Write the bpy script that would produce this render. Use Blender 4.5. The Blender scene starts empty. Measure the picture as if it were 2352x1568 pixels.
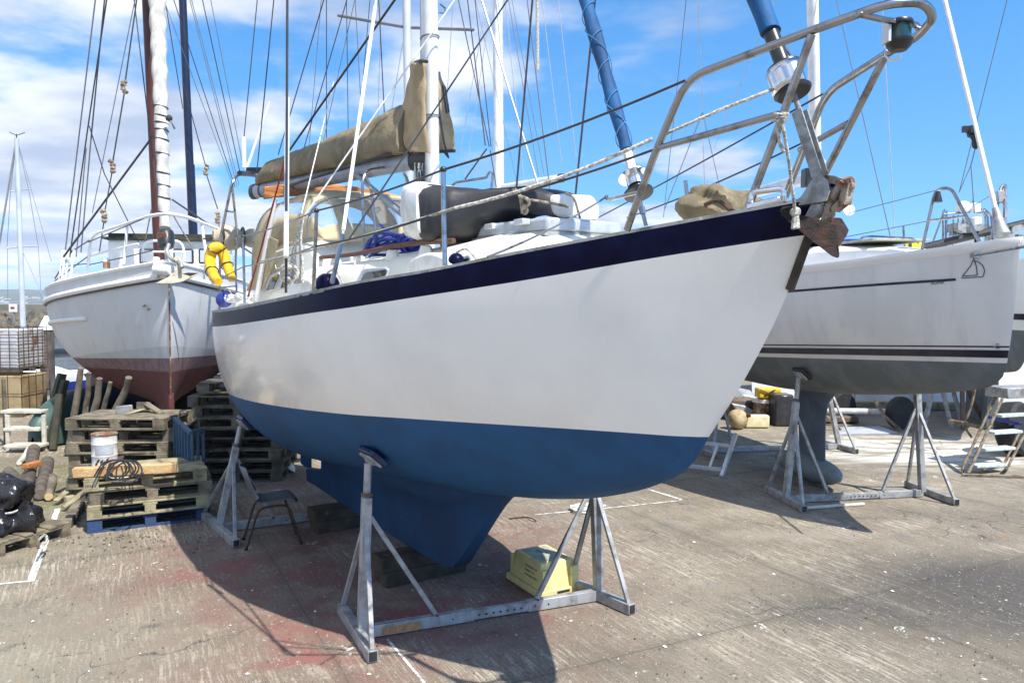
import bpy, math, random
from mathutils import Vector as V, Matrix, noise as NZ
R = math.radians
random.seed(7)
sc = bpy.context.scene
col = sc.collection
# ---------------------------------------------------------------- camera, sky, sun, exposure
FPX, CH = 1800.0, 2.4                      # focal length in units of a 2352 px wide frame, eye height
PITCH = math.atan(89 / FPX)
cam = bpy.data.cameras.new('camera'); co = bpy.data.objects.new('camera', cam); col.objects.link(co)
cam.sensor_width = 36; cam.lens = FPX / 2352 * 36; cam.clip_start = .05; cam.clip_end = 20000
co.location = (0, 0, CH); co.rotation_euler = (math.pi / 2 - PITCH, 0, 0); sc.camera = co
SUN_EL = R(56); SH = V((.66, -.75)).normalized()
SUN_ROT = math.atan2(SH.x, SH.y)
sun = bpy.data.lights.new('sun', 'SUN'); so = bpy.data.objects.new('sun', sun); col.objects.link(so)
sun.energy = 4.6; sun.angle = R(.5); sun.color = (1, .95, .86)
sd = V((SH.x * math.cos(SUN_EL), SH.y * math.cos(SUN_EL), math.sin(SUN_EL)))
so.rotation_euler = sd.to_track_quat('Z', 'Y').to_euler()
sc.view_settings.view_transform = 'Standard'; sc.view_settings.look = 'None'
sc.view_settings.exposure = .66; sc.view_settings.gamma = 1

def newnode(nt, t, **kw):
    n = nt.nodes.new(t)
    for k, v in kw.items():
        if k.startswith('i_'):
            n.inputs[k[2:].replace('_', ' ')].default_value = v
        else: setattr(n, k, v)
    return n
def mth(nt, op, a, b=None, c=None, clamp=False):
    n = nt.nodes.new('ShaderNodeMath'); n.operation = op; n.use_clamp = clamp
    for i, v in enumerate((a, b, c)):
        if v is None: continue
        if isinstance(v, (int, float)): n.inputs[i].default_value = v
        else: nt.links.new(v, n.inputs[i])
    return n.outputs[0]
def ramp(nt, fac, lo, hi):
    n = nt.nodes.new('ShaderNodeMapRange'); n.interpolation_type = 'SMOOTHSTEP'
    n.inputs['From Min'].default_value = lo; n.inputs['From Max'].default_value = hi
    nt.links.new(fac, n.inputs['Value']); return n.outputs[0]
def mixc(nt, fac, a, b):
    n = nt.nodes.new('ShaderNodeMix'); n.data_type = 'RGBA'
    if isinstance(fac, (int, float)): n.inputs[0].default_value = fac
    else: nt.links.new(fac, n.inputs[0])
    for i, v in ((6, a), (7, b)):
        if isinstance(v, tuple): n.inputs[i].default_value = (v[0], v[1], v[2], 1)
        else: nt.links.new(v, n.inputs[i])
    return n.outputs[2]
def noisef(nt, vec, scale, detail=4, rough=.55, dist=0):
    n = nt.nodes.new('ShaderNodeTexNoise'); n.inputs['Scale'].default_value = scale
    n.inputs['Detail'].default_value = detail; n.inputs['Roughness'].default_value = rough
    n.inputs['Distortion'].default_value = dist
    if vec is not None: nt.links.new(vec, n.inputs['Vector'])
    return n.outputs[0]
def mapv(nt, vec, scale=(1, 1, 1), rot=(0, 0, 0), loc=(0, 0, 0)):
    n = nt.nodes.new('ShaderNodeMapping'); n.inputs['Scale'].default_value = scale
    n.inputs['Rotation'].default_value = rot; n.inputs['Location'].default_value = loc
    nt.links.new(vec, n.inputs['Vector']); return n.outputs[0]

W = bpy.data.worlds.new('World'); sc.world = W; W.use_nodes = True
nt = W.node_tree; nt.nodes.clear()
wo = nt.nodes.new('ShaderNodeOutputWorld'); bg = nt.nodes.new('ShaderNodeBackground')
sky = nt.nodes.new('ShaderNodeTexSky'); sky.sky_type = 'NISHITA'; sky.sun_disc = False
sky.sun_elevation = SUN_EL; sky.sun_rotation = SUN_ROT; sky.air_density = 1; sky.dust_density = .4; sky.ozone_density = 2.5
tc = nt.nodes.new('ShaderNodeTexCoord')
sx = nt.nodes.new('ShaderNodeSeparateXYZ'); nt.links.new(tc.outputs['Generated'], sx.inputs[0])
zz = mth(nt, 'ADD', mth(nt, 'MAXIMUM', sx.outputs[2], 0.0), .13)
cx = nt.nodes.new('ShaderNodeCombineXYZ')
nt.links.new(mth(nt, 'DIVIDE', sx.outputs[0], zz), cx.inputs[0]); nt.links.new(mth(nt, 'DIVIDE', sx.outputs[1], zz), cx.inputs[1])
cv = cx.outputs[0]
n1 = noisef(nt, mapv(nt, cv, (.8, .85, 1), loc=(3.1, .7, 0)), .95, 9, .53, .08)
n2 = noisef(nt, mapv(nt, cv, (.9, 1.0, 1), loc=(7.3, 2.2, 0)), 1.5, 6, .55, .1)
side = ramp(nt, mth(nt, 'MULTIPLY', sx.outputs[0], -1.0), -.42, .36)    # more cloud to the west
thr = mth(nt, 'SUBTRACT', .605, mth(nt, 'MULTIPLY', side, .19))
cm = ramp(nt, mth(nt, 'SUBTRACT', n1, thr), -.025, .085)
shade = ramp(nt, mth(nt, 'ADD', n2, mth(nt, 'MULTIPLY', n1, .35)), .52, .86)
ccol = mixc(nt, shade, (7.4, 7.5, 7.8), (3.5, 4.1, 5.3))
hs = nt.nodes.new('ShaderNodeHueSaturation'); hs.inputs['Saturation'].default_value = 1.32; hs.inputs['Value'].default_value = 1.7
hs.inputs['Hue'].default_value = .497
sv = nt.nodes.new('ShaderNodeCombineXYZ')
nt.links.new(sx.outputs[0], sv.inputs[0]); nt.links.new(sx.outputs[1], sv.inputs[1])
nt.links.new(mth(nt, 'ADD', mth(nt, 'MULTIPLY', mth(nt, 'MAXIMUM', sx.outputs[2], 0.0), .9), .16), sv.inputs[2])
nv = nt.nodes.new('ShaderNodeVectorMath'); nv.operation = 'NORMALIZE'; nt.links.new(sv.outputs[0], nv.inputs[0]); nt.links.new(nv.outputs[0], sky.inputs[0])
nt.links.new(sky.outputs[0], hs.inputs['Color'])
nt.links.new(mixc(nt, mth(nt, 'MULTIPLY', cm, .92), hs.outputs[0], ccol), bg.inputs['Color'])
bg.inputs['Strength'].default_value = .1
nt.links.new(bg.outputs[0], wo.inputs[0])

# ---------------------------------------------------------------- helpers: places
def ray(x, y):
    u = (x - 1176) / FPX; v = (784 - y) / FPX
    d = V((u, math.cos(PITCH) + v * math.sin(PITCH), -math.sin(PITCH) + v * math.cos(PITCH)))
    return d / d.y
def P(x, y, Y): return V((0, 0, CH)) + ray(x, y) * Y
def G(x, y, z=0.0):
    d = ray(x, y); return V((0, 0, CH)) + d * ((z - CH) / d.z)
def lerp(a, b, k): return a + (b - a) * k
def interp(tab, t):
    if t <= tab[0][0]: return tab[0][1]
    for (a, va), (b, vb) in zip(tab, tab[1:]):
        if t <= b: return va + (vb - va) * (t - a) / (b - a)
    return tab[-1][1]
def sinterp(tab, t):                       # smooth (Catmull-Rom) table lookup
    n = len(tab)
    if t <= tab[0][0]: return tab[0][1]
    if t >= tab[-1][0]: return tab[-1][1]
    for i in range(n - 1):
        if t <= tab[i + 1][0]: break
    x0, y0 = tab[i]; x1, y1 = tab[i + 1]; h = x1 - x0; k = (t - x0) / h
    def sl(j):
        if j <= 0: return (tab[1][1] - tab[0][1]) / (tab[1][0] - tab[0][0])
        if j >= n - 1: return (tab[-1][1] - tab[-2][1]) / (tab[-1][0] - tab[-2][0])
        return (tab[j + 1][1] - tab[j - 1][1]) / (tab[j + 1][0] - tab[j - 1][0])
    m0, m1 = sl(i) * h, sl(i + 1) * h
    return (2*k**3 - 3*k*k + 1) * y0 + (k**3 - 2*k*k + k) * m0 + (-2*k**3 + 3*k*k) * y1 + (k**3 - k*k) * m1
class Frame:                               # a boat's own axes: t forward, s to starboard, z up
    def __init__(f, O, b):
        f.O = V(O); f.b = V((b[0], b[1])).normalized(); f.r = V((f.b.y, -f.b.x))
    def __call__(f, t, s, z): 
        p = f.O + f.b * t + f.r * s; return V((p.x, p.y, z))
    def at(f, x, y, s):                    # the point of the boat at lateral offset s that shows at x, y
        d = ray(x, y); q = f.O + f.r * s
        # u*d.xy = q + t*b
        det = d.x * -f.b.y + f.b.x * d.y
        u = (q.x * -f.b.y + f.b.x * q.y) / det
        return V((0, 0, CH)) + d * u
    def ts(f, p):
        q = V((p.x, p.y)) - f.O; return q.dot(f.b), q.dot(f.r)

# ---------------------------------------------------------------- helpers: meshes
class MB:
    def __init__(m): m.v = []; m.f = []
    def add(m, vs, fs):
        o = len(m.v); m.v += [V(p) for p in vs]; m.f += [tuple(i + o for i in f) for f in fs]; return m
    def obox(m, c, ax, ay, az):
        c, ax, ay, az = V(c), V(ax), V(ay), V(az)
        vs = [c + ax * i + ay * j + az * k for k in (-1, 1) for j in (-1, 1) for i in (-1, 1)]
        return m.add(vs, [(0, 2, 3, 1), (4, 5, 7, 6), (0, 1, 5, 4), (2, 6, 7, 3), (0, 4, 6, 2), (1, 3, 7, 5)])
    def box(m, lo, hi):
        lo, hi = V(lo), V(hi); c = (lo + hi) / 2; h = (hi - lo) / 2
        return m.obox(c, (h.x, 0, 0), (0, h.y, 0), (0, 0, h.z))
    def beam(m, p0, p1, w, h, up=(0, 0, 1)):
        p0, p1 = V(p0), V(p1); d = (p1 - p0); L = d.length; d.normalize(); up = V(up)
        x = d.cross(up)
        if x.length < 1e-4: x = d.cross(V((1, 0, 0)))
        x.normalize(); u = x.cross(d)
        return m.obox((p0 + p1) / 2, x * w / 2, d * L / 2, u * h / 2)
    def tube(m, pts, r, n=8, closed=False):
        pts = [V(p) for p in pts]; N = len(pts)
        rr = r if isinstance(r, (list, tuple)) else [r] * N
        tan = []
        for i in range(N):
            if closed: d = pts[(i + 1) % N] - pts[i - 1]
            else: d = pts[min(i + 1, N - 1)] - pts[max(i - 1, 0)]
            tan.append(d.normalized() if d.length > 1e-9 else V((0, 0, 1)))
        a = tan[0].orthogonal().normalized(); rings = []
        for i in range(N):
            a = (a - tan[i] * a.dot(tan[i]))
            a = a.normalized() if a.length > 1e-6 else tan[i].orthogonal().normalized()
            b = tan[i].cross(a)
            rings.append([pts[i] + (a * math.cos(2*math.pi*k/n) + b * math.sin(2*math.pi*k/n)) * rr[i] for k in range(n)])
        return m.loft(rings, closed=closed, cap=not closed)
    def loft(m, rings, closed=False, cap=True, ringclosed=True):
        n = len(rings[0]); N = len(rings); vs = [p for r_ in rings for p in r_]; fs = []
        for i in range(N if closed else N - 1):
            j = (i + 1) % N
            for k in range(n if ringclosed else n - 1):
                l = (k + 1) % n
                fs.append((i * n + k, i * n + l, j * n + l, j * n + k))
        if cap and not closed:
            fs.append(tuple(reversed(range(n)))); fs.append(tuple(range((N - 1) * n, N * n)))
        return m.add(vs, fs)
    def lathe(m, prof, base, axis=(0, 0, 1), n=20):
        base = V(base); ax = V(axis).normalized(); a = ax.orthogonal().normalized(); b = ax.cross(a)
        rings = [[base + ax * h + (a * math.cos(2*math.pi*k/n) + b * math.sin(2*math.pi*k/n)) * max(r, 1e-4) for k in range(n)] for r, h in prof]
        return m.loft(rings)
    def ball(m, c, r, n=14, sq=(1, 1, 1)):
        c = V(c); rings = []
        for i in range(1, n):
            th = math.pi * i / n
            rings.append([c + V((math.sin(th) * math.cos(2*math.pi*k/(2*n)) * r * sq[0], math.sin(th) * math.sin(2*math.pi*k/(2*n)) * r * sq[1], -math.cos(th) * r * sq[2])) for k in range(2*n)])
        return m.loft(rings)
    def prism(m, poly, off):
        off = V(off); n = len(poly); a = [V(p) for p in poly]; b = [p + off for p in a]
        return m.add(a + b, [tuple(reversed(range(n))), tuple(range(n, 2*n))] + [(i, (i+1) % n, n + (i+1) % n, n + i) for i in range(n)])
    def grid(m, rows): return m.loft(rows, cap=False, ringclosed=False)
    def jitter(m, a, sc_=3.0, off=0):
        for i, p in enumerate(m.v): m.v[i] = p + NZ.noise_vector(p * sc_ + V((off, off, off))) * a
        return m

WL = {}
def link(o, parent):
    col.objects.link(o)
    if parent is not None:
        o.parent = parent; base = WL[parent.name]
    else: base = V((0, 0, 0))
    return base
def setp(o, label=None, cat=None, group=None, kind=None):
    for k, v in (('label', label), ('category', cat), ('group', group), ('kind', kind)):
        if v: o[k] = v
    return o
def thing(name, label, cat, loc=(0, 0, 0), group=None, rotz=0):
    o = bpy.data.objects.new(name, None); col.objects.link(o); o.location = loc; o.rotation_euler = (0, 0, rotz)
    o.empty_display_size = .1
    WL[o.name] = V(loc) if rotz == 0 else V((0, 0, 0))
    return setp(o, label, cat, group)
def mesh(name, mb, mat, parent=None, smooth=38, bevel=0, label=None, loc=None, solid=0, seg=1):
    """link the shapes collected in mb (world coordinates) as ONE mesh object"""
    me = bpy.data.meshes.new(name); o = bpy.data.objects.new(name, me)
    base = link(o, parent)
    if parent is None:
        if loc is None:
            xs = [p.x for p in mb.v]; ys = [p.y for p in mb.v]; zs = [p.z for p in mb.v]
            loc = V(((min(xs) + max(xs)) / 2, (min(ys) + max(ys)) / 2, min(zs)))
        base = V(loc); o.location = base
    WL[o.name] = base
    me.from_pydata([tuple(p - base) for p in mb.v], [], mb.f)
    me.materials.append(mat)
    import bmesh
    b = bmesh.new(); b.from_mesh(me); bmesh.ops.remove_doubles(b, verts=b.verts, dist=1e-6)
    bmesh.ops.recalc_face_normals(b, faces=b.faces); b.to_mesh(me); b.free()
    if smooth:
        for p in me.polygons: p.use_smooth = True
        me.set_sharp_from_angle(angle=R(smooth))
    if solid:
        md = o.modifiers.new('solid', 'SOLIDIFY'); md.thickness = solid; md.offset = 0
    if bevel:
        md = o.modifiers.new('bevel', 'BEVEL'); md.width = bevel; md.segments = seg; md.limit_method = 'ANGLE'; md.angle_limit = R(40)
        md.harden_normals = False
    if label: o['label'] = label
    return o
def split(name, mb, mat, parent=None, **kw):  # every separate piece of mb becomes an object of its own
    par = list(range(len(mb.v)))
    def find(a):
        while par[a] != a: par[a] = par[par[a]]; a = par[a]
        return a
    for f in mb.f:
        for i in f[1:]: par[find(i)] = find(f[0])
    groups = {}
    for f in mb.f: groups.setdefault(find(f[0]), []).append(f)
    out = []
    for fs in groups.values():
        ids = sorted({i for f in fs for i in f}); mp = {i: k for k, i in enumerate(ids)}
        q = MB(); q.v = [mb.v[i] for i in ids]; q.f = [tuple(mp[i] for i in f) for f in fs]
        out.append(mesh(name, q, mat, parent, **kw))
    return out
def copytree(src, loc, rotz, label, group):
    c = src.copy(); col.objects.link(c); c.location = loc; c.rotation_euler = (src.rotation_euler.x, src.rotation_euler.y, rotz)
    setp(c, label, None, group)
    for ch in list(src.children):
        d = ch.copy(); col.objects.link(d); d.parent = c
        for g in list(ch.children):
            e = g.copy(); col.objects.link(e); e.parent = d
    return c
def curve(pts, n=6):                       # smooth polyline through pts
    pts = [V(p) for p in pts]; out = []
    for i in range(len(pts) - 1):
        p0, p1, p2, p3 = pts[max(i-1, 0)], pts[i], pts[i+1], pts[min(i+2, len(pts)-1)]
        for k in range(n):
            t = k / n
            out.append(.5 * ((2*p1) + (p2-p0)*t + (2*p0-5*p1+4*p2-p3)*t*t + (3*p1-p0-3*p2+p3)*t**3))
    out.append(pts[-1]); return out
def bend(pts, r=.06, n=5):                 # polyline with rounded corners, for bent pipe
    pts = [V(p) for p in pts]; out = [pts[0]]
    for a, b, c in zip(pts, pts[1:], pts[2:]):
        d0 = a - b; d1 = c - b; k = min(r, d0.length * .45, d1.length * .45)
        p = b + d0.normalized() * k; q = b + d1.normalized() * k
        for i in range(n + 1):
            t = i / n; out.append(p * (1-t)**2 + b * 2*t*(1-t) + q * t*t)
    out.append(pts[-1]); return out
def sagline(a, b, sag=.0, n=8):
    a, b = V(a), V(b)
    if sag == 0: return [a, b]
    return [a.lerp(b, i/n) - V((0, 0, sag * 4 * (i/n) * (1 - i/n))) for i in range(n + 1)]
def text_mesh(body, size, origin, right, up, thick=.002):
    cu = bpy.data.curves.new('lettering', 'FONT'); cu.body = body; cu.size = size; cu.extrude = thick
    o = bpy.data.objects.new('lettering', cu); me = bpy.data.meshes.new_from_object(o)
    right = V(right).normalized(); up = V(up).normalized(); nrm = right.cross(up)
    mb = MB(); mb.v = [V(origin) + right * v.co.x + up * v.co.y + nrm * v.co.z for v in me.vertices]
    mb.f = [tuple(p.vertices) for p in me.polygons]
    bpy.data.objects.remove(o); bpy.data.curves.remove(cu); bpy.data.meshes.remove(me)
    return mb

# ---------------------------------------------------------------- materials
def MAT(name, c, rough=.5, metal=0, c2=None, scale=6, lo=.42, hi=.62, bump=0, bscale=None, stretch=(1, 1, 1), rvar=0, coat=0, spec=.5, detail=6, c3=None, s3=2, lo3=.55, hi3=.66):
    m = bpy.data.materials.new(name); m.use_nodes = True; nt = m.node_tree
    b = nt.nodes['Principled BSDF']; g = nt.nodes.new('ShaderNodeNewGeometry')
    vec = mapv(nt, g.outputs['Position'], stretch)
    b.inputs['Roughness'].default_value = rough; b.inputs['Metallic'].default_value = metal
    b.inputs['Specular IOR Level'].default_value = spec
    if coat: b.inputs['Coat Weight'].default_value = coat; b.inputs['Coat Roughness'].default_value = .08
    c2 = c2 or tuple(x * .82 for x in c)
    n = noisef(nt, vec, scale, detail, .6); f = ramp(nt, n, lo, hi)
    cc = mixc(nt, f, c, c2)
    if c3:
        f3 = ramp(nt, noisef(nt, vec, s3, 8, .7, .2), lo3, hi3); cc = mixc(nt, f3, cc, c3)
    nt.links.new(cc, b.inputs['Base Color'])
    if rvar: nt.links.new(mth(nt, 'ADD', rough, mth(nt, 'MULTIPLY', f, rvar)), b.inputs['Roughness'])
    if bump:
        bn = nt.nodes.new('ShaderNodeBump'); bn.inputs['Strength'].default_value = bump; bn.inputs['Distance'].default_value = .02
        nt.links.new(noisef(nt, vec, bscale or scale * 3, 5, .6), bn.inputs['Height']); nt.links.new(bn.outputs[0], b.inputs['Normal'])
    return m
def streaks(m, amt=.25, scale=(9, 9, .35), colr=(.35, .33, .3), lo=.5, hi=.75):   # run-off marks down a hull side
    nt = m.node_tree; b = nt.nodes['Principled BSDF']; src = b.inputs['Base Color'].links[0].from_socket
    g = nt.nodes.new('ShaderNodeNewGeometry'); f = ramp(nt, noisef(nt, mapv(nt, g.outputs['Position'], scale), 1.0, 6, .6), lo, hi)
    nt.links.new(mixc(nt, mth(nt, 'MULTIPLY', f, amt), src, colr), b.inputs['Base Color']); return m
M = {}
M['gel'] = MAT('white_gelcoat', (.86, .85, .82), .2, c2=(.81, .80, .77), scale=1.3, coat=.5, rvar=.1)
streaks(M['gel'], .09, (3, 3, .5), (.5, .5, .48))
M['gelcream'] = MAT('cream_deck_gelcoat', (.84, .82, .73), .38, c2=(.74, .71, .6), scale=3, lo=.4, hi=.75, c3=(.6, .57, .48), s3=9, lo3=.6, hi3=.75)
M['navy'] = MAT('navy_topside_paint', (.003, .0035, .022), .3, c2=(.005, .007, .036), scale=3, spec=.1)
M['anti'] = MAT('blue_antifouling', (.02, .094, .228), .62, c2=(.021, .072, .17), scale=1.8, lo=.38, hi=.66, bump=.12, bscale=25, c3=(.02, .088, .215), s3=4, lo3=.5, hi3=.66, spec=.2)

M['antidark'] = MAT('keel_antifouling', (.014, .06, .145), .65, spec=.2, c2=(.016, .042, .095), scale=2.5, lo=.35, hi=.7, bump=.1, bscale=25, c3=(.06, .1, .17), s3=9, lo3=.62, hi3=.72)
M['steel'] = MAT('stainless_steel', (.37, .37, .38), .2, 1, c2=(.2, .185, .17), scale=14, lo=.45, hi=.7, rvar=.12)
M['galv'] = MAT('galvanised_steel', (.39, .395, .4), .55, .35, c2=(.24, .24, .235), scale=9, lo=.4, hi=.65, bump=.1, c3=(.2, .13, .085), s3=9, lo3=.57, hi3=.72)
M['galvdark'] = MAT('weathered_steel', (.1, .09, .08), .7, .2, c2=(.16, .1, .06), scale=9, lo=.4, hi=.65, bump=.15)
M['alu'] = MAT('mast_aluminium', (.66, .68, .7), .38, .35, c2=(.55, .57, .6), scale=4, stretch=(1, 1, .3))
M['alugrey'] = MAT('grey_anodised_spar', (.4, .43, .47), .4, .4, c2=(.3, .32, .36), scale=5)
M['mastwhite'] = MAT('white_painted_spar', (.8, .81, .82), .32, c2=(.68, .69, .7), scale=6, c3=(.4, .38, .36), s3=14, lo3=.7, hi3=.76)
M['wire'] = MAT('dark_rigging_wire', (.05, .05, .055), .45, .3)
M['wirelight'] = MAT('bright_rigging_wire', (.5, .51, .53), .35, .5)
M['wiregrey'] = MAT('grey_rigging_wire', (.2, .21, .23), .45, .4)
M['wirewhite'] = MAT('white_plastic_covered_wire', (.8, .8, .78), .45)
M['rail'] = MAT('grey_toe_rail', (.33, .345, .345), .6, .2, c2=(.2, .2, .16), scale=9, lo=.42, hi=.68, bump=.2, c3=(.55, .56, .55), s3=14, lo3=.55, hi3=.7)
M['tan'] = MAT('tan_sail_cover', (.42, .32, .19), .85, c2=(.33, .25, .145), scale=7, bump=.35, bscale=14)
M['olive'] = MAT('weathered_khaki_canvas', (.255, .21, .135), .88, c2=(.145, .12, .07), scale=2.4, lo=.4, hi=.66, bump=1.0, bscale=10, c3=(.3, .25, .15), s3=8, lo3=.52, hi3=.68)
M['beige'] = MAT('beige_cloth', (.5, .42, .31), .9, c2=(.4, .33, .24), scale=9, bump=.5, bscale=14)
M['hood'] = MAT('sprayhood_canvas', (.5, .42, .27), .85, c2=(.36, .3, .17), scale=5, lo=.4, hi=.7, bump=.2)
M['black'] = MAT('black_cover', (.014, .015, .018), .5, c2=(.03, .031, .035), scale=4, lo=.4, hi=.7, bump=.3, bscale=6, rvar=.15)
M['blackplastic'] = MAT('black_plastic', (.02, .02, .022), .35, c2=(.035, .035, .038), scale=8)
M['bag'] = MAT('black_polythene', (.012, .012, .014), .22, c2=(.02, .02, .023), scale=8, bump=.6, bscale=9)
M['grime'] = MAT('grimy_white_vinyl', (.7, .71, .71), .5, c2=(.58, .58, .55), scale=7, bump=.35, bscale=9, c3=(.33, .3, .24), s3=5, lo3=.6, hi3=.75)
M['white'] = MAT('white_plastic', (.8, .8, .79), .4, c2=(.7, .7, .67), scale=7)
M['rust'] = MAT('rusted_iron', (.045, .017, .009), .9, c2=(.012, .009, .007), scale=13, lo=.38, hi=.6, bump=1.0, bscale=38, c3=(.11, .05, .028), s3=26, lo3=.62, hi3=.74)
M['rustlight'] = MAT('rust_and_flaking_zinc', (.36, .3, .24), .85, c2=(.17, .07, .03), scale=9, lo=.4, hi=.54, bump=.9, bscale=30, c3=(.07, .045, .03), s3=16, lo3=.56, hi3=.66)
M['galvplate'] = MAT('zinc_plate', (.35, .37, .38), .55, .4, c2=(.2, .21, .21), scale=11, lo=.42, hi=.6, bump=.2, c3=(.5, .52, .52), s3=14, lo3=.55, hi3=.65)
M['bluesail'] = MAT('blue_sail_cover', (.004, .09, .25), .75, c2=(.003, .05, .15), scale=5, bump=.4, bscale=16, stretch=(1, 1, .5))
M['cordblue'] = MAT('pale_blue_cord', (.07, .24, .46), .8)
M['rope'] = MAT('grey_white_rope', (.62, .6, .54), .9, c2=(.3, .29, .25), scale=60, lo=.42, hi=.58, bump=.6, bscale=90)
M['ropewhite'] = MAT('clean_white_rope', (.8, .8, .77), .9, c2=(.6, .6, .58), scale=50, bump=.4, bscale=80)
M['ropeblue'] = MAT('blue_rope', (.015, .04, .3), .7, c2=(.01, .025, .16), scale=50)
M['ropeold'] = MAT('dirty_tan_rope', (.36, .3, .22), .95, c2=(.15, .12, .09), scale=30, bump=.8, bscale=40)
M['redrope'] = MAT('dark_red_rope', (.2, .012, .014), .8)
M['yellow'] = MAT('yellow_lifebuoy_cover', (.75, .47, .015), .5, c2=(.6, .36, .01), scale=8, bump=.2)
M['yellowcrate'] = MAT('faded_yellow_plastic', (.72, .64, .27), .55, c2=(.6, .53, .25), scale=9, lo=.4, hi=.7, c3=(.4, .37, .2), s3=7, lo3=.58, hi3=.72)
M['crateletters'] = MAT('black_lettering', (.03, .03, .03), .6)
M['greyfilm'] = MAT('grey_mould_wear', (.3, .3, .22), .7, c2=(.42, .41, .3), scale=10, lo=.4, hi=.62)
M['orangewood'] = MAT('varnished_orange_timber', (.5, .2, .055), .55, c2=(.22, .08, .03), scale=3, lo=.4, hi=.66, stretch=(2, 2, 14), bump=.2)
M['teak'] = MAT('brown_teak', (.13, .055, .03), .7, c2=(.08, .035, .02), scale=14, stretch=(1, 1, 6))
M['mast_brown'] = MAT('dark_varnished_mast', (.085, .022, .014), .4, c2=(.05, .012, .008), scale=9, stretch=(1, 1, .2))
M['mast_blue'] = MAT('dark_blue_painted_mast', (.008, .014, .042), .35, c2=(.03, .036, .06), scale=12, lo=.55, hi=.7)
M['sail'] = MAT('white_sailcloth', (.52, .51, .48), .8, c2=(.36, .35, .32), scale=9, bump=.7, bscale=9, stretch=(1, 1, .45))
M['agrey'] = MAT('grey_steel_hull_paint', (.6, .605, .61), .5, c2=(.54, .545, .55), scale=1.5, bump=.04, bscale=4, c3=(.44, .42, .39), s3=1.4, lo3=.62, hi3=.8)
streaks(M['agrey'], .4, (6, 6, .25), (.36, .26, .15), .58, .78)
M['ared'] = MAT('red_antifouling', (.13, .04, .036), .8, c2=(.085, .024, .022), scale=2.5, lo=.4, hi=.65, bump=.2, c3=(.18, .1, .095), s3=4, lo3=.6, hi3=.75)
M['apink'] = MAT('scraped_boot_top', (.23, .15, .15), .8, c2=(.17, .1, .1), scale=7, stretch=(2, 2, .7), lo=.4, hi=.6)
M['aboot'] = MAT('grey_primer_band', (.5, .505, .505), .7, c2=(.45, .455, .455), scale=3)
M['paintwhite'] = MAT('white_paint', (.82, .82, .8), .4, c2=(.74, .73, .69), scale=8)
M['ancream'] = MAT('cream_rusty_anchor', (.62, .57, .44), .75, c2=(.46, .4, .28), scale=9, bump=.3, c3=(.28, .14, .05), s3=12, lo3=.58, hi3=.68)
M['glass'] = MAT('dark_window', (.03, .04, .05), .06, c2=(.05, .06, .075), scale=2)
M['windframe'] = MAT('grey_window_frame', (.52, .56, .6), .4, .3, c2=(.42, .45, .48), scale=8)
M['bgrey'] = MAT('chalky_white_hull', (.73, .72, .70), .45, c2=(.66, .655, .64), scale=1.2)
streaks(M['bgrey'], .42, (7, 7, .22), (.45, .44, .42), .48, .78)
M['bnavy'] = MAT('dark_boot_stripe', (.012, .014, .03), .3, c2=(.03, .034, .055), scale=5)
M['bgreen'] = MAT('grey_green_antifouling', (.115, .135, .14), .8, c2=(.16, .18, .195), scale=3, lo=.4, hi=.65, bump=.15, c3=(.16, .17, .18), s3=5, lo3=.6, hi3=.75)
M['bkeel'] = MAT('slate_keel_paint', (.11, .145, .19), .75, c2=(.09, .115, .15), scale=4, c3=(.2, .22, .2), s3=5, lo3=.62, hi3=.76)
M['bulb'] = MAT('grey_bulb', (.18, .22, .235), .8, c2=(.13, .165, .19), scale=4, c3=(.25, .26, .17), s3=3, lo3=.55, hi3=.68)
def woodmat(name, c, c2, c3=None, lo3=.58):
    return MAT(name, c, .85, c2=c2, scale=5, lo=.38, hi=.64, bump=.5, bscale=40, c3=c3, s3=9, lo3=lo3, hi3=lo3 + .13)
M['pal'] = woodmat('weathered_pallet_wood', (.23, .195, .135), (.105, .088, .06), (.13, .13, .055))
M['palpale'] = woodmat('pale_pallet_wood', (.36, .32, .2), (.2, .175, .105), (.2, .205, .08))
M['paldark'] = woodmat('old_grey_pallet_wood', (.15, .13, .098), (.06, .05, .036), (.09, .092, .04))
M['palblue'] = woodmat('blue_painted_pallet', (.02, .055, .17), (.035, .06, .11), (.12, .105, .08))
M['log'] = woodmat('old_log_bark', (.13, .105, .085), (.06, .05, .04), (.2, .17, .13))
M['logcut'] = woodmat('pale_cut_log', (.5, .37, .2), (.36, .25, .13))
M['prop'] = woodmat('grey_timber_prop', (.2, .172, .13), (.09, .076, .058), (.28, .26, .21))
M['blackwood'] = woodmat('tarred_timber', (.035, .034, .025), (.06, .057, .035), (.12, .12, .06))
M['sleeper'] = woodmat('railway_sleeper', (.07, .055, .038), (.035, .028, .02), (.16, .14, .07))
M['beam'] = woodmat('new_sawn_timber', (.55, .38, .19), (.42, .25, .11), (.22, .1, .04), .63)
M['stepwood'] = woodmat('bleached_white_wood', (.58, .55, .47), (.42, .39, .32), (.25, .22, .17))
M['drum'] = MAT('white_drum_with_rust', (.62, .62, .6), .5, c2=(.5, .5, .49), scale=6, c3=(.4, .17, .04), s3=4, lo3=.54, hi3=.66)
M['ibc'] = MAT('white_plastic_tank', (.5, .51, .54), .45, c2=(.4, .41, .43), scale=3, c3=(.22, .11, .05), s3=1.7, lo3=.56, hi3=.66)
M['ibcrust'] = MAT('stained_tank', (.36, .28, .16), .6, c2=(.24, .17, .08), scale=2.5, lo=.4, hi=.62, c3=(.2, .09, .03), s3=3, lo3=.6, hi3=.72)
M['ibcorange'] = MAT('orange_tank', (.6, .25, .07), .5, c2=(.4, .15, .04), scale=3)
M['rustbar'] = MAT('rusty_bar', (.1, .05, .03), .85, c2=(.05, .03, .022), scale=14)
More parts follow.
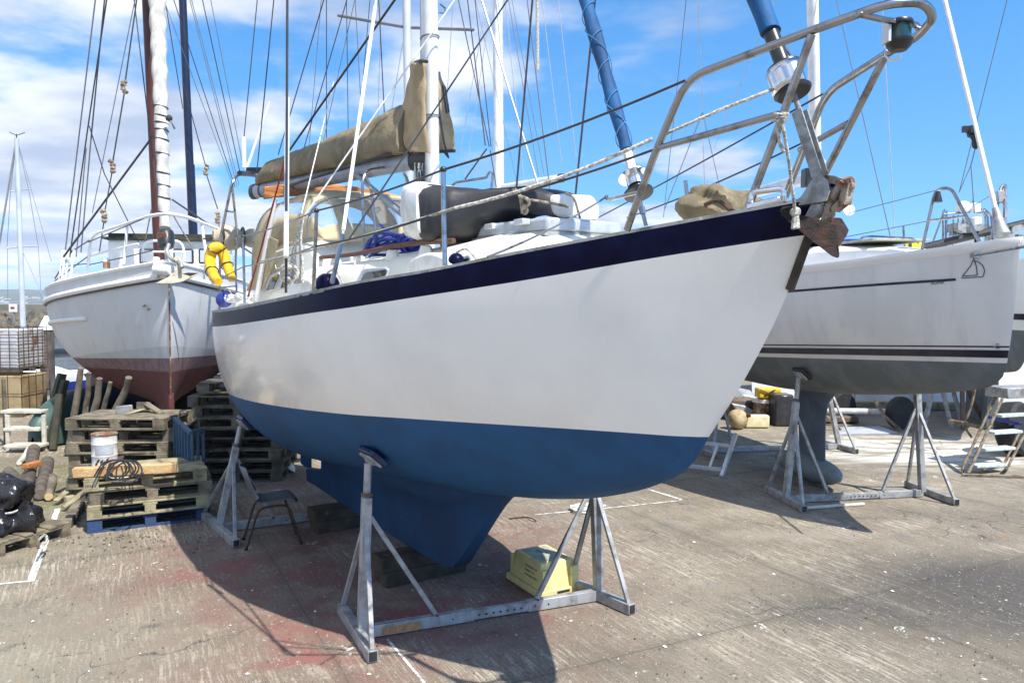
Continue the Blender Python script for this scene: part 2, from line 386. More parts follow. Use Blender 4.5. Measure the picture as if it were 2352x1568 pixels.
M['bluecrate'] = MAT('dirty_blue_plastic', (.035, .085, .13), .6, c2=(.05, .11, .17), scale=6, lo=.4, hi=.6, c3=(.12, .15, .15), s3=6, lo3=.6, hi3=.7)
M['greentank'] = MAT('dark_green_hull', (.05, .1, .09), .5, c2=(.035, .07, .065), scale=4)
M['chair'] = MAT('dusty_grey_plastic_seat', (.13, .15, .175), .5, c2=(.08, .095, .11), scale=6, lo=.4, hi=.65)
M['chairleg'] = MAT('rusty_brown_tube', (.09, .045, .025), .6, .3, c2=(.05, .028, .018), scale=14)
M['padblue'] = MAT('blue_vinyl_pad', (.012, .03, .11), .25, c2=(.008, .016, .06), scale=8, bump=.5, bscale=14)
M['padblack'] = MAT('black_rubber_pad', (.014, .014, .016), .4)
M['tyre'] = MAT('black_tyre', (.014, .014, .015), .75, c2=(.024, .024, .024), scale=9)
M['rustyellow'] = MAT('rusty_painted_tube', (.23, .2, .14), .8, c2=(.12, .075, .045), scale=14, lo=.42, hi=.6, c3=(.07, .04, .025), s3=14, lo3=.6, hi3=.7)
M['tread'] = MAT('pale_blue_tread', (.5, .57, .58), .7, c2=(.38, .42, .41), scale=9)
M['tarp'] = MAT('white_sheeting', (.8, .82, .85), .5, c2=(.68, .7, .74), scale=1.5, bump=1.0, bscale=1.6)
M['buoy'] = MAT('stained_mooring_buoy', (.5, .4, .24), .75, c2=(.34, .24, .12), scale=9, lo=.4, hi=.66, bump=.3)
M['fender'] = MAT('cream_plastic_can', (.72, .67, .44), .55, c2=(.62, .54, .3), scale=6)
M['hullblue'] = MAT('blue_hull_paint', (.02, .045, .3), .3, c2=(.015, .035, .22), scale=4)
M['hulldark'] = MAT('dark_navy_hull', (.012, .016, .03), .35, c2=(.02, .025, .042), scale=4)
M['post'] = MAT('wet_pile', (.12, .1, .085), .8, c2=(.06, .05, .04), scale=7, stretch=(1, 1, .3), c3=(.25, .12, .06), s3=4, lo3=.6, hi3=.7)
M['concwall'] = MAT('old_concrete', (.2, .19, .155), .95, c2=(.14, .135, .11), scale=.6, bump=.3)
M['rock'] = MAT('armour_rock', (.15, .13, .095), .95, c2=(.055, .05, .04), scale=.9, lo=.4, hi=.6, bump=.8, bscale=2.5, c3=(.24, .19, .08), s3=.5, lo3=.58, hi3=.68)
M['hill'] = MAT('wooded_hill', (.045, .06, .035), .95, c2=(.085, .09, .05), scale=.006, lo=.42, hi=.6, stretch=(1, 1, 4))
M['town'] = MAT('pale_house_walls', (.6, .58, .54), .8)
M['orangepaint'] = MAT('orange_paint_patch', (.5, .22, .07), .7, c2=(.3, .17, .09), scale=22, lo=.42, hi=.55)
M['marking'] = MAT('worn_white_paint', (.7, .7, .67), .8, c2=(.3, .28, .24), scale=14, lo=.48, hi=.6)
M['greenlens'] = MAT('dark_green_lens', (.008, .035, .04), .08, c2=(.012, .05, .055), scale=20, coat=.6)
M['silver'] = MAT('polished_alloy', (.72, .73, .75), .16, 1, c2=(.6, .6, .62), scale=8)
M['plate'] = MAT('pale_sheet', (.42, .46, .52), .6, c2=(.3, .32, .35), scale=2)
M['lamp_red'] = MAT('red_plastic', (.4, .02, .02), .4)
M['yboard'] = MAT('yellow_sign', (.75, .65, .03), .5)
def glassy(name, c, tr=.8, rough=.05):
    m = bpy.data.materials.new(name); m.use_nodes = True; nt = m.node_tree; b = nt.nodes['Principled BSDF']
    b.inputs['Base Color'].default_value = (*c, 1); b.inputs['Roughness'].default_value = rough
    t = nt.nodes.new('ShaderNodeBsdfTransparent'); mx = nt.nodes.new('ShaderNodeMixShader'); mx.inputs[0].default_value = tr
    nt.links.new(b.outputs[0], mx.inputs[1]); nt.links.new(t.outputs[0], mx.inputs[2])
    nt.links.new(mx.outputs[0], nt.nodes['Material Output'].inputs[0]); return m
M['vinyl'] = glassy('clear_vinyl_window', (.42, .44, .46), .7)

# ground: brushed, stained concrete
def ground_mat():
    m = bpy.data.materials.new('yard_concrete'); m.use_nodes = True; nt = m.node_tree; b = nt.nodes['Principled BSDF']
    g = nt.nodes.new('ShaderNodeNewGeometry'); p = g.outputs['Position']
    big = noisef(nt, p, .55, 6, .6); mid = noisef(nt, p, 3.2, 8, .65); fine = noisef(nt, p, 42, 5, .7)
    c = mixc(nt, ramp(nt, big, .35, .66), (.256, .219, .163), (.168, .14, .104))
    c = mixc(nt, mth(nt, 'MULTIPLY', ramp(nt, mid, .46, .66), .5), c, (.13, .112, .086))
    # brushed lines: fine broken streaks, wavering, strongest in patches
    wv = noisef(nt, p, 1.3, 3, .5)
    cw = nt.nodes.new('ShaderNodeVectorMath'); cw.operation = 'ADD'; nt.links.new(p, cw.inputs[0])
    cc = nt.nodes.new('ShaderNodeCombineXYZ'); nt.links.new(mth(nt, 'MULTIPLY', wv, .1), cc.inputs[0]); nt.links.new(cc.outputs[0], cw.inputs[1])
    cr = mapv(nt, cw.outputs[0], (1, 1, 1), (0, 0, R(-27)))
    br = noisef(nt, mapv(nt, cr, (1, .045, 1)), 42, 3, .6)
    br2 = noisef(nt, mapv(nt, cr, (1, .06, 1)), 105, 2, .6)
    brk = noisef(nt, mapv(nt, cr, (1, .4, 1)), 14, 5, .7)
    brm = mth(nt, 'MULTIPLY', mth(nt, 'MAXIMUM', ramp(nt, br, .52, .6), mth(nt, 'MULTIPLY', ramp(nt, br2, .5, .6), .6)), ramp(nt, brk, .34, .5))
    patch = ramp(nt, noisef(nt, p, .75, 4, .55), .42, .66)
    c = mixc(nt, mth(nt, 'MULTIPLY', brm, mth(nt, 'ADD', .16, mth(nt, 'MULTIPLY', patch, .62))), c, (.56, .5, .4))
    c = mixc(nt, mth(nt, 'MULTIPLY', ramp(nt, fine, .46, .66), .6), c, (.115, .103, .082))
    grit = noisef(nt, p, 120, 3, .7)
    c = mixc(nt, mth(nt, 'MULTIPLY', ramp(nt, grit, .58, .7), .6), c, (.5, .455, .375))
    sep = nt.nodes.new('ShaderNodeSeparateXYZ'); nt.links.new(p, sep.inputs[0]); X, Y = sep.outputs[0], sep.outputs[1]
    def blob(cx_, cy_, rx, ry, wob=.5):
        dx = mth(nt, 'DIVIDE', mth(nt, 'SUBTRACT', X, cx_), rx); dy = mth(nt, 'DIVIDE', mth(nt, 'SUBTRACT', Y, cy_), ry)
        d = mth(nt, 'SQRT', mth(nt, 'ADD', mth(nt, 'MULTIPLY', dx, dx), mth(nt, 'MULTIPLY', dy, dy)))
        d = mth(nt, 'ADD', d, mth(nt, 'MULTIPLY', mth(nt, 'SUBTRACT', mid, .5), wob * 2))
        return ramp(nt, d, 1.15, .35)
    # red antifouling dust where hulls have been sanded
    redn = ramp(nt, noisef(nt, p, 1.7, 7, .65, .4), .42, .6)
    def stain(c, bl, colr, amt): return mixc(nt, mth(nt, 'MULTIPLY', bl, amt), c, colr)
    c = stain(c, mth(nt, 'MULTIPLY', blob(-1.3, 6.9, 2.6, 2.9), mth(nt, 'ADD', .5, redn)), (.19, .1, .085), .7)
    c = stain(c, mth(nt, 'MULTIPLY', blob(-1.35, 5.5, .55, .55), redn), (.28, .105, .09), .55)
    c = stain(c, mth(nt, 'MULTIPLY', blob(-2.3, 7.0, .8, .4), redn), (.27, .1, .09), .55)
    c = stain(c, mth(nt, 'MULTIPLY', blob(-.4, 6.0, .9, .35), redn), (.26, .085, .08), .5)
    c = stain(c, mth(nt, 'MULTIPLY', blob(.5, 4.3, .8, .25), redn), (.3, .12, .1), .5)
    c = stain(c, mth(nt, 'MULTIPLY', blob(-2.2, 10.5, 1.3, 1.2), redn), (.26, .08, .08), .6)
    # moss on the left, pale washed slab at the far right, dark oil and damp
    c = stain(c, mth(nt, 'MULTIPLY', blob(-6.3, 9.5, 2.4, 4.0), ramp(nt, noisef(nt, p, 2.4, 6, .6), .35, .6)), (.12, .12, .045), .75)
    c = stain(c, blob(-3.3, 5.2, 1.6, 1.4), (.26, .25, .19), .4)
    c = stain(c, mth(nt, 'MULTIPLY', blob(6.6, 12.6, 3.0, 1.7, .3), ramp(nt, noisef(nt, mapv(nt, p, (.35, 1.6, 1), (0, 0, R(18))), 2.2, 6, .6), .36, .58)), (.62, .6, .54), .95)
    c = stain(c, blob(8.5, 17.5, 5.5, 2.3), (.15, .15, .15), .6)
    # slab joints and cracks
    rp = nt.nodes.new('ShaderNodeSeparateXYZ'); nt.links.new(mapv(nt, p, (.25, .25, 1), (0, 0, R(-27)), (.18, .42, 0)), rp.inputs[0])
    for ax in (0, 1):
        q = mth(nt, 'ABSOLUTE', mth(nt, 'SUBTRACT', mth(nt, 'FRACT', mth(nt, 'ADD', rp.outputs[ax], mth(nt, 'MULTIPLY', mth(nt, 'SUBTRACT', mid, .5), .012))), .5))
        c = stain(c, ramp(nt, q, .0028, .0008), (.07, .06, .05), .55)
        c = stain(c, ramp(nt, q, .03, .0), (.12, .105, .08), .3)
    vo = nt.nodes.new('ShaderNodeTexVoronoi'); vo.feature = 'DISTANCE_TO_EDGE'; vo.inputs['Scale'].default_value = .42
    va = nt.nodes.new('ShaderNodeVectorMath'); va.operation = 'ADD'; nt.links.new(p, va.inputs[0])
    vn = nt.nodes.new('ShaderNodeTexNoise'); vn.inputs['Scale'].default_value = 1.6; vn.inputs['Detail'].default_value = 6; nt.links.new(p, vn.inputs['Vector'])
    nt.links.new(vn.outputs[1], va.inputs[1]); nt.links.new(va.outputs[0], vo.inputs['Vector'])
    c = stain(c, mth(nt, 'MULTIPLY', ramp(nt, vo.outputs['Distance'], .006, .001), ramp(nt, big, .45, .58)), (.05, .045, .04), .7)
    oil = ramp(nt, noisef(nt, mapv(nt, p, (1, 1.3, 1), loc=(2.3, 9.1, 0)), 1.9, 5, .6), .66, .74)
    c = stain(c, oil, (.07, .07, .068), .55)
    # paint drips: white, blue, a little orange
    def specks(c, scale, lim, colr, loc, wig=.15, amt=1.0):
        v = nt.nodes.new('ShaderNodeTexVoronoi'); v.inputs['Scale'].default_value = scale; v.feature = 'F1'
        w_ = nt.nodes.new('ShaderNodeVectorMath'); w_.operation = 'ADD'
        nt.links.new(mapv(nt, p, (1, .8, 1), loc=loc), w_.inputs[0])
        nn = nt.nodes.new('ShaderNodeTexNoise'); nn.inputs['Scale'].default_value = scale * 2.5; nt.links.new(p, nn.inputs['Vector'])
        vm = nt.nodes.new('ShaderNodeVectorMath'); vm.operation = 'SCALE'; vm.inputs['Scale'].default_value = wig / scale * 4
        nt.links.new(nn.outputs[1], vm.inputs[0]); nt.links.new(vm.outputs[0], w_.inputs[1]); nt.links.new(w_.outputs[0], v.inputs['Vector'])
        sepc = nt.nodes.new('ShaderNodeSeparateColor'); nt.links.new(v.outputs['Color'], sepc.inputs[0])
        size = mth(nt, 'MULTIPLY', ramp(nt, sepc.outputs[0], lim, 1.0), .34)
        k = ramp(nt, mth(nt, 'SUBTRACT', v.outputs['Distance'], size), .0, -.05)
        return mixc(nt, mth(nt, 'MULTIPLY', k, amt), c, colr)
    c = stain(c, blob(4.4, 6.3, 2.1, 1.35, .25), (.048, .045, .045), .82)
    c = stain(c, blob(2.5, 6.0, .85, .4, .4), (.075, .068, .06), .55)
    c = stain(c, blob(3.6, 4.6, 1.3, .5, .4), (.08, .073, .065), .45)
    c = stain(c, blob(3.0, 8.0, 1.0, .25, .5), (.3, .27, .22), .4)
    c = specks(c, 7, .95, (.62, .62, .58), (0, 0, 0), .5)
    c = specks(c, 30, .86, (.5, .49, .45), (2, 6, 0), .5, .8)
    c = specks(c, 60, .62, (.42, .4, .35), (4, 2, 0), .3, .8)
    c = specks(c, 34, .72, (.045, .042, .04), (8, 1, 0), .5, .8)
    c = specks(c, 8, .965, (.07, .14, .28), (1, 7, 0), .7, .6)
    c = specks(c, 4, .96, (.36, .2, .07), (5, 5, 0), .8, .5)
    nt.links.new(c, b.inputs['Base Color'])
    b.inputs['Roughness'].default_value = .86; b.inputs['Specular IOR Level'].default_value = .3
    h = mth(nt, 'ADD', mth(nt, 'MULTIPLY', br, .6), mth(nt, 'ADD', mth(nt, 'MULTIPLY', fine, .9), mth(nt, 'MULTIPLY', mid, .5)))
    bn = nt.nodes.new('ShaderNodeBump'); bn.inputs['Strength'].default_value = .5; bn.inputs['Distance'].default_value = .014
    nt.links.new(h, bn.inputs['Height']); nt.links.new(bn.outputs[0], b.inputs['Normal']); return m
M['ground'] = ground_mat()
def water_mat():
    m = bpy.data.materials.new('harbour_water'); m.use_nodes = True; nt = m.node_tree; b = nt.nodes['Principled BSDF']
    b.inputs['Base Color'].default_value = (.02, .05, .08, 1); b.inputs['Roughness'].default_value = .08
    g = nt.nodes.new('ShaderNodeNewGeometry'); bn = nt.nodes.new('ShaderNodeBump'); bn.inputs['Strength'].default_value = .9; bn.inputs['Distance'].default_value = .25
    nt.links.new(noisef(nt, mapv(nt, g.outputs['Position'], (1, .5, 1)), 1.6, 5, .6, .3), bn.inputs['Height']); nt.links.new(bn.outputs[0], b.inputs['Normal']); return m
M['water'] = water_mat()
# ================================================================ the setting
EDGE = [(-60, -25), (80, -25), (80, 95), (4, 95), (-7.2, 26), (-12, 20.2), (-60, 17.5)]
mb = MB(); mb.prism([V((x, y, -3)) for x, y in EDGE], (0, 0, 3))
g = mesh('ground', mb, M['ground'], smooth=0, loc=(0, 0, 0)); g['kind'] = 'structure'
mb = MB(); mb.add([(-4000, -200, -1), (6000, -200, -1), (6000, 5200, -1), (-4000, 5200, -1)], [(0, 1, 2, 3)])
w = mesh('water', mb, M['water'], smooth=0, loc=(0, 0, -1)); w['kind'] = 'structure'
# hills across the water
mb = MB(); rows = [[], [], []]
for i in range(121):
    x = -3600 + i * 70; h = 50 + 16 * NZ.noise(V((x * .0011, 2.1, 0))) + 5 * NZ.noise(V((x * .006, 5, 0)))
    rows[0].append(V((x, 2450, -2))); rows[1].append(V((x, 3000, h * .62))); rows[2].append(V((x, 3600, h * 1.36)))
for i in range(121): rows[0][i].y += 40 * NZ.noise(V((i * .2, 0, 0)))
mb.grid(rows); mb.grid([rows[2], [p + V((0, 900, -h * 1.4)) for p in rows[2]]])
o = mesh('hills', mb, M['hill'], smooth=80); o['kind'] = 'structure'
mb = MB(); rr = random.Random(3)
for i in range(420):
    x = rr.uniform(-2600, 500); k = rr.random() ** 2.2; y = 2470 + k * 420; z = -2 + (y - 2450) / 550 * 30 + rr.uniform(0, 3)
    s = rr.uniform(3, 9); mb.box((x - s, y - 3, z - 2), (x + s, y + 3, z + rr.uniform(3, 6)))
mesh('distant_town', mb, M['town'], smooth=0)['kind'] = 'stuff'
# harbour wall with armour stones
t = thing('harbour_wall', 'long concrete harbour wall above a slope of armour stones across the water', 'sea wall', (-40, 84, -1))
mb = MB(); mb.prism([V((-110, 84, -1.5)), V((-110, 84, 2.2)), V((-110, 86, 2.2)), V((-110, 86, -1.5))], (140, 6, 0))
mb.prism([V((-110, 83.7, 1.0)), V((-110, 83.7, 1.25)), V((-110, 84, 1.25)), V((-110, 84, 1.0))], (140, 6, 0))
mesh('wall_face', mb, M['concwall'], t, smooth=0)
mb = MB(); rr = random.Random(11)
for i in range(1000):
    x = rr.uniform(-75, -20); k = rr.random(); y = 83.6 - 7 * k + (x + 110) * .043; z = .95 - 2.3 * k; s = rr.uniform(.28, .55)
    a = V((rr.uniform(-1, 1), rr.uniform(-1, 1), rr.uniform(-.6, .6))).normalized(); b_ = a.orthogonal().normalized(); c_ = a.cross(b_)
    mb.obox((x, y, z), a * s * 1.3, b_ * s, c_ * s * .8)
o = mesh('armour_stones', mb, M['rock'], t, smooth=0, bevel=.12); o['kind'] = 'stuff'
mb = MB(); p = P(30, 707, 83); mb.box(p + V((-.42, -.05, -.42)), p + V((.42, .05, .42)))
t = thing('harbour_sign', 'small square white sign with a red mark standing above the harbour wall', 'sign', p + V((0, 0, -2.2)))
mesh('sign_board', mb, M['white'], t, smooth=0)
mb = MB(); mb.box(p + V((-.22, -.1, -.06)), p + V((.2, -.055, .12))); mesh('red_mark', mb, M['lamp_red'], t, smooth=0)
mb = MB(); mb.beam(p + V((0, .1, -2.2)), p + V((0, .1, -.4)), .12, .12); mesh('sign_post', mb, M['galv'], t)
# painted lines on the slab
def marking(pts, wd):
    mb = MB()
    for a, b in zip(pts, pts[1:]):
        d = (b - a).normalized(); n = V((-d.y, d.x, 0)) * wd / 2
        mb.add([a - n + V((0, 0, .004)), b - n + V((0, 0, .004)), b + n + V((0, 0, .004)), a + n + V((0, 0, .004))], [(0, 1, 2, 3)])
    mesh('ground_marking', mb, M['marking'], smooth=0)['kind'] = 'structure'
marking([G(0, 1341), G(70, 1334)], .03); marking([G(70, 1336), G(86, 1292), G(133, 1168)], .06)
marking([G(1490, 1124), G(1565, 1147)], .04); marking([G(1567, 1149), G(1400, 1166), G(1230, 1182)], .03); marking([G(890, 1468), G(975, 1568)], .02)
marking([G(1905, 1001), G(2352, 1062)], .07)

# ================================================================ generic hull
class Hull:
    """levels run from the sheer down; each level is a curve z(t) that ends where it meets the stem / bottom line"""
    def __init__(h, fr, B, zs, zb, ae, t0): h.fr, h.B, h.zs, h.zb, h.ae, h.t0 = fr, B, zs, zb, ae, t0; h.t1 = zb[-1][0]; h.zbf = lambda t: sinterp(zb, t)
    def hb(h, t, z):
        zb, zs = sinterp(h.zb, t), sinterp(h.zs, t); v = min(1, max(0, (z - zb) / max(zs - zb, 1e-5)))
        a = interp(h.ae[0], t); e = interp(h.ae[1], t)
        return max(0, sinterp(h.B, t)) * (1 - (1 - v) ** a) ** e
    def tend(h, zf):
        lo, hi = h.t0, h.t1
        if zf(hi) >= sinterp(h.zb, hi) - 1e-4: return hi
        lo = h.t1 - (h.t1 - h.t0) * .45
        for _ in range(40):
            m = (lo + hi) / 2
            if zf(m) > sinterp(h.zb, m): lo = m
            else: hi = m
        return lo
    def band(h, ztop, zbot, nl=6, nt=48, off=0):
        """the strip of hull between two level curves, both sides"""
        mb = MB()
        for sg in (1, -1):
            rows = []
            for j in range(nl + 1):
                k = j / nl; zf = lambda t: lerp(ztop(t), zbot(t), k)
                te = h.tend(zf) if k < 1 or zbot is not h.zbf else h.tend(ztop)
                row = []
                for i in range(nt + 1):
                    u = i / nt; u = 1 - (1 - u) ** 1.35; t = h.t0 + (te - h.t0) * u; z = max(zf(t), sinterp(h.zb, t))
                    row.append(h.fr(t, sg * (h.hb(t, z) + off), z))
                rows.append(row)
            mb.grid(rows)
        return mb
    def edge(h, z_off=0, out=0, n=40, side=1, t1=None, zf=None):
        te = t1 or h.t1; zf = zf or (lambda t: sinterp(h.zs, t)); pts = []
        for i in range(n + 1):
            t = h.t0 + (te - h.t0) * i / n; z = zf(t); pts.append(h.fr(t, side * (h.hb(t, z) + out), z + z_off))
        return pts
    def deck(h, drop=.02, camber=.05, n=40):
        rows = []
        for i in range(n + 1):
            t = h.t0 + (h.t1 - h.t0) * i / n; b = h.hb(t, 99) - .004; z = sinterp(h.zs, t) - drop
            rows.append([h.fr(t, b * s, z + camber * (1 - s * s) * min(1, b)) for s in (-1, -.6, -.25, 0, .25, .6, 1)])
        return MB().grid(rows)
    def transom(h, nl=14):
        t = h.t0; zs, zb = sinterp(h.zs, t), sinterp(h.zb, t)
        zz_ = [lerp(zs, zb, i / nl) for i in range(nl + 1)]
        poly = [h.fr(t, h.hb(t, z), z) for z in zz_] + [h.fr(t, -h.hb(t, z), z) for z in reversed(zz_[:-1])]
        return MB().add(poly, [tuple(range(len(poly)))])

# ================================================================ the white yacht in the foreground
FR = Frame((-.49, 6.34), (.547, -.837))
HB = [(-4.5, .70), (-4, .93), (-3.5, 1.09), (-2.5, 1.28), (-1.5, 1.38), (-.5, 1.40), (.5, 1.31), (1, 1.18), (1.5, 1.0), (2, .77), (2.5, .51), (3, .24), (3.2, .13), (3.407, .02)]
ZS = [(-4.5, 2.284), (-3.5, 2.291), (-1.5, 2.336), (-0.5, 2.389), (0.5, 2.466), (1, 2.522), (1.5, 2.572), (2, 2.648), (2.8, 2.768), (3.407, 2.859)]
ZB = [(-4.5, 1.22), (-4, .98), (-3.5, .83), (-2.9, .74), (-2.2, .74), (-1.5, .80), (-.5, .89), (.5, .97), (.99, 1.02), (1.73, 1.165), (2.18, 1.30), (2.44, 1.41), (2.63, 1.527), (2.76, 1.706), (2.978, 2.011), (3.197, 2.378), (3.33, 2.69), (3.407, 2.859)]
A_ = [(-4.5, 2.6), (-2, 2.5), (.5, 2.2), (2, 1.45), (3, 1.15), (3.41, 1.05)]
E_ = [(-4.5, .5), (-2, .52), (.5, .6), (2, .67), (2.8, .8), (3.41, .88)]
H = Hull(FR, HB, ZS, ZB, (A_, E_), -4.5)
zsf = lambda t: sinterp(ZS, t)
ZK = [(-4.5, 2.12), (-3.5, 2.135), (-2.5, 2.165), (-1.5, 2.203), (-.5, 2.26), (.5, 2.335), (1, 2.382), (2, 2.506), (2.8, 2.63), (3.407, 2.715)]
ZW = [(-4.5, 1.36), (-3.5, 1.40), (-2.5, 1.48), (-1.5, 1.53), (-.5, 1.583), (.5, 1.637), (1, 1.66), (2, 1.69), (2.76, 1.706), (3.4, 1.72)]
zkf = lambda t: sinterp(ZK, t); zwf = lambda t: sinterp(ZW, t); zbf = lambda t: sinterp(ZB, t)
yacht = thing('sailing_yacht', 'white cutter with navy top band and blue bottom propped on stands in the foreground', 'sailing yacht', FR(0, 0, 0))
topside = mesh('topside', H.band(zkf, zwf, 12), M['gel'], yacht, smooth=80)
mesh('navy_band', H.band(zsf, zkf, 4), M['navy'], yacht, smooth=80)
bottom = mesh('underwater_hull', H.band(zwf, H.zbf, 14), M['anti'], yacht, smooth=80)
mesh('transom', H.transom(), M['gel'], yacht, smooth=0)
mesh('deck', H.deck(), M['gelcream'], yacht, smooth=60)
mb = MB()
for sd_ in (1, -1):
    up = H.edge(.002, -.010, side=sd_, n=60); mb.loft([[p + V((0, 0, .014)) + o_ for o_ in (V((-.013, 0, 0)), V((.013, 0, .0)), V((.013, 0, -.024)), V((-.013, 0, -.024)))] for p in up])
split('toe_rail', mb, M['rail'], yacht, smooth=30)
# long keel with an aperture ahead of the rudder
KL = [(-3.62, .25, .40, .015), (-3.45, .25, .43, .022), (-3.2, .25, .46, .03), (-3.02, .25, .52, .04), (-2.93, .25, .66, .045), (-2.89, .25, .95, .05), (-2.5, .25, 1.0, .075), (-2, .25, 1.0, .1), (-1.2, .25, 1.05, .125), (-.6, .25, 1.06, .135), (-.2, .25, 1.08, .13), (.02, .25, 1.1, .115), (.13, .27, 1.1, .105), (.22, .345, 1.1, .095), (.4, .53, 1.1, .08), (.6, .74, 1.1, .065), (.74, .885, 1.12, .055), (.86, .985, 1.14, .045), (1.02, 1.04, 1.15, .03)]
rings = []
for t, zl, zh, wd in KL:
    ring = []
    for k in range(9):
        q = k / 8; z = lerp(zl + .012, zh, q); b_ = zbf(t); fl = max(0, 1 - abs(b_ - z) / .3) if z < b_ + .1 else 1
        ring.append((wd * (.72 + .28 * q) * (1 + 1.3 * fl ** 2.4 * (1 if t < .7 else .4)), z))
    rings.append([FR(t, w_, z) for w_, z in ring] + [FR(t, -w_, z) for w_, z in reversed(ring)] + [FR(t, 0, zl)])
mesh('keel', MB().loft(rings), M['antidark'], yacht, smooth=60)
rings = []
for t, wd in ((-3.50, .012), (-3.54, .028), (-3.66, .03), (-3.84, .012), (-3.86, .004)):
    rings.append([FR(t, s * wd, z) for s, z in ((1, .43), (1, .9), (1, 1.3), (-1, 1.3), (-1, .9), (-1, .43))])
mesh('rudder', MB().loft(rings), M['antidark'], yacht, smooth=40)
# weathered strip on the stem
pts = [FR.at(1806 - 2 + 36 * k, 622 - 70 * k, 0) for k in (0, .5, 1)]
st = [(lambda t: FR(t, 0, zbf(t)))(t) for t in (3.235, 3.26, 3.29, 3.32, 3.338)]
mesh('stem_band', MB().tube([p + V((.003, -.006, 0)) for p in st], .022, 8), M['sleeper'], yacht)
# cabin
def csec(t, w, zt, crown, zd=None):
    zd = zd if zd is not None else zsf(t) - .06
    h_ = [(w + .03, zd), (w, lerp(zd, zt, .55)), (w * .955, zt - .035), (w * .9, zt), (w * .5, zt + crown * .75), (0, zt + crown)]
    return [FR(t, s, z) for s, z in h_] + [FR(t, -s, z) for s, z in reversed(h_[:-1])]
rings = [csec(t, w, zt, c) for t, w, zt, c in ((2.02, .30, 2.66, .01), (1.9, .38, 2.735, .03), (1.62, .48, 2.80, .06), (1.3, .55, 2.80, .075), (1.0, .61, 2.77, .085), (.3, .70, 2.735, .09), (-.6, .745, 2.72, .09), (-1.5, .76, 2.715, .09))]
mesh('coachroof', MB().loft(rings), M['gelcream'], yacht, smooth=45)
rings = [csec(t, w, zt, c) for t, w, zt, c in ((-1.28, .70, 2.77, .06), (-1.42, .72, 2.92, .07), (-1.6, .735, 2.955, .08), (-2.3, .75, 2.94, .08), (-2.72, .765, 2.90, .08), (-3.02, .785, 2.46, .06))]
mesh('doghouse', MB().loft(rings), M['gelcream'], yacht, smooth=40)
rings = [csec(t, w, zt, c) for t, w, zt, c in ((-2.98, .79, 2.50, .0), (-3.6, .8, 2.47, .0), (-4.25, .68, 2.45, 0))]
mesh('cockpit_coaming', MB().loft(rings), M['gelcream'], yacht, smooth=40)
# portlights on the starboard side: outline in the picture on the plane of the cabin side
def side_panel(name, poly, s, th, mat, parent, inset=None, bevel=.006):
    mb = MB(); off = V((FR.r.x, FR.r.y, 0)) * th
    mb.prism([FR.at(x, y, s) for x, y in poly], off); return mesh(name, mb, mat, parent, smooth=30, bevel=bevel)
def portlight(outer, inner, s):
    fr = side_panel('window', outer, s, .022, M['windframe'], yacht)
    side_panel('pane', inner, s + .018, .01, M['glass'], fr, bevel=0)
portlight([(824, 646), (836, 622), (842, 617), (890, 613), (896, 618), (892, 634), (886, 641), (828, 650)], [(832, 642), (838, 630), (843, 626), (888, 619), (890, 623), (886, 634), (834, 645)], .80)
portlight([(724, 660), (734, 645), (760, 638), (764, 643), (759, 655), (728, 664)], [(733, 657), (739, 648), (756, 643), (758, 646), (754, 654)], .82)
portlight([(1030, 606), (1046, 596), (1080, 585), (1087, 589), (1086, 597), (1040, 609)], [(1050, 600), (1076, 593), (1080, 596), (1078, 600), (1050, 605)], .72)
portlight([(608, 672), (622, 634), (643, 624), (644, 630), (632, 666), (612, 673)], [(613, 667), (625, 639), (640, 630), (641, 633), (629, 664)], .79)
portlight([(640, 669), (652, 628), (676, 618), (678, 624), (664, 664), (643, 670)], [(646, 662), (656, 634), (672, 626), (673, 630), (660, 659)], .78)
q = FR.at(631, 620, .80)
mesh('side_lettering', text_mesh('ACCESS', .075, q, (FR.b.x, FR.b.y, 0), (0, 0, 1)), M['alugrey'], yacht, smooth=0)
# moulded locker lids and fairing lumps along the side deck
for (x0, x1, yb, yt, s) in ((662, 722, 676, 645, 1.02), (935, 1034, 626, 583, .86)):
    a, b_ = FR.at(x0, yb, s), FR.at(x1, yb - 16, s); h_ = FR.at((x0 + x1) / 2, yt, s).z - a.z
    pr = [a.lerp(b_, k) + V((0, 0, h_ * math.sin(math.pi * min(1, .12 + k * .9)) ** .5)) for k in [i / 12 for i in range(13)]]
    off = V((FR.r.x, FR.r.y, 0)) * -.22
    mb = MB().prism([a - V((0, 0, .1))] + pr + [b_ - V((0, 0, .1))], off); mesh('deck_locker', mb, M['grime'], yacht, smooth=50, bevel=.02, seg=2)
# grab rail on the coachroof edge
gp = [FR(t, .6 + .06 * math.cos((t + .2) * 1.1), 2.80 + .012 * math.sin(t * 3)) for t in (-1.55, -1, -.4, .2, .7, 1.14)]
rail = mesh('grab_rail', MB().tube(curve(gp, 4), .018, 8), M['teak'], yacht)
mb = MB()
for p in (gp[0], gp[1], gp[2], gp[3], gp[4]): 
    q = p + V((.05, -.03, 0)); mb.loft([[q + V((sx_ * w_, sy_ * w_, z)) for sx_, sy_ in ((-1, -1), (1, -1), (1, 1), (-1, 1))] for w_, z in ((.05, -.10), (.035, -.02))])
split('rail_block', mb, M['gelcream'], rail, smooth=30, bevel=.008)
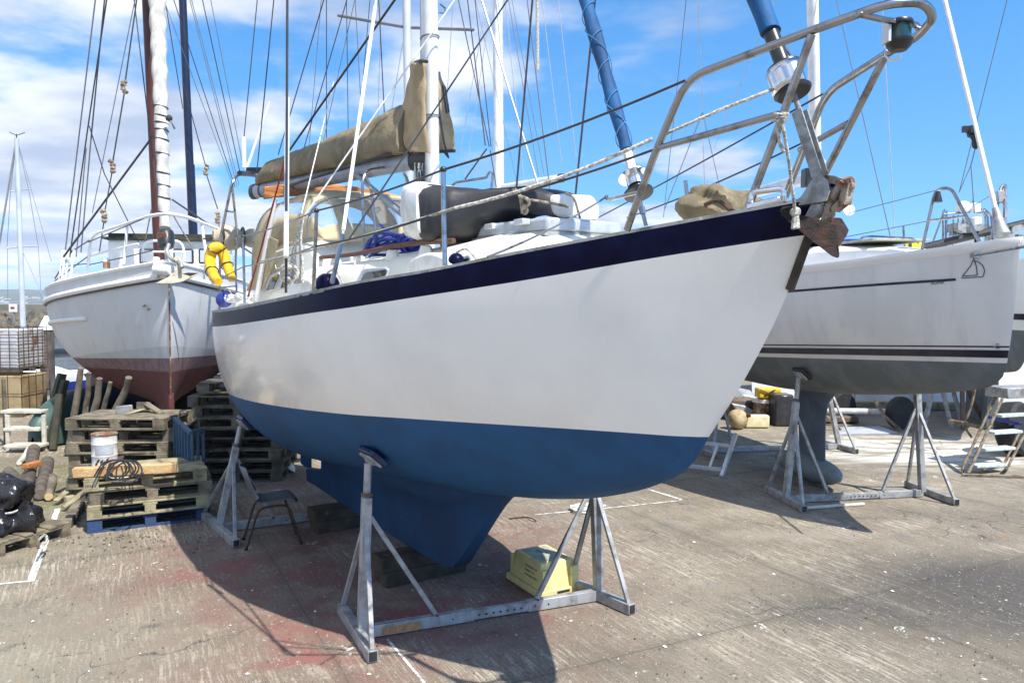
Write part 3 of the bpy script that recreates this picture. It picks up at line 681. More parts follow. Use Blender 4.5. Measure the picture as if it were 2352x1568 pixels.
# hatch under the black cover
mb = MB(); pts = [(.45, .33), (1.25, .36), (1.74, .30), (1.74, -.30), (.45, -.33)]
mb.prism([FR(t, s, 2.83) for t, s in pts], (0, 0, .085)); hatch = mesh('hatch', mb, M['windframe'], yacht, smooth=30, bevel=.02, seg=2)
mb = MB(); mb.prism([FR(t * 1.0 + (.02 if t < 1 else -.0), s * 1.06, 2.80) for t, s in pts], (0, 0, .03)); mesh('seal', mb, M['rail'], hatch)
mb = MB()
for t in (1.2, 1.55): 
    c = FR(t, .355, 2.895); mb.obox(c, V((FR.b.x, FR.b.y, 0)) * .05, V((FR.r.x, FR.r.y, 0)) * .03, (0, 0, .018))
split('hinge', mb, M['alu'], hatch, bevel=.004)
# ---- sprayhood: an arched hood with clear windows, open aft
hood_rows = []
HSEC = [(-1.24, .60, 2.96, .00), (-1.30, .64, 2.99, .14), (-1.42, .66, 3.0, .32), (-1.62, .68, 3.0, .46), (-2.0, .71, 2.98, .54), (-2.5, .73, 2.93, .6), (-3.02, .77, 2.62, .9)]
NS = 28
def hoodpt(t, w, z0, hh, u):                # u 0..1 from starboard foot over the top to port foot
    a = math.pi * u; c_, s_ = math.cos(a), math.sin(a)
    return FR(t, w * math.copysign(abs(c_) ** .55, c_), z0 + hh * s_ ** .62 + .0)
fine = []
for i in range(25):
    x = i / 24 * (len(HSEC) - 1); k = min(int(x), len(HSEC) - 2); f = x - k
    fine.append([lerp(HSEC[k][j], HSEC[k + 1][j], f) for j in range(4)])
hoodmesh = MB(); winmesh = MB(); framem = MB()
rows = [[hoodpt(*h_, u / NS) for u in range(NS + 1)] for h_ in fine]
def is_win(i, u):
    # side windows on both flanks, three front windows
    if 13 <= i <= 19 and (3 <= u <= 7 or NS - 8 <= u <= NS - 4): return True
    if 4 <= i <= 10 and (11 <= u <= 17 or 3 <= u <= 8 or 20 <= u <= 25): return True
    return False
fs_c, fs_w = [], []
n = NS + 1
for i in range(24):
    for u in range(NS):
        f = (i * n + u, i * n + u + 1, (i + 1) * n + u + 1, (i + 1) * n + u)
        (fs_w if is_win(i, u) else fs_c).append(f)
allv = [p for r_ in rows for p in r_]
hood = thing('spray_hood', 'tan canvas spray hood with clear plastic windows over the companionway', 'spray hood', FR(-2, 0, 2.9))
hc = mesh('canvas', MB().add(allv, fs_c), M['hood'], hood, smooth=60, solid=.008)
split('window', MB().add(allv, fs_w), M['vinyl'], hood, smooth=60)
mb = MB(); mb.tube(rows[-1], .014, 6); mb.tube(rows[10], .012, 6)
mesh('hood_frame', mb, M['steel'], hood)
# ---- mast, boom, kicker, rigging
mtop = 9.5
mx, my = FR.at(991, 300, 0).x, FR.at(991, 300, 0).y
mt, _ = FR.ts(FR.at(991, 300, 0))
ring = [(math.cos(a) * (.095 if math.cos(a) < 0 else .085), math.sin(a) * .062) for a in [2 * math.pi * k / 20 for k in range(20)]]
mast = mesh('mast', MB().loft([[FR(mt + a - .012 * (z - 2.8), b_, z) for a, b_ in ring] for z in (2.72, 5, 7, mtop)]), M['mastwhite'], yacht, smooth=60)
mb = MB(); mb.obox(FR(mt - .10 - .03, 0, 6.0), V((FR.b.x, FR.b.y, 0)) * .03, V((FR.r.x, FR.r.y, 0)) * .022, (0, 0, 2.9)); mesh('sail_track', mb, M['alugrey'], mast, bevel=.004)
mb = MB()
for z in (4.6, 3.95): mb.tube([FR(mt + a * 1.12 - .012 * (z - 2.8), b_ * 1.12, z) for a, b_ in ring], .006, 5, closed=True)
split('mast_band', mb, M['wiregrey'], mast)
mb = MB(); q = FR.at(1010, 10, -.08); mb.tube([q, FR.at(1022, 19, -.15), FR.at(1022, 32, -.15), FR.at(1008, 30, -.06)], .007, 5)
mesh('mast_step', mb, M['steel'], mast)
be = FR.at(586, 440, .62); bs = FR.at(968, 366, .04)
ringb = [(math.cos(a) * .052, math.sin(a) * .078) for a in [2 * math.pi * k / 16 for k in range(16)]]
bd = (be - bs).normalized(); bx_ = bd.cross(V((0, 0, 1))).normalized(); bu = bx_.cross(bd)
boom = mesh('boom', MB().loft([[p + bx_ * a + bu * b_ for a, b_ in ringb] for p in (bs, be)]), M['alugrey'], yacht, smooth=50)
mb = MB(); mb.loft([[p + bx_ * a * 1.12 + bu * b_ * 1.12 for a, b_ in ringb] for p in (be - bd * .03, be + bd * .05)]); mb.loft([[p + bx_ * a * 1.05 + bu * b_ * 1.05 for a, b_ in ringb] for p in (be - bd * .2, be - bd * .16)])
mb.loft([[p + bx_ * a * 1.1 + bu * b_ * 1.1 for a, b_ in ringb] for p in (bs - bd * .1, bs + bd * .12)])
split('boom_fitting', mb, M['blackplastic'], boom, smooth=50)
mb = MB(); k0, k1 = FR.at(822, 404, .26), FR.at(968, 528, .05); mb.tube([k0, k0.lerp(k1, .5)], .022, 10); mb.tube([k0.lerp(k1, .45), k1], .032, 10)
mesh('kicker_strut', mb, M['alugrey'], yacht)
# sail cover over the boom: lofted along the boom, a tall collar at the mast
secs = [((590, 402), .10, .03), ((600, 396), .2, .05), ((650, 378), .25, .085), ((720, 352), .27, .095), ((800, 316), .29, .1), ((880, 282), .33, .11), ((932, 262), .38, .12)]
cover = thing('sail_cover', 'weathered khaki sail cover laced along the boom of the foreground yacht', 'sail cover', bs)
rings = []
for i in range(41):
    k = i / 40; p = be.lerp(bs, .03 + .92 * k) + bu * .07
    hh = lerp(.22, .44, k ** 1.3); ww = lerp(.085, .15, k); sag = .015 * math.sin(k * 40) 
    if k < .06: hh *= .55 + 7 * k; ww *= .6 + 6 * k
    prof = [(0, 0), (.75, .0), (1.0, .16), (.95, .4), (.62, .72), (.22, .94), (0, 1.0), (-.22, .94), (-.62, .72), (-.95, .4), (-1.0, .16), (-.75, 0)]
    rings.append([p + bx_ * (a * ww + sag * (.5 - abs(b_ - .5))) + bu * (b_ * hh) + V(NZ.noise_vector((p + bx_ * a) * 4)) * .016 + V(NZ.noise_vector((p + bu * b_ * .9 + bx_ * a * .2) * 12)) * .008 for a, b_ in prof])
seam = [r_[3] * .5 + r_[4] * .5 + V((FR.r.x, FR.r.y, 0)) * .008 for r_ in rings[2:]]; hem = [r_[2] - bu * .01 + V((FR.r.x, FR.r.y, 0)) * .008 for r_ in rings[2:]]
mesh('cover_seam', MB().tube(seam, .006, 5), M['sleeper'], cover); mesh('cover_hem', MB().tube(hem, .007, 5), M['blackplastic'], cover)
mesh('boom_cover', MB().loft(rings), M['olive'], cover, smooth=70)
def canvas_panel(pts_l, pts_r, nrow, bulge, s_l, s_r, mat, name, parent, folds=9, amp=.02):
    rows = []
    L_ = curve([FR.at(x, y, s_l) for x, y in pts_l], nrow); Rr = curve([FR.at(x, y, s_r) for x, y in pts_r], nrow)
    for a, b_ in zip(L_, Rr):
        row = []
        for i in range(17):
            k = i / 16; p = a.lerp(b_, k); off = V((FR.r.x, FR.r.y, 0)) * (bulge * math.sin(math.pi * k) + amp * math.sin(k * folds + p.z * 3) * .6)
            row.append(p + off + V(NZ.noise_vector(p * 7)) * amp)
        rows.append(row)
    return mesh(name, MB().grid(rows), mat, parent, smooth=80, solid=.012)
canvas_panel([(954, 146), (948, 200), (934, 245), (928, 290), (936, 325), (954, 350)], [(980, 144), (980, 200), (981, 245), (983, 290), (985, 325), (987, 351)], 6, .09, .02, .1, M['tan'], 'mast_collar', cover)
canvas_panel([(1003, 165), (1004, 200), (1005, 260), (1005, 300), (1006, 347)], [(1014, 168), (1026, 205), (1036, 260), (1043, 300), (1046, 345)], 6, .04, -.08, -.2, M['tan'], 'luff_flap', cover, folds=14)
mb = MB(); mb.tube([FR.at(953, 144, .04), FR.at(966, 140, .14), FR.at(981, 142, .12)], .014, 6); mb.tube([FR.at(1006, 349, -.06), FR.at(1046, 347, -.2)], .014, 6)
mb.tube([FR.at(1016, 195, -.1), FR.at(1022, 200, -.1), FR.at(1031, 258, -.12), FR.at(1026, 260, -.12), FR.at(1016, 196, -.1)], .009, 5); mb.tube([FR.at(1007, 250, -.05), FR.at(1020, 330, -.08), FR.at(1030, 362, -.1), FR.at(1016, 345, -.1)], .009, 5)
mb.tube([FR.at(640, 434, .6), FR.at(720, 408, .5), FR.at(830, 374, .34), FR.at(900, 352, .2)], .016, 6)
split('cover_lacing', mb, M['blackplastic'], cover)
# ---- wires of the foreground yacht
def wires(lst, parent, name='shroud'):
    for pts, r, mat in lst:
        mesh(name, MB().tube(pts, r, 6), M[mat], parent)
def up(a, b, k):                           # carry the line a -> b on past b
    return b + (b - a) * k
def FA(x, y, s): return FR.at(x, y, s)
ws = []
def wire(a, b, ext, r, mat): ws.append(([a, up(a, b, ext)], r, mat))
wire(FA(657, 672, 1.36), P(660, 0, 6.1), .9, .011, 'wire')
ws.append(([FA(657, 590, 1.36), P(660, 225, 6.16)], .02, 'alu'))
wire(FA(787, 540, 1.0), P(864, 0, 6.25), 1.0, .008, 'wirewhite'); ws.append(([FA(787, 540, 1.0).lerp(P(864, 0, 6.25), .02), FA(787, 540, 1.0).lerp(P(864, 0, 6.25), .97)], .015, 'wirewhite'))
wire(FA(763, 648, 1.25), FA(787, 540, 1.05), 0, .016, 'steel')
wire(FA(697, 500, .95), P(943, 146, 6.45), .5, .007, 'wirewhite')
wire(FA(800, 552, 1.0), P(1166, 0, 6.2), .6, .007, 'wire')
wire(FA(570, 680, .98), FA(658, 355, .75), 0, .009, 'redrope'); wire(FA(658, 355, .75), P(907, 0, 6.6), .4, .01, 'wire')
wire(FA(693, 490, .9), P(732, 330, 7.2), 1.2, .005, 'wirewhite')
wire(FA(590, 395, .66), P(629, 0, 8.8), .8, .007, 'wire')
wire(FA(1186, 435, -.3), P(1223, 0, 6.0), .8, .008, 'wire')
wire(FA(1322, 446, -.6), P(1367, 0, 6.0), .8, .008, 'wire')
wires(ws, yacht)
# lifelines and stanchions
def stanchion(pts, s):
    p = [FA(x, y, s) for x, y in pts]; o = mesh('stanchion', MB().tube(p, .0125, 8), M['steel'], yacht)
    mesh('stanchion_cap', MB().ball(p[0], .018, 6), M['blackplastic'], o)
    return p
sB = lambda t: H.hb(t, 99) - .06
s1 = stanchion([(1018, 390), (1019, 487), (1022, 609)], sB(.75)); s2 = stanchion([(727, 484), (724, 566), (720, 668)], sB(-.95)); s3 = stanchion([(558, 543), (560, 612), (562, 696)], sB(-3.0))
s4 = stanchion([(505, 555), (505, 640), (504, 710)], sB(-3.9)); s5 = stanchion([(543, 545), (541, 620), (545, 700)], sB(-4.3) )
wl = []
pf, pm = FA(1574, 185, .50), FA(1512, 340, .46)
wl.append((sagline(s1[0], pf, .02), .006, 'wire')); wl.append((sagline(s2[0], s1[0], .015), .006, 'wire')); wl.append((sagline(s3[0], s2[0], .015), .006, 'wiregrey')); wl.append((sagline(s4[0], s3[0], 0), .006, 'wiregrey'))
wl.append((sagline(s1[1], pm, .02), .006, 'wire')); wl.append((sagline(s2[1], s1[1], .015), .006, 'wire')); wl.append((sagline(s3[1], s2[1], .015), .006, 'wiregrey')); wl.append((sagline(s4[1], s3[1], 0), .006, 'wiregrey'))
# port side lines seen beyond the foredeck
pl1 = FA(1890, 216, -.36); pl2 = FA(1840, 330, -.42)
wl.append((sagline(FA(1234, 570, -1.05), pl1, .02), .005, 'wire')); wl.append((sagline(FA(1440, 500, -.8), pl2, .02), .005, 'wire'))
wires(wl, yacht, 'lifeline')
# ---- pulpit
ST = 'steel'
def pipe(pts, r=.0165, parent=None, name='rail_tube', rb=.09):
    return mesh(name, MB().tube(bend([FA(*p) for p in pts], rb), r, 10), M[ST], parent or yacht)
pulpit = mesh('pulpit', MB().tube(bend([FA(1440, 528, .48), FA(1505, 350, .49), FA(1578, 180, .48), FA(1860, 72, .36), FA(2040, 8, .21), FA(2122, 5, .10), FA(2146, 40, 0), FA(2112, 82, -.10), FA(2036, 124, -.2), FA(1896, 214, -.33), FA(1800, 462, -.44)], .1, 6), .0175, 12), M[ST], yacht)
mb = MB(); mb.tube([FA(1864, 80, .36), FA(1778, 320, .38), FA(1718, 476, .40)], .0165, 10); mesh('pulpit_leg', mb, M[ST], pulpit)
mb = MB(); mb.tube([FA(2040, 116, -.2), FA(1880, 428, -.25)], .0165, 10); mesh('pulpit_leg', mb, M[ST], pulpit)
mb = MB(); mb.tube([FA(1506, 342, .49), FA(1790, 262, .38)], .0145, 10); mesh('pulpit_mid_rail', mb, M[ST], pulpit)
mb = MB(); mb.tube([FA(1836, 345, -.41), FA(1950, 282, -.23)], .0145, 10); mesh('pulpit_mid_rail', mb, M[ST], pulpit)
mb = MB(); mb.tube([FA(1968, 32, .29), FA(2030, 46, .16), FA(2104, 58, -.06), FA(2118, 76, -.09)], .013, 8); mesh('lamp_bracket', mb, M[ST], pulpit)
c = FA(2065, 78, .05); s_ = c.length / 3.1
lamp = mesh('navigation_light', MB().lathe([(.0, -.066), (.03, -.066), (.046, -.05), (.048, -.038), (.052, -.034), (.053, -.024)], c), M['blackplastic'], yacht)
mesh('lens', MB().lathe([(.044, -.024), (.045, .034)], c), M['greenlens'], lamp)
mesh('lamp_cap', MB().lathe([(.052, .034), (.053, .042), (.049, .05), (.03, .052), (.0, .052)], c), M['blackplastic'], lamp)
mb = MB(); mb.obox(c + V((-.05, -.0, .005)), (.005, 0, 0), (0, .03, 0), (0, 0, .042)); mesh('lamp_back', mb, M['alu'], lamp)
mb = MB(); mb.tube(curve([FA(2036, 116, 0), FA(2034, 128, .05), FA(2048, 140, .05), FA(2066, 136, .05), FA(2068, 124, .05)], 5), .0045, 6); mesh('lamp_cable', mb, M['white'], lamp)
# pushpit / stern gantry and gallows
mb = MB()
mb.tube(bend([FA(505, 576, 1.0), FA(505, 553, 1.0), FA(533, 418, .9), FA(548, 399, .8), FA(591, 399, .5)], .1), .016, 8)
mb.tube(bend([FA(541, 600, .7), FA(544, 530, .7), FA(533, 425, .8)], .05), .014, 8); mb.tube([FA(523, 485, .92), FA(540, 488, .75)], .011, 6)
mesh('stern_gantry', mb, M[ST], yacht)
mb = MB(); mb.tube([FA(550, 398, .8), FA(577, 400, .6), FA(598, 404, .4)], .03, 8); mb.box(FA(586, 392, .5) - V((.09, .05, .03)), FA(586, 392, .5) + V((.09, .05, .03))); mesh('solar_lamp', mb, M['blackplastic'], yacht)
mb = MB()
for y in (640, 660, 680): mb.tube([FA(505, y, 1.0), FA(541, y - 3, .7)], .009, 6)
mb.tube([FA(505, 632, 1.0), FA(562, 648, 1.0)], .009, 6)
mesh('pushpit', mb, M[ST], yacht)
ga = []
for i in range(13):
    k = i / 12; s = .80 - 1.6 * k; z = 3.50 + .10 * (1 - (2 * k - 1) ** 2); ga.append(FR(-2.45 - .1 * (1 - (2 * k - 1) ** 2), s, z))
bd2 = V((FR.b.x, FR.b.y, 0)) * .03
gall = mesh('boom_gallows', MB().loft([[p + bd2 + V((0, 0, .062)), p - bd2 + V((0, 0, .062)), p - bd2 - V((0, 0, .062)), p + bd2 - V((0, 0, .062))] for p in ga]), M['orangewood'], yacht, smooth=30, bevel=.012, seg=2)
mb = MB(); mb.tube([FA(633, 455, .78), FA(612, 560, .84), FA(588, 690, .88)], .025, 8); mb.tube([FR(-2.45, -.78, 3.48), FR(-2.6, -.85, 2.4)], .025, 8); split('gallows_post', mb, M['mastwhite'], gall)
# hoops by the mast
mb = MB(); mb.tube(bend([FA(837, 584, .45), FA(831, 394, .45), FA(905, 380, .05), FA(936, 404, -.1), FA(945, 522, -.1)], .14), .013, 8)
mb.tube(bend([FA(865, 550, .3), FA(852, 430, .3), FA(838, 402, .42)], .08), .013, 8); mesh('mast_hoop', mb, M[ST], yacht)
# ---- headsail furlers
stem_top = FR(3.32, 0, 2.95)
def fore(name, foot, mid, topk, r, label=None): pass
fl_c = FA(1812, 185, 0); axis = (FA(1742, 0, 0) - fl_c).normalized()
furl = mesh('headsail_furler', MB().lathe([(.0, -.075), (.075, -.075), (.083, -.065), (.083, -.058), (.05, -.055), (.05, .055), (.075, .055), (.08, .06), (.08, .072), (.04, .078), (.0, .08)], fl_c, axis, 24), M['blackplastic'], yacht, smooth=40)
ax_ = axis; a_ = ax_.orthogonal().normalized(); b2 = ax_.cross(a_); mb = MB()
toC = (V((0, 0, CH)) - fl_c); th0 = math.atan2(toC.dot(b2), toC.dot(a_))
rows = [[fl_c + ax_ * h_ + (a_ * math.cos(th) + b2 * math.sin(th)) * .087 for th in [th0 - .5 + 3.0 * i / 20 for i in range(21)]] for h_ in (-.06, -.03, .03, .06)]
rows = [[fl_c + ax_ * h_ + (a_ * math.cos(th) + b2 * math.sin(th)) * .086 for th in [th0 - 2.2 + 3.1 * i / 24 for i in range(25)]] for h_ in (-.058, -.03, .03, .058)]
mesh('furler_guard', mb.grid(rows), M['silver'], furl, smooth=60, solid=.006)
foil_top = fl_c + axis * 9
mesh('furler_tube', MB().tube([fl_c + axis * .07, fl_c + axis * .30], .036, 14), M['blackplastic'], furl)
def wrapped(a, b_, r0, r1, n=60, tw=7, amp=.12, lobes=2):
    d = (b_ - a).normalized(); x = d.orthogonal().normalized(); y = d.cross(x); rings = []
    for i in range(n + 1):
        k = i / n; r = lerp(r0, r1, k); rings.append([a.lerp(b_, k) + (x * math.cos(th) + y * math.sin(th)) * r * (1 + amp * math.cos(lobes * th - k * tw * 6.28)) for th in [2*math.pi*j/14 for j in range(14)]])
    return MB().loft(rings)
mesh('furled_headsail', wrapped(fl_c + axis * .27, fl_c + axis * 7.5, .052, .075, 80, 9), M['bluesail'], yacht, smooth=70)
mb = MB(); f0, f1 = FA(1884, 404, 0), fl_c - axis * .07
jn = f0.lerp(f1, .78)
for s in (-.022, .022):
    off = V((FR.r.x, FR.r.y, 0)) * s; mb.beam(f0 + off, jn + off, .055, .006, (FR.r.x, FR.r.y, 0))
mb.tube([jn, f1], .013, 8)
mesh('stay_plate', mb, M['galvplate'], yacht, bevel=.002)
mb = MB(); mb.tube([fl_c + axis * .075 + V((.05, 0, 0)), fl_c + axis * .13 + V((.055, 0, 0)), fl_c + axis * .22 + V((.03, 0, 0)), fl_c + axis * .5 + V((.02, 0, 0))], .006, 6); mesh('tack_shackle', mb, M[ST], furl)
# staysail stay
c2 = FA(1461, 423, 0); d2 = (P(1345, 0, 5.15) - c2).normalized(); 
f2 = mesh('staysail_furler', MB().lathe([(.0, -.07), (.085, -.068), (.085, -.056), (.04, -.05), (.04, -.02), (.05, -.015)], c2, d2, 22), M['blackplastic'], yacht, smooth=40)
mb = MB(); mb.lathe([(.05, .055), (.092, .055), (.092, .05), (.052, .045), (.052, -.015)], c2, d2, 22); mesh('furler_guard', mb, M['silver'], f2, smooth=40)
def cord(a, b_, r0, r1, turns, name, parent, lo=0, hi=1, n=260):
    d = (b_ - a).normalized(); x = d.orthogonal().normalized(); y = d.cross(x); pts = []
    for i in range(n + 1):
        k = lerp(lo, hi, i / n); th = k * turns * 6.283; r = lerp(r0, r1, k) * 1.06; pts.append(a.lerp(b_, k) + (x * math.cos(th) + y * math.sin(th)) * r)
    mesh(name, MB().tube(pts, .003, 5), M['cordblue'], parent)
mesh('furled_staysail', wrapped(c2 + d2 * .24, c2 + d2 * 6.5, .038, .075, 90, 12, .1, 2), M['bluesail'], yacht, smooth=70)
cord(c2 + d2 * .24, c2 + d2 * 6.5, .043, .082, 26, 'spiral_cord', yacht, 0, .5)
cord(c2 + d2 * .24, c2 + d2 * 6.5, .043, .082, -11, 'spiral_cord', yacht, 0, .5)
mb = MB(); mb.tube([c2 + d2 * .05, c2 + d2 * .27], .03, 8); mb.jitter(.012, 30); mesh('sail_tack', mb, M['grime'], f2)
mb = MB(); q = FA(1484, 520, 0); mb.tube([c2 - d2 * .06, c2.lerp(q, .55)], .01, 6); mb.tube([c2.lerp(q, .55), c2.lerp(q, .72)], .018, 8); mb.tube([c2.lerp(q, .7), q], .011, 6); mesh('bottlescrew', mb, M[ST], yacht)
mb = MB(); mb.tube(curve([FA(1476, 440, .05), FA(1440, 448, .1), FA(1400, 458, .12), FA(1392, 450, .12)], 4), .01, 6); mesh('furler_arm', mb, M[ST], f2)
# furling lines led aft
wires([([FA(1790, 200, .04), FA(1660, 250, .3), FA(1512, 315, .47)], .008, 'rope'), (sagline(FA(1500, 318, .5), FA(1045, 478, sB(.7)), .03), .009, 'rope'), (sagline(FA(1045, 478, sB(.7)), FA(600, 600, sB(-2.8)), .02), .008, 'rope'), (sagline(FA(1392, 453, .1), FA(1120, 590, 1.1), .02), .006, 'wiregrey')], yacht, 'furling_line')
# bow roller
mb = MB(); poly = [FA(x, y, .05) for x, y in ((1802, 478), (1842, 452), (1866, 415), (1882, 398), (1903, 415), (1908, 440), (1900, 462), (1880, 466))]
mb.prism(poly, V((FR.r.x, FR.r.y, 0)) * .01); mb.prism([p - V((FR.r.x, FR.r.y, 0)) * .11 for p in poly], V((FR.r.x, FR.r.y, 0)) * .01)
br = mesh('bow_roller', mb, M['galvplate'], yacht, bevel=.002)
c = FA(1902, 440, 0); mb = MB(); mb.lathe([(.028, -.05), (.045, -.045), (.03, 0), (.045, .045), (.028, .05)], c, (FR.r.x, FR.r.y, 0)); mesh('roller', mb, M['blackplastic'], br)
mb = MB(); mb.prism([FA(x, y, .0) for x, y in ((1864, 500), (1880, 470), (1902, 470), (1898, 490), (1880, 505))], V((FR.r.x, FR.r.y, 0)) * .05); mesh('stem_fitting', mb, M['galvplate'], yacht)
# cleat / fairlead on the bow edge
mb = MB(); a, b_ = FA(1725, 470, .42), FA(1800, 452, .34); mb.tube(bend([a, a + V((0, 0, .05)), b_ + V((0, 0, .035)), b_ - V((0, 0, .02))], .04), .013, 8); mb.obox(a.lerp(b_, .5) - V((0, 0, .01)), (b_ - a) * .5, V((FR.r.x, FR.r.y, 0)) * .03, (0, 0, .012)); mesh('fairlead', mb, M['silver'], yacht, bevel=.004)
mb = MB(); mb.tube([FA(1574, 415, -.4), FA(1584, 492, -.4)], .0125, 8); mesh('stanchion', mb, M[ST], yacht)

# ---------------------------------------------------------------- things lying on the foreground yacht
# plough anchor hanging at the bow
anc = thing('plough_anchor', 'rusty plough anchor hung over the bow of the white and navy yacht', 'anchor', FA(1880, 500, .1))
sA = .12
tip, L1, T1 = FA(1922, 592, .06), FA(1795, 480, .20), FA(1928, 505, .0)
rid = [FA(1843, 500, .08), FA(1880, 512, .05), FA(1915, 525, .02)]
mb = MB()
nearP = [FA(x, y, q_) for x, y, q_ in ((1790, 482, .22), (1797, 474, .21), (1821, 472, .18), (1838, 494, .13), (1874, 502, .08), (1916, 515, .03), (1920, 540, .03), (1919, 570, .035), (1923, 593, .04), (1909, 588, .07), (1865, 554, .13), (1837, 531, .17), (1811, 510, .2), (1793, 494, .22))]
mb.prism(nearP, V((FR.r.x, FR.r.y, 0)) * -.014)
farP = [FA(x, y, q_) for x, y, q_ in ((1922, 592, .03), (1921, 568, .0), (1939, 542, -.1), (1945, 529, -.13), (1928, 501, -.14), (1916, 500, -.13), (1908, 508, -.08), (1914, 525, .0))]
mb.prism(farP, V((FR.b.x, FR.b.y, 0)) * .014)
mesh('fluke', mb, M['rust'], anc, smooth=30, bevel=.005)
mb = MB(); rr_ = [[FA(x, y, .035), FA(x, y, -.02)] for x, y in ((1888, 516), (1902, 480), (1912, 455), (1926, 432), (1938, 420))]
for (x0, y0), (x1, y1), w_ in (((1896, 520), (1908, 478), .06), ((1906, 482), (1922, 450), .065), ((1918, 456), (1944, 418), .075)): mb.beam(FA(x0, y0, .0), FA(x1, y1, .0), .022, w_, (FR.r.x, FR.r.y, 0))
mb.beam(FA(1950, 420, 0), FA(1940, 470, 0), .03, .05, (FR.r.x, FR.r.y, 0)); mb.beam(FA(1900, 410, 0), FA(1952, 422, 0), .03, .045, (FR.r.x, FR.r.y, 0)); mb.beam(FA(1942, 462, 0), FA(1918, 482, 0), .025, .05, (FR.r.x, FR.r.y, 0))
mb.tube(curve([FA(1936, 416, 0), FA(1954, 412, 0), FA(1957, 430, 0), FA(1940, 432, 0)], 5), .013, 7)
mesh('shank', mb, M['rustlight'], anc, smooth=30, bevel=.006, seg=2)
# lashing rope
ln = thing('mooring_rope', 'frayed grey rope tied round the pulpit leg and hanging to the rusty anchor', 'rope', FA(1826, 500, .25))
mb = MB(); mb.tube(curve([FA(1792, 264, .39), FA(1800, 300, .38), (FA(1812, 370, .33)), FA(1818, 420, .30), FA(1824, 465, .27), FA(1825, 490, .25)], 5), .0075, 8)
mb.tube(curve([FA(1796, 268, .39), FA(1788, 295, .39), FA(1790, 325, .37), FA(1801, 350, .36)], 5), .008, 8)
mesh('rope_line', mb, M['rope'], ln)
mb = MB()
for y in (262, 269, 276): 
    c = FA(1794 - (y - 262) * .3, y, .385); mb.tube([c + V((math.cos(a) * .026, math.sin(a) * .026, .008 * math.sin(a))) for a in [6.28 * k / 10 for k in range(10)]], .008, 6, closed=True)
c = FA(1827, 487, .24); mb.ball(c, .022, 8); mb.tube([c, c + V((.0, -.005, -.07))], [.013, .02], 8)
split('knot', mb.jitter(.003, 60), M['rope'], ln)
# rolled black cover on the coachroof with its white ends
roll = thing('rolled_dinghy', 'dinghy rolled in a black cover and lashed on the coachroof', 'dinghy', FR(.8, 0, 2.9))
rings = []
RL = [((1034, 430), (1050, 553), .42, .30), ((1065, 431), (1075, 553), .40, .28), ((1100, 436), (1105, 532), .34, .26), ((1140, 441), (1142, 512), .24, .24), ((1190, 438), (1195, 496), .12, .22), ((1240, 436), (1245, 496), .0, .2), ((1306, 446), (1308, 497), -.1, .17)]
def rollring(tp, bt, s, wd, n=16):
    a, b_ = FA(*tp, s), FA(*bt, s); c = (a + b_) / 2; hh = (a.z - b_.z) / 2; out = []
    for k in range(n):
        th = 2*math.pi*k/n; y = math.sin(th); x = math.cos(th)
        out.append(c + V((0, 0, 1)) * hh * math.copysign(abs(y) ** .5, y) + V((FR.r.x, FR.r.y, 0)) * wd * math.copysign(abs(x) ** .45, x))
    return out
base = [rollring(*r_) for r_ in RL]; rings = []
for i in range(len(base) - 1):
    for j in range(5): rings.append([a.lerp(b_, j / 5) for a, b_ in zip(base[i], base[i + 1])])
rings.append(base[-1])
mb = MB().loft(rings); mb.v = [p + V(NZ.noise_vector(p * 4)) * .03 + V((1, .4, .7)) * (.05 * (.25 - abs(NZ.noise(V((p.x * 5, p.y * 3, p.z * 9)))))) for p in mb.v]
mesh('black_cover', mb, M['black'], roll, smooth=75)
r0 = rollring((972, 421), (982, 548), .46, .2); r1 = rollring((1010, 426), (1012, 556), .47, .26); r2 = rollring((1033, 431), (1047, 552), .44, .275)
mb = MB().loft([r0, r1, r2]); mb.v = [p + V(NZ.noise_vector(p * 6)) * .018 for p in mb.v]; mesh('white_end', mb, M['grime'], roll, smooth=70)
r0 = rollring((1304, 447), (1306, 498), -.1, .165); r1 = rollring((1325, 446), (1325, 500), -.12, .16); r2 = rollring((1343, 456), (1341, 502), -.14, .12)
mb = MB().loft([r0, r1, r2]); mb.v = [p + V(NZ.noise_vector(p * 9)) * .02 for p in mb.v]; mesh('white_end', mb, M['grime'], roll, smooth=70)
mb = MB(); mb.tube(curve([FA(1184, 436, .28), FA(1194, 450, .34), FA(1198, 470, .35), FA(1200, 490, .33)], 5), .011, 7); mb.tube(curve([FA(1196, 452, .35), FA(1212, 458, .35), FA(1214, 470, .34), FA(1202, 478, .35), FA(1205, 490, .33), FA(1210, 484, .33), FA(1203, 470, .35)], 5), .011, 7)
mb.tube(curve([FA(1216, 459, .33), FA(1260, 466, .2), FA(1306, 475, .08)], 5), .009, 7); mb.tube(curve([FA(1184, 437, .28), FA(1160, 438, .1), FA(1140, 441, .0)], 5), .01, 7); mb.tube(curve([FA(1300, 444, .07), FA(1318, 455, .05), FA(1328, 485, .04), FA(1332, 500, .0)], 5), .008, 7)
mesh('lashing', mb, M['ropeold'], roll)
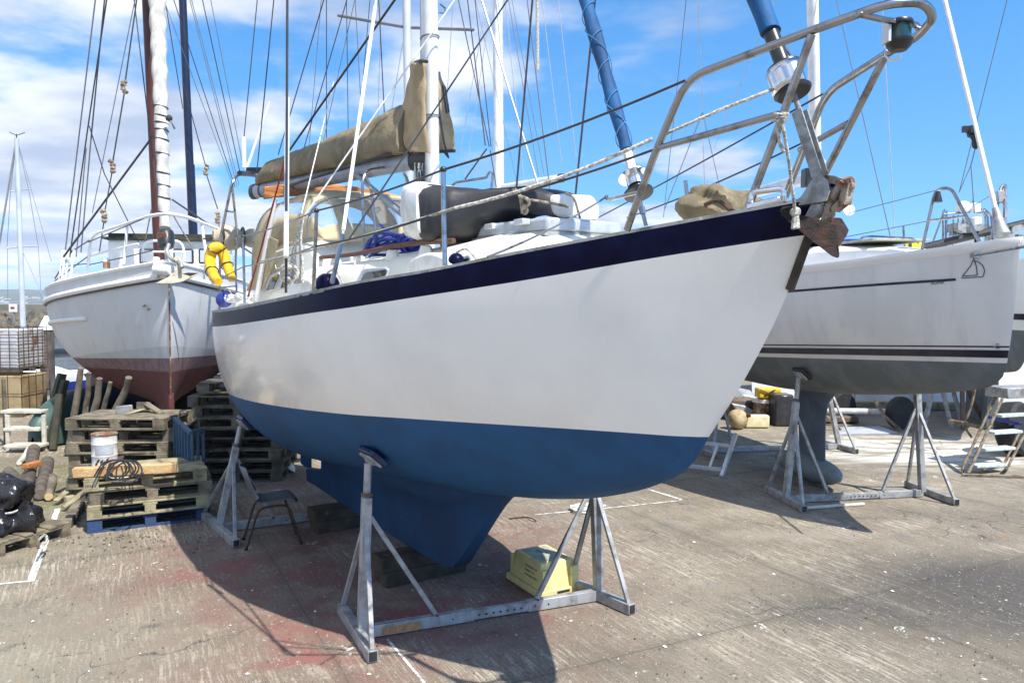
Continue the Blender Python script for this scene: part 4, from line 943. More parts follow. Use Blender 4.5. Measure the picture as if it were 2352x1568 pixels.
# tan canvas bundle on the foredeck
mb = MB(); c = FA(1655, 478, -.25); mb.ball(c, .2, 24, (1.2, 1.0, .58)); mb.v = [p + V(NZ.noise_vector((p - c) * 5)) * .04 + (p - c).normalized() * (.09 * (.22 - abs(NZ.noise((p - c) * 8))) + .03 * (.2 - abs(NZ.noise((p - c) * 19)))) for p in mb.v]
t = thing('canvas_bundle', 'crumpled khaki canvas cover bundled over gear on the foredeck', 'canvas cover', c); mesh('canvas', mb, M['olive'], t, smooth=75)
mb = MB(); mb.tube(curve([FA(1620, 470, -.05), FA(1650, 462, -.03), FA(1680, 484, -.02), FA(1700, 492, 0)], 5), .012, 6); mesh('tie_rope', mb, M['rustbar'], t)
# blue rope coil by the mast
t = thing('rope_coil', 'tangled coil of bright blue rope lying on the coachroof', 'rope', FR(-.6, .45, 2.75)); mb = MB(); rr = random.Random(5)
for i in range(16):
    a = FA(rr.uniform(830, 870), rr.uniform(572, 590), .52); b_ = FA(rr.uniform(925, 955), rr.uniform(545, 562), .42); m_ = a.lerp(b_, .5) + V((rr.uniform(-.1, .1), rr.uniform(-.1, .1), rr.uniform(-.03, .09)))
    mb.tube(curve([a, m_, b_], 7), .011, 6)
mb.tube(curve([FA(862, 584, .5), FA(868, 552, .5), FA(890, 540, .48), (FA(905, 545, .45)), FA(898, 570, .48)], 6), .009, 6); mb.tube(curve([FA(874, 516, .4), FA(890, 530, .4), FA(925, 548, .4)], 5), .01, 6)
for i in range(6):
    c = FA(940 + rr.uniform(-8, 10), 556 + rr.uniform(-8, 8), .42); mb.tube([c + V((math.cos(q_) * .06, .03 * math.sin(q_ * 2), math.sin(q_) * .06)) for q_ in [6.28 * k / 14 for k in range(14)]], .012, 6, closed=True)
mesh('rope_line', mb, M['ropeblue'], t)
# grey-white rope tails hanging by the doghouse
t = thing('rope_hank', 'hank of grey white rope hung from the shroud beside the doghouse windows', 'rope', FA(690, 600, 1.1)); mb = MB()
for i in range(8):
    x = 680 + rr.uniform(-5, 12); mb.tube(curve([FA(697, 500, .98), FA(x, 545, 1.0), FA(x - 8 + rr.uniform(-6, 14), 600, 1.02), FA(x + rr.uniform(-8, 5), 650, 1.03)], 5), .008, 6)
for i in range(7):
    c = FA(664 + rr.uniform(-6, 10), 620 + rr.uniform(-14, 18), 1.2); mb.tube([c + V((math.cos(q_) * .05, .02 * math.sin(q_ * 2), math.sin(q_) * .05)) for q_ in [6.28 * k / 12 for k in range(12)]], .009, 6, closed=True)
mesh('rope_line', mb, M['rope'], t)
# tangle of lines at the mast foot
t = thing('halyard_tails', 'knot of black and white halyard tails hanging at the foot of the mast', 'rope', FA(968, 470, .1))
for nm, mtl, cnt in (('dark_line', 'blackplastic', 7), ('pale_line', 'rope', 7)):
    mb = MB()
    for i in range(cnt):
        x = 955 + rr.uniform(-4, 20); mb.tube(curve([FA(x, 375, .1), FA(x + rr.uniform(-6, 6), 410, .12), FA(x + rr.uniform(-8, 8), 460, .14), FA(x + rr.uniform(-14, 14), 525 + rr.uniform(-15, 15), .15)], 5), .008, 6)
    mesh(nm, mb, M[mtl], t)
# yellow horseshoe lifebuoy on the stern rail
t = thing('lifebuoy', 'yellow horseshoe lifebuoy strapped to the stern rail', 'lifebuoy', FA(510, 612, 1.1))
pts = curve([FA(502, 648, 1.15), FA(489, 630, 1.15), FA(482, 595, 1.12), FA(492, 570, 1.08), FA(508, 575, 1.0), FA(522, 610, .95), FA(532, 640, .95)], 5)
N_ = len(pts); mesh('buoy_cover', MB().tube(pts, [.042 + .02 * math.sin(math.pi * (i / (N_ - 1))) ** .6 for i in range(N_)], 12), M['yellow'], t, smooth=60)
mb = MB()
for k in (6, 14, 20, 25):
    p = pts[k]; d = (pts[k + 1] - pts[k - 1]).normalized(); a = d.orthogonal().normalized(); b_ = d.cross(a)
    mb.tube([p + (a * math.cos(q_) + b_ * math.sin(q_)) * .066 for q_ in [6.28 * i / 14 for i in range(14)]], .006, 5, closed=True)
split('strap', mb, M['blackplastic'], t)
# rolled beige cloth across the stern
t = thing('rolled_awning', 'beige cloth awning rolled and tied across the stern of the yacht', 'awning', FA(560, 530, .6))
a, b_ = FR(-4.15, .92, 3.17), FR(-4.0, -1.1, 3.2); rings = []
d = (b_ - a).normalized(); x_ = d.cross(V((0, 0, 1))).normalized()
for i in range(41):
    k = i / 40; p = a.lerp(b_, k); r = .135 + .02 * math.sin(k * 23) + (-.06 if i < 2 else 0) - (.035 if 5 < i < 8 else 0)
    rings.append([p + (x_ * math.cos(q_) + V((0, 0, 1)) * math.sin(q_)) * r + V(NZ.noise_vector((p + V((0, 0, math.sin(q_)))) * 6)) * .03 for q_ in [6.28 * j / 12 for j in range(12)]])
mesh('cloth', MB().loft(rings), M['beige'], t, smooth=75)
mb = MB()
for k in (.05, .165): 
    p = a.lerp(b_, k); mb.tube([p + (x_ * math.cos(q_) + V((0, 0, 1)) * math.sin(q_)) * (.14 if k < .1 else .125) for q_ in [6.28 * j / 12 for j in range(12)]], .014, 6, closed=True)
mb.tube(curve([a - V((.1, .05, .02)), a, a + V((.05, 0, .1))], 4), .01, 6); mesh('tie_rope', mb, M['blackplastic'], t)
# side dodger, tan canvas weather cloth at the cockpit
mb = MB(); pl = [FA(x, y, .86) for x, y in ((612, 590), (640, 560), (650, 640), (596, 690), (560, 690), (578, 640))]
mb.prism([FA(x, y, .82) for x, y in ((622, 545), (640, 552), (628, 605), (604, 664), (568, 668), (590, 618), (606, 570))], V((FR.r.x, FR.r.y, 0)) * .012); t = thing('weather_cloth', 'tan canvas weather cloth laced beside the cockpit', 'canvas screen', FA(600, 650, .84)); mesh('cloth', mb, M['hood'], t)
# fenders on the side deck
for (x, y, s, r, mt_, lb) in ((752, 655, 1.16, .085, 'navy', 'small navy ball fender on the side deck beside a portlight'), (1048, 600, .8, .05, 'navy', 'small navy fender lying beside the forward stanchion'), (515, 688, 1.0, .09, 'hullblue', 'royal blue fender tucked on the stern quarter')):
    t = thing('fender', lb, 'fender', FA(x, y, s)); c = FA(x, y, s); mesh('fender_body', MB().ball(c, r, 9), M[mt_], t)
    mb = MB(); mb.tube(curve([c + V((.0, 0, r)), c + V((.06, -.03, r + .02)), c + V((.12, -.05, .01))], 5), .006, 6); mesh('fender_rope', mb, M['rope'], t)
t = thing('coiled_warps', 'pile of white and dark warps heaped on the quarter deck', 'rope', FA(545, 692, 1.0)); mb = MB()
for i in range(9):
    c = FA(545 + rr.uniform(-14, 18), 688 + rr.uniform(-8, 8), 1.0); mb.tube([c + V((math.cos(q_) * .08, math.sin(q_) * .06, .02 * math.sin(q_ * 2 + i))) for q_ in [6.28 * k / 14 for k in range(14)]], .013, 6, closed=True)
mesh('rope_line', mb, M['ropewhite'], t)
# ================================================================ boat stands
def hull_under(H_, t, s):                  # height of the hull surface at lateral offset s
    lo, hi = H_.zbf(t), sinterp(H_.zs, t)
    for _ in range(30):
        m = (lo + hi) / 2
        if H_.hb(t, m) < abs(s): lo = m
        else: hi = m
    return hi
def cradle(label, e0, e1, c0, c1, top, hull, padmat, group, patch=False, inner=(.55, .55)):
    """adjustable stand pair: a base bar under the keel with a braced leg at each end; c0, c1 = (back, front) ends of the cross feet"""
    root = thing('boat_stand', label, 'boat stand', (e0 + e1) / 2, group)
    u = (e1 - e0).normalized(); L = (e1 - e0).length; Zu = V((0, 0, 1)); n_ = V((-u.y, u.x, 0))
    mb = MB(); mb.beam(e0 + Zu * .05, e0.lerp(e1, .44) + Zu * .05, .06, .085); bar = mesh('base_bar', mb, M['galv'], root, bevel=.004)
    mb = MB(); mb.beam(e0.lerp(e1, .42) + Zu * .05, e0.lerp(e1, .68) + Zu * .05, .048, .07); mesh('sliding_bar', mb, M['galv'], bar, bevel=.003)
    mb = MB(); mb.beam(e0.lerp(e1, .67) + Zu * .05, e1 + Zu * .05, .06, .085); mesh('base_bar', mb, M['galv'], root, bevel=.004)
    mb = MB()
    for k in (.46, .49, .52, .55, .58, .61, .64, .7, .76, .35): 
        p = e0.lerp(e1, k) + Zu * .05; mb.lathe([(.0001, -.034), (.007, -.034), (.007, .034), (.0001, .034)], p, n_, 8)
    split('bolt_hole', mb, M['blackplastic'], bar)
    if patch:
        mb = MB(); mb.beam(e0.lerp(e1, .07) + Zu * .045 - n_ * .003, e0.lerp(e1, .22) + Zu * .045 - n_ * .003, .06, .05); mesh('orange_paint', mb, M['orangepaint'], bar)
    for e, cb, sg in ((e0, c0, 1), (e1, c1, -1)):
        ui = u * sg; bk, fr_ = cb
        mb = MB(); mb.beam(bk + Zu * .046, fr_ + Zu * .046, .07, .082); foot = mesh('cross_foot', mb, M['galv'], root, bevel=.004)
        d = (fr_ - bk).normalized(); mb = MB(); mb.beam(fr_ + Zu * .046 - d * .02, fr_ + Zu * .046 + d * .002, .055, .066); mesh('open_end', mb, M['blackplastic'], foot)
        tp = e + ui * top[0]; t, s = hull.fr.ts(tp); zt = hull_under(hull, t, s)
        dz = (hull_under(hull, t, abs(s) + .06) - hull_under(hull, t, max(.01, abs(s) - .06))) / .12
        hn = V((hull.fr.r.x, hull.fr.r.y, 0)) * (1 if s > 0 else -1)
        tang = (hn + Zu * dz).normalized(); pn = hn * dz - Zu; pn.normalize(); along = V((hull.fr.b.x, hull.fr.b.y, 0))
        pad_c = V((tp.x, tp.y, zt)) + pn * .03; neck = pad_c + pn * .06
        p0 = e + Zu * .06; p1 = p0.lerp(neck, .80)
        mb = MB(); mb.beam(p0, p1, .07, .07, n_); post = mesh('post', mb, M['galv'], root, bevel=.005)
        mb = MB(); mb.tube([p0.lerp(neck, .7), neck], .027, 10); mesh('screw_tube', mb, M['galv'], post)
        mb = MB(); q = p0.lerp(neck, .815); mb.lathe([(.02, -.012), (.043, -.012), (.043, .012), (.02, .012)], q, neck - p0, 8); mb.tube([q - n_ * .07, q + n_ * .07], .009, 6); mesh('locking_nut', mb, M['galvdark'], post)
        mb = MB(); mb.obox(pad_c, along * .12, tang * .085, pn * .022); pad = mesh('pad', mb, M[padmat], root, bevel=.012, seg=2)
        mb = MB(); mb.obox(pad_c + pn * .034, along * .09, tang * .06, pn * .008); mb.prism([pad_c + pn * .04 + along * .03 + tang * .05, pad_c + pn * .04 + along * .03 - tang * .05, neck + along * .03 - tang * .015, neck + along * .03 + tang * .015], along * -.06); mesh('pad_bracket', mb, M['galv'], pad)
        h55 = p0.lerp(neck, .67)
        for end in (bk, fr_):
            q = end + (e - end).normalized() * .04 + Zu * .08; mb = MB(); mb.beam(q, h55 - (h55 - q).normalized() * .03, .034, .034, n_); mesh('brace', mb, M['galv'], root, bevel=.003)
        q = e + ui * inner[0] + Zu * .09; mb = MB(); mb.beam(q, p0.lerp(neck, .68) + ui * .03, .034, .034, n_); br_ = mesh('brace', mb, M['galv'], root, bevel=.003)
        mb = MB(); mb.lathe([(.0001, -.03), (.012, -.03), (.012, .03), (.0001, .03)], q + Zu * .0, n_, 8); mesh('pivot_bolt', mb, M['rustbar'], br_)
    return root
e0, e1 = G(832, 1466), G(1375, 1378)
cradle('grey steel boat stand nearest the camera with an orange patch on its base bar', e0, e1, (G(785, 1408), G(857, 1523)), (e1 * 2 - G(1452, 1412) , G(1452, 1412)), (.11,), H, 'padblue', 'stands under the white and navy yacht', True)
e0, e1 = G(503, 1222), G(503, 1222) + V((1.75, .88, 0))
cradle('grey steel boat stand behind the plastic chair at the stern end', e0, e1, (G(467, 1190), G(543, 1258)), (e1 + V((-.25, .4, 0)), e1 + V((.25, -.4, 0))), (.3,), H, 'padblue', 'stands under the white and navy yacht')
# timbers under the keel
def plank(name, label, cat, a, b, w, h, mat, group=None, bevel=.008, parent=None, jit=.004):
    a, b = V(a), V(b); mb = MB(); n = 6
    d = (b - a).normalized(); x = d.cross(V((0, 0, 1))).normalized(); u = x.cross(d)
    rings = []
    for i in range(n + 1):
        p = a.lerp(b, i / n); j = V(NZ.noise_vector(p * 5)) * jit
        rings.append([p + j + x * w / 2 + u * h / 2, p + j - x * w / 2 + u * h / 2, p + j - x * w / 2 - u * h / 2, p + j + x * w / 2 - u * h / 2])
    mb.loft(rings); o = mesh(name, mb, M[mat], parent, smooth=30, bevel=bevel); setp(o, label, cat, group); return o
def keel_blocks(pa, pb, lb, lt):
    d = (pb - pa).normalized()
    plank('timber_block', lb, 'timber block', pa + V((0, 0, .062)), pb + V((0, 0, .062)), .24, .124, 'sleeper', 'timbers under the keel')
    plank('timber_block', lt, 'timber block', pa + V((0, 0, .187)) - d * .03, pb + V((0, 0, .187)) - d * .05, .23, .124, 'sleeper', 'timbers under the keel')
r3 = V((FR.r.x, FR.r.y, 0))
c = FR(-2.36, 0, 0); keel_blocks(c + r3 * .36, c - r3 * .5, 'lower old sleeper of the aft pair under the keel', 'upper sleeper of the aft pair, red dust on its top')
c = FR(-.55, 0, 0); keel_blocks(c + r3 * .4, c - r3 * .38, 'lower old sleeper of the pair under the forward end of the keel', 'upper sleeper of the pair under the forward end of the keel')
# yellow crate, upside down
def frustum(c, ux, uy, l0, w0, l1, w1, z0, z1): return [[c + ux * i * l + uy * j * w + V((0, 0, z)) for i, j in ((-1, -1), (1, -1), (1, 1), (-1, 1))] for l, w, z in ((l0, w0, z0), (l1, w1, z1))]
k0, k1, k2 = G(1166, 1331), G(1238, 1378), G(1342, 1358)
ux = (k1 - k0).normalized(); uy = V((-ux.y, ux.x, 0)); uy = uy if uy.dot(k2 - k1) > 0 else -uy; Lx, Ly = (k1 - k0).length / 2 * 1.06, (k2 - k1).length / 2
cc_ = k1 - ux * Lx + uy * Ly
crate = thing('plastic_crate', 'faded yellow plastic fish crate lying upside down beside the stand', 'crate', cc_)
mb = MB(); mb.loft(frustum(cc_, ux, uy, Lx - .03, Ly - .03, Lx - .06, Ly - .055, .05, .27)); body = mesh('body', mb, M['yellowcrate'], crate, smooth=0, bevel=.014, seg=2)
mb = MB(); mb.loft(frustum(cc_, ux, uy, Lx, Ly, Lx, Ly, .004, .06)); mesh('rim', mb, M['yellowcrate'], crate, smooth=0, bevel=.008)
mb = MB(); mb.loft(frustum(cc_, ux, uy, Lx - .1, Ly - .09, Lx - .1, Ly - .09, .269, .273)); mesh('worn_base', mb, M['greyfilm'], crate, smooth=0)
for sx_ in (-1, 1):
    for q in (-.55, .55):
        mb = MB(); mb.obox(cc_ + ux * sx_ * (Lx - .025) + uy * q * Ly * 1.2 + V((0, 0, .14)), ux * .02, uy * .035, (0, 0, .085)); mesh('corner_rib', mb, M['yellowcrate'], crate, smooth=0, bevel=.006)
mb = MB(); mb.obox(cc_ + ux * (Lx + .001) + uy * .02 + V((0, 0, .034)), ux * .003, uy * .06, (0, 0, .009)); mesh('hand_slot', mb, M['blackplastic'], crate, smooth=0)
mb = MB(); p = cc_ + V((0, 0, .276)); mb.obox(p - ux * .04, (ux + uy * .3) * .06, uy * .006, (0, 0, .001)); mb.obox(p - ux * .02 + uy * .01, (uy + ux * .4) * .03, ux * .006, (0, 0, .0012)); mesh('blue_mark', mb, M['hullblue'], crate, smooth=0)
up_ = V((0, 0, 1)) - uy * -.11; nrm = -uy
for i, (tx, sz) in enumerate((('K PROPERTY OF', .026), ('MARKET CO', .026), ('A RETURN ONLY', .026))):
    o_ = cc_ - uy * (Ly - .034 + .00) + ux * (-.02) + V((0, 0, .19 - i * .036)) - uy * .0035
    mb = text_mesh(tx, sz, o_ + uy * (.19 - i * .036 - .05) * .11, ux, V((0, 0, 1)) + uy * .11, .0015); mesh('lettering', mb, M['crateletters'], body, smooth=0)
# white rope coil on the slab
t = thing('rope_coil', 'small white rope coil lying on the slab behind the yellow crate', 'rope', G(1362, 1168)); mb = MB(); rr = random.Random(9)
for i in range(6):
    c = G(1350 + rr.uniform(-18, 22), 1168 + rr.uniform(-6, 6), .02); mb.tube([c + V((math.cos(q) * .11, math.sin(q) * .09, .012 * math.sin(2 * q + i) + .012)) for q in [6.28 * k / 16 for k in range(16)]], .013, 6, closed=True)
mesh('rope_line', mb, M['ropewhite'], t)
mb = MB(); mb.tube(curve([G(1170, 1190, .012), G(1205, 1187, .012), G(1222, 1190, .03), G(1232, 1196, .012)], 5), .008, 6); tw = mesh('twig', mb, M['rustbar']); setp(tw, 'thin brown bent stick lying on the concrete beside the keel', 'stick')
# plastic chair
def chair():
    d = V((.93, .36, 0)).normalized(); n = V((-d.y, d.x, 0)); c = G(600, 1247); root = thing('plastic_chair', 'grey plastic chair on rusty tube legs beside the stern stand', 'chair', c)
    ff, fb = G(566, 1264), G(661, 1253); d = (fb - ff).normalized(); n = V((-d.y, d.x, 0)); o_ = ff + d * .06
    rows = []
    prof = [(-.10, .80), (-.075, .72), (-.03, .6), (.02, .5), (.05, .455), (.1, .435), (.2, .43), (.3, .44), (.39, .45), (.43, .44), (.45, .41)]
    for x, z in prof:
        row = []
        for i in range(13):
            k = i / 12 * 2 - 1; wd = .2 if z < .5 else .2 - .05 * max(0, (z - .62) / .18) ** 2
            row.append(o_ + d * (x - (.035 * k * k if z < .5 else -.05 * k * k)) + n * (k * wd + .2) + V((0, 0, z + (.02 * k * k if z < .5 else 0))))
        rows.append(row)
    mesh('seat_shell', MB().grid(rows), M['chair'], root, smooth=80, solid=.008)
    for q in (.02, .38):
        mb = MB(); mb.tube(bend([o_ + d * -.06 + n * q, o_ + d * .06 + n * q + V((0, 0, .40)), o_ + d * .34 + n * q + V((0, 0, .41)), o_ + d * .46 + n * q + V((0, 0, .012))], .08), .0125, 8); mesh('leg_frame', mb, M['chairleg'], root)
        for e in (-.06, .46):
            mb = MB(); mb.tube([o_ + d * e + n * q, o_ + d * e + n * q + V((0, 0, .025))], .017, 8); mesh('rubber_foot', mb, M['padblack'], root)
chair()

# ================================================================ pallets
PU = {}
def pallet_proto(mat):
    root = bpy.data.objects.new('pallet', None); col.objects.link(root); WL[root.name] = V((0, 0, 0)); root.empty_display_size = .1
    rr = random.Random(hash(mat) % 97 if False else len(mat) * 7 + ord(mat[-1]))
    mb = MB()
    for i in range(6):
        y = -.4 + .0725 + i * .131; wd = .07 if i in (0, 5) else .048; e = rr.uniform(-.012, .012)
        mb.box((-.6 + e, y - wd, .122 + rr.uniform(-.001, .001)), (.6 + e, y + wd, .144))
    mesh('slatted_deck', mb, M[mat], root, smooth=0, bevel=.004)
    for x in (-.53, 0, .53): mb = MB(); mb.box((x - .07, -.4, .099), (x + .07, .4, .1215)); mesh('cross_board', mb, M[mat], root, smooth=0, bevel=.003)
    for x in (-.53, 0, .53):
        for y in (-.35, 0, .35):
            w_ = .07 if x else .055; mb = MB(); mb.box((x - w_, y - .05, .0215), (x + w_, y + .05, .0985)); mesh('block', mb, M[mat], root, smooth=0, bevel=.004)
    for y in (-.35, 0, .35): mb = MB(); mb.box((-.6, y - .05, 0), (.6, y + .05, .021)); mesh('base_board', mb, M[mat], root, smooth=0, bevel=.003)
    return root
def pallet(mat, loc, rz, label, group, tilt=None):
    if mat not in PU:
        PU[mat] = pallet_proto(mat); o = PU[mat]; setp(o, label, 'pallet', group); o.location = loc; o.rotation_euler = (0, 0, rz)
    else: o = copytree(PU[mat], loc, rz, label, group); o['category'] = 'pallet'
    if tilt: o.rotation_euler = tilt
    return o
ORD = ['lowest', 'second from the bottom', 'third from the bottom', 'fourth from the bottom', 'fifth from the bottom', 'sixth from the bottom', 'seventh from the bottom', 'eighth from the bottom', 'ninth from the bottom']
def stack(corner, ang, mats, desc, group, seed, sc_=1, cen=None):
    u = V((math.cos(ang), math.sin(ang), 0)); v = V((-u.y, u.x, 0)); c = cen or (corner + u * .6 + v * .4); rr = random.Random(seed); n = len(mats)
    for i, m_ in enumerate(mats):
        w_ = {'pal': 'weathered', 'palpale': 'pale', 'paldark': 'dark grey', 'palblue': 'blue painted'}[m_]
        pallet(m_, c + V((0, 0, .145 * i)) + u * rr.uniform(-.05, .05) + v * rr.uniform(-.05, .04), ang + rr.uniform(-.05, .05), f"{w_} wooden pallet, {'topmost' if i == n - 1 else ORD[i]} of the {desc}", group)
    return c, u, v
sc0, su, sv = stack(G(207, 1226), R(27), ['palblue', 'palpale', 'pal', 'palpale'], 'front stack topped by a timber beam', 'pallets in the front stack', 1)
tops = [o for o in col.objects if o.name.startswith('pallet') and o.get('label', '').startswith('pale wooden pallet, topmost')]
for bx__, tx in ((-.585, 'EPAL'), (.478, 'EUR')):
    mb = text_mesh(tx, .036, (bx__ + (0 if tx == 'EPAL' else .01), -.4005, .048), (1, 0, 0), (0, 0, 1), .0012)
    o = mesh('stamp', mb, M['crateletters'], None, smooth=0, loc=(0, 0, 0)); o.parent = tops[0]
top_z = .145 * 4
bm_ = plank('timber_beam', 'new sawn timber beam lying along the top pallet of the front stack', 'timber', G(168, 1086, top_z + .05) + V((0, 0, .005)), G(406, 1074, top_z + .05) + V((0, 0, .005)), .1, .1, 'beam')
t = thing('cable_coil', 'loops of black cable draped over the sawn timber beam', 'cable', G(270, 1085, .65)); mb = MB(); rr = random.Random(4)
for i in range(6):
    c = G(262 + i * 7, 1080 + rr.uniform(-4, 4), .66); mb.tube(curve([c + V((-.12 + rr.uniform(-.05, .05), -.1, -.06)), c + V((-.1, -.02, .07)), c + V((.05, .02, .1 + rr.uniform(-.02, .02))), c + V((.16, -.06, .02)), c + V((.1, -.13, -.07)), c + V((-.02, -.14, -.075))], 5), .0085, 6)
mb.tube(curve([G(250, 1094, .62), G(262, 1098, .6), G(300, 1094, .6), G(330, 1085, .62)], 5), .009, 6); mb.tube([G(243, 1094, .61), G(256, 1090, .63)], .028, 8); mesh('cable_line', mb, M['blackplastic'], t)
c = G(241, 1070, top_z) ; c = V((c.x, c.y, top_z)); t = thing('steel_drum', 'dented white drum with orange rust on the pallets behind the beam', 'drum', c)
mb = MB(); mb.lathe([(0, .0), (.13, 0), (.134, .012), (.13, .02), (.13, .12), (.134, .128), (.13, .136), (.13, .25), (.134, .258), (.13, .266), (.13, .355), (.137, .36), (.137, .37), (.13, .372), (.0, .36)], c, n=28); mesh('drum_body', mb, M['drum'], t)
mb = MB(); a0 = math.atan2(-c.y, -c.x)
mb.grid([[c + V((math.cos(a0 + a) * .1335, math.sin(a0 + a) * .1335, z)) for a in [-.75 + 1.5 * i / 14 for i in range(15)]] for z in (.145, .245)]); mesh('label_band', mb, M['plate'], t, smooth=60)
mb = MB()
for i in range(9):
    a = -.6 + i * .14; z = .05 + .04 * math.sin(i * 2.3); mb.tube([c + V((math.cos(a0 + a + k * .05 * math.cos(k)) * .134, math.sin(a0 + a + k * .05 * math.cos(k)) * .134, z + .022 * math.sin(k * 1.6))) for k in range(6)], .0045, 5)
mesh('scribbled_mark', mb, M['crateletters'], t)
mb = MB(); mb.lathe([(.0, .372), (.136, .372), (.138, .366), (.138, .358), (.128, .352)], c, n=28); mesh('rusty_lid', mb, M['rustlight'], t)
stack(P(155, 950, 9.35) * V((1, 1, 0)) if False else V((P(152, 950, 9.35).x, 9.35, 0)), R(2), ['paldark', 'pal', 'paldark', 'pal', 'pal', 'paldark', 'pal'], 'stack behind the rusty drum', 'pallets in the middle stack', 2)
stack(V((P(437, 1110, 10.3).x, 10.35, 0)), R(4), ['paldark', 'paldark', 'pal', 'paldark', 'paldark', 'pal', 'paldark', 'paldark'], 'tall stack by the yacht stern', 'pallets in the tall dark stack', 3)
stack(V((-2.75, 11.9, 0)), R(-8), ['paldark', 'pal', 'palpale', 'pal'], 'low stack seen past the rudder', 'pallets in the low stack', 4)
plank('loose_board', 'broken board sloping down across the top of the middle stack', 'board', P(332, 925, 9.9), P(372, 950, 9.75), .09, .03, 'pal')
plank('loose_board', 'splintered board lying level across the top of the middle stack', 'board', P(288, 951, 9.75), P(338, 936, 9.9), .1, .022, 'palpale')
plank('timber_block', 'square wooden block on the boards on top of the middle stack', 'timber block', P(322, 932, 9.85), P(338, 932, 10.0), .12, .1, 'paldark')
pallet('paldark', V((-3.65, 10.85, 1.17)), 0, 'mossy pallet lying askew on top of the tall dark stack', None, (R(-2), R(2), R(11)))
plank('timber_block', 'mossy wooden block lying on the topmost askew pallet', 'timber block', P(455, 890, 10.5), P(490, 890, 10.5), .14, .09, 'pal')
for i, (a, b, w_, m_, lb) in enumerate((((133, 1140), (200, 1100), .09, 'pal', 'mossy slat in the broken heap nearest the front stack'), ((145, 1165), (206, 1125), .08, 'palpale', 'long pale slat at the bottom of the broken heap'), ((170, 1130), (205, 1108), .1, 'paldark', 'dark short slat in the broken heap'))):
    plank('broken_board', lb, 'board', G(*a, .05), G(*b, .2), w_, .03, m_)
plank('timber_block', 'mossy pallet block in the broken heap left of the front stack', 'timber block', G(150, 1150, .07), G(172, 1146, .07), .1, .1, 'palpale')
mb = MB(); c = P(286, 941, 9.8); mb.obox(c, (.1, .0, .01), (0, .02, 0), (-.006, 0, .055)); setp(mesh('steel_plate', mb, M['galv'], bevel=.006), 'small steel plate with a bolt hole standing on the middle stack', 'metal plate')
# pale offcuts and rubbish by the stack
plank('timber_offcut', 'grey square timber offcut lying left of the front stack', 'timber', G(150, 1203, .05), G(183, 1160, .05), .12, .1, 'prop')
for i, (a, b, w_, m_, lb) in enumerate((((128, 1150), (196, 1092), .07, 'palpale', 'pale slat leaning in the heap left of the front stack'), ((150, 1158), (205, 1118), .06, 'pal', 'weathered slat lying low in the heap beside the front stack'), ((178, 1098), (194, 1050), .06, 'prop', 'grey stick standing up from the heap of slats'))):
    plank('broken_board', lb, 'board', G(*a, .06), G(*b, .22 if i != 2 else .3), w_, .022, m_)
t = thing('white_rag', 'crumpled white plastic sheet on the slab below the rudder', 'plastic sheet', G(655, 1085)); mb = MB(); rows = [[G(636 + 42 * i / 10, 1087 - 10 * j / 6, 0) + V((0, 0, .02 + .17 * math.sin(3.14 * i / 10) * math.sin(3.14 * (j + .6) / 7.4) + .05 * NZ.noise(V((i * .9, j * .9, 3))))) for i in range(11)] for j in range(7)]; mesh('sheet', MB().grid(rows), M['paintwhite'], t, smooth=40, solid=.006)
# blue slatted crate between the stacks
t = thing('stillage', 'dirty blue slatted plastic crate standing between the pallet stacks', 'crate', V((-4.05, 9.4, 0)))
a, b = V((P(402, 980, 9.45).x, 9.45, 0)), V((P(440, 1000, 8.95).x, 8.95, 0)); b2_ = V((P(468, 1000, 9.15).x, 9.15, 0)); zt = 1.0
for k in range(6):
    p = a.lerp(b, (k + .5) / 6); mb = MB(); mb.beam(p, p + V((0, 0, zt - .02 * k)), .075, .02, (b - a)); mesh('slat', mb, M['bluecrate'], t, bevel=.004)
for k in range(3):
    p = b.lerp(b2_, k / 2 * .92 + .04); mb = MB(); mb.beam(p, p + V((0, 0, zt - .1)), .03, .03); mesh('corner_post', mb, M['bluecrate'], t, bevel=.004)
for z in (.25, .55, .9):
    mb = MB(); mb.beam(b + V((0, 0, z)), b2_ + V((0, 0, z)), .02, .07 if z > .8 else .05); mesh('end_rail', mb, M['bluecrate'], t, bevel=.004)
mb = MB(); mb.beam(a + V((0, 0, zt)), b + V((0, 0, zt - .1)), .05, .04); mesh('top_rail', mb, M['bluecrate'], t, bevel=.004)
# black bag on a pallet at the left edge
pallet('pal', V((-5.26, 7.85, 0)), R(-22), 'weathered pallet on the slab under the black plastic bag', None)
t = thing('black_bag', 'black polythene bag tied with cord heaped on a pallet at the left edge', 'bag', V((-5.1, 7.7, .146)))
def bag(c, r, sq, seed):
    mb = MB(); mb.ball(c, r, 34, sq); sh = V((seed, 0, 0))
    mb.v = [p + V(NZ.noise_vector((p + sh) * 3.2)) * r * .3 + (p - c).normalized() * r * (.75 * (.22 - abs(NZ.noise(V((p.x * 4.5 + seed, p.y * 4.5, p.z * 1.8))))) + .22 * (.2 - abs(NZ.noise((p + sh) * 12)))) for p in mb.v]
    mb.v = [V((p.x, p.y, max(p.z, .147))) for p in mb.v]; return mb
mesh('bag_skirt', bag(V((-5.05, 7.72, .24)), .31, (1.15, .95, .55), 3), M['bag'], t, smooth=80)
mesh('bag_top', bag(V((-5.12, 7.76, .50)), .23, (1.2, 1.0, .8), 5), M['bag'], t, smooth=80)
mb = MB(); mb.tube([V((-5.1, 7.74, .37)) + V((math.cos(q) * .23, math.sin(q) * .22, .03 * math.sin(q * 2))) for q in [6.28 * k / 20 for k in range(20)]], .011, 6, closed=True); mb.tube(curve([G(90, 1238, .25), G(103, 1228, .2), G(108, 1240, .16), G(98, 1252, .15)], 5), .012, 6); mesh('cord', mb, M['rope'], t)
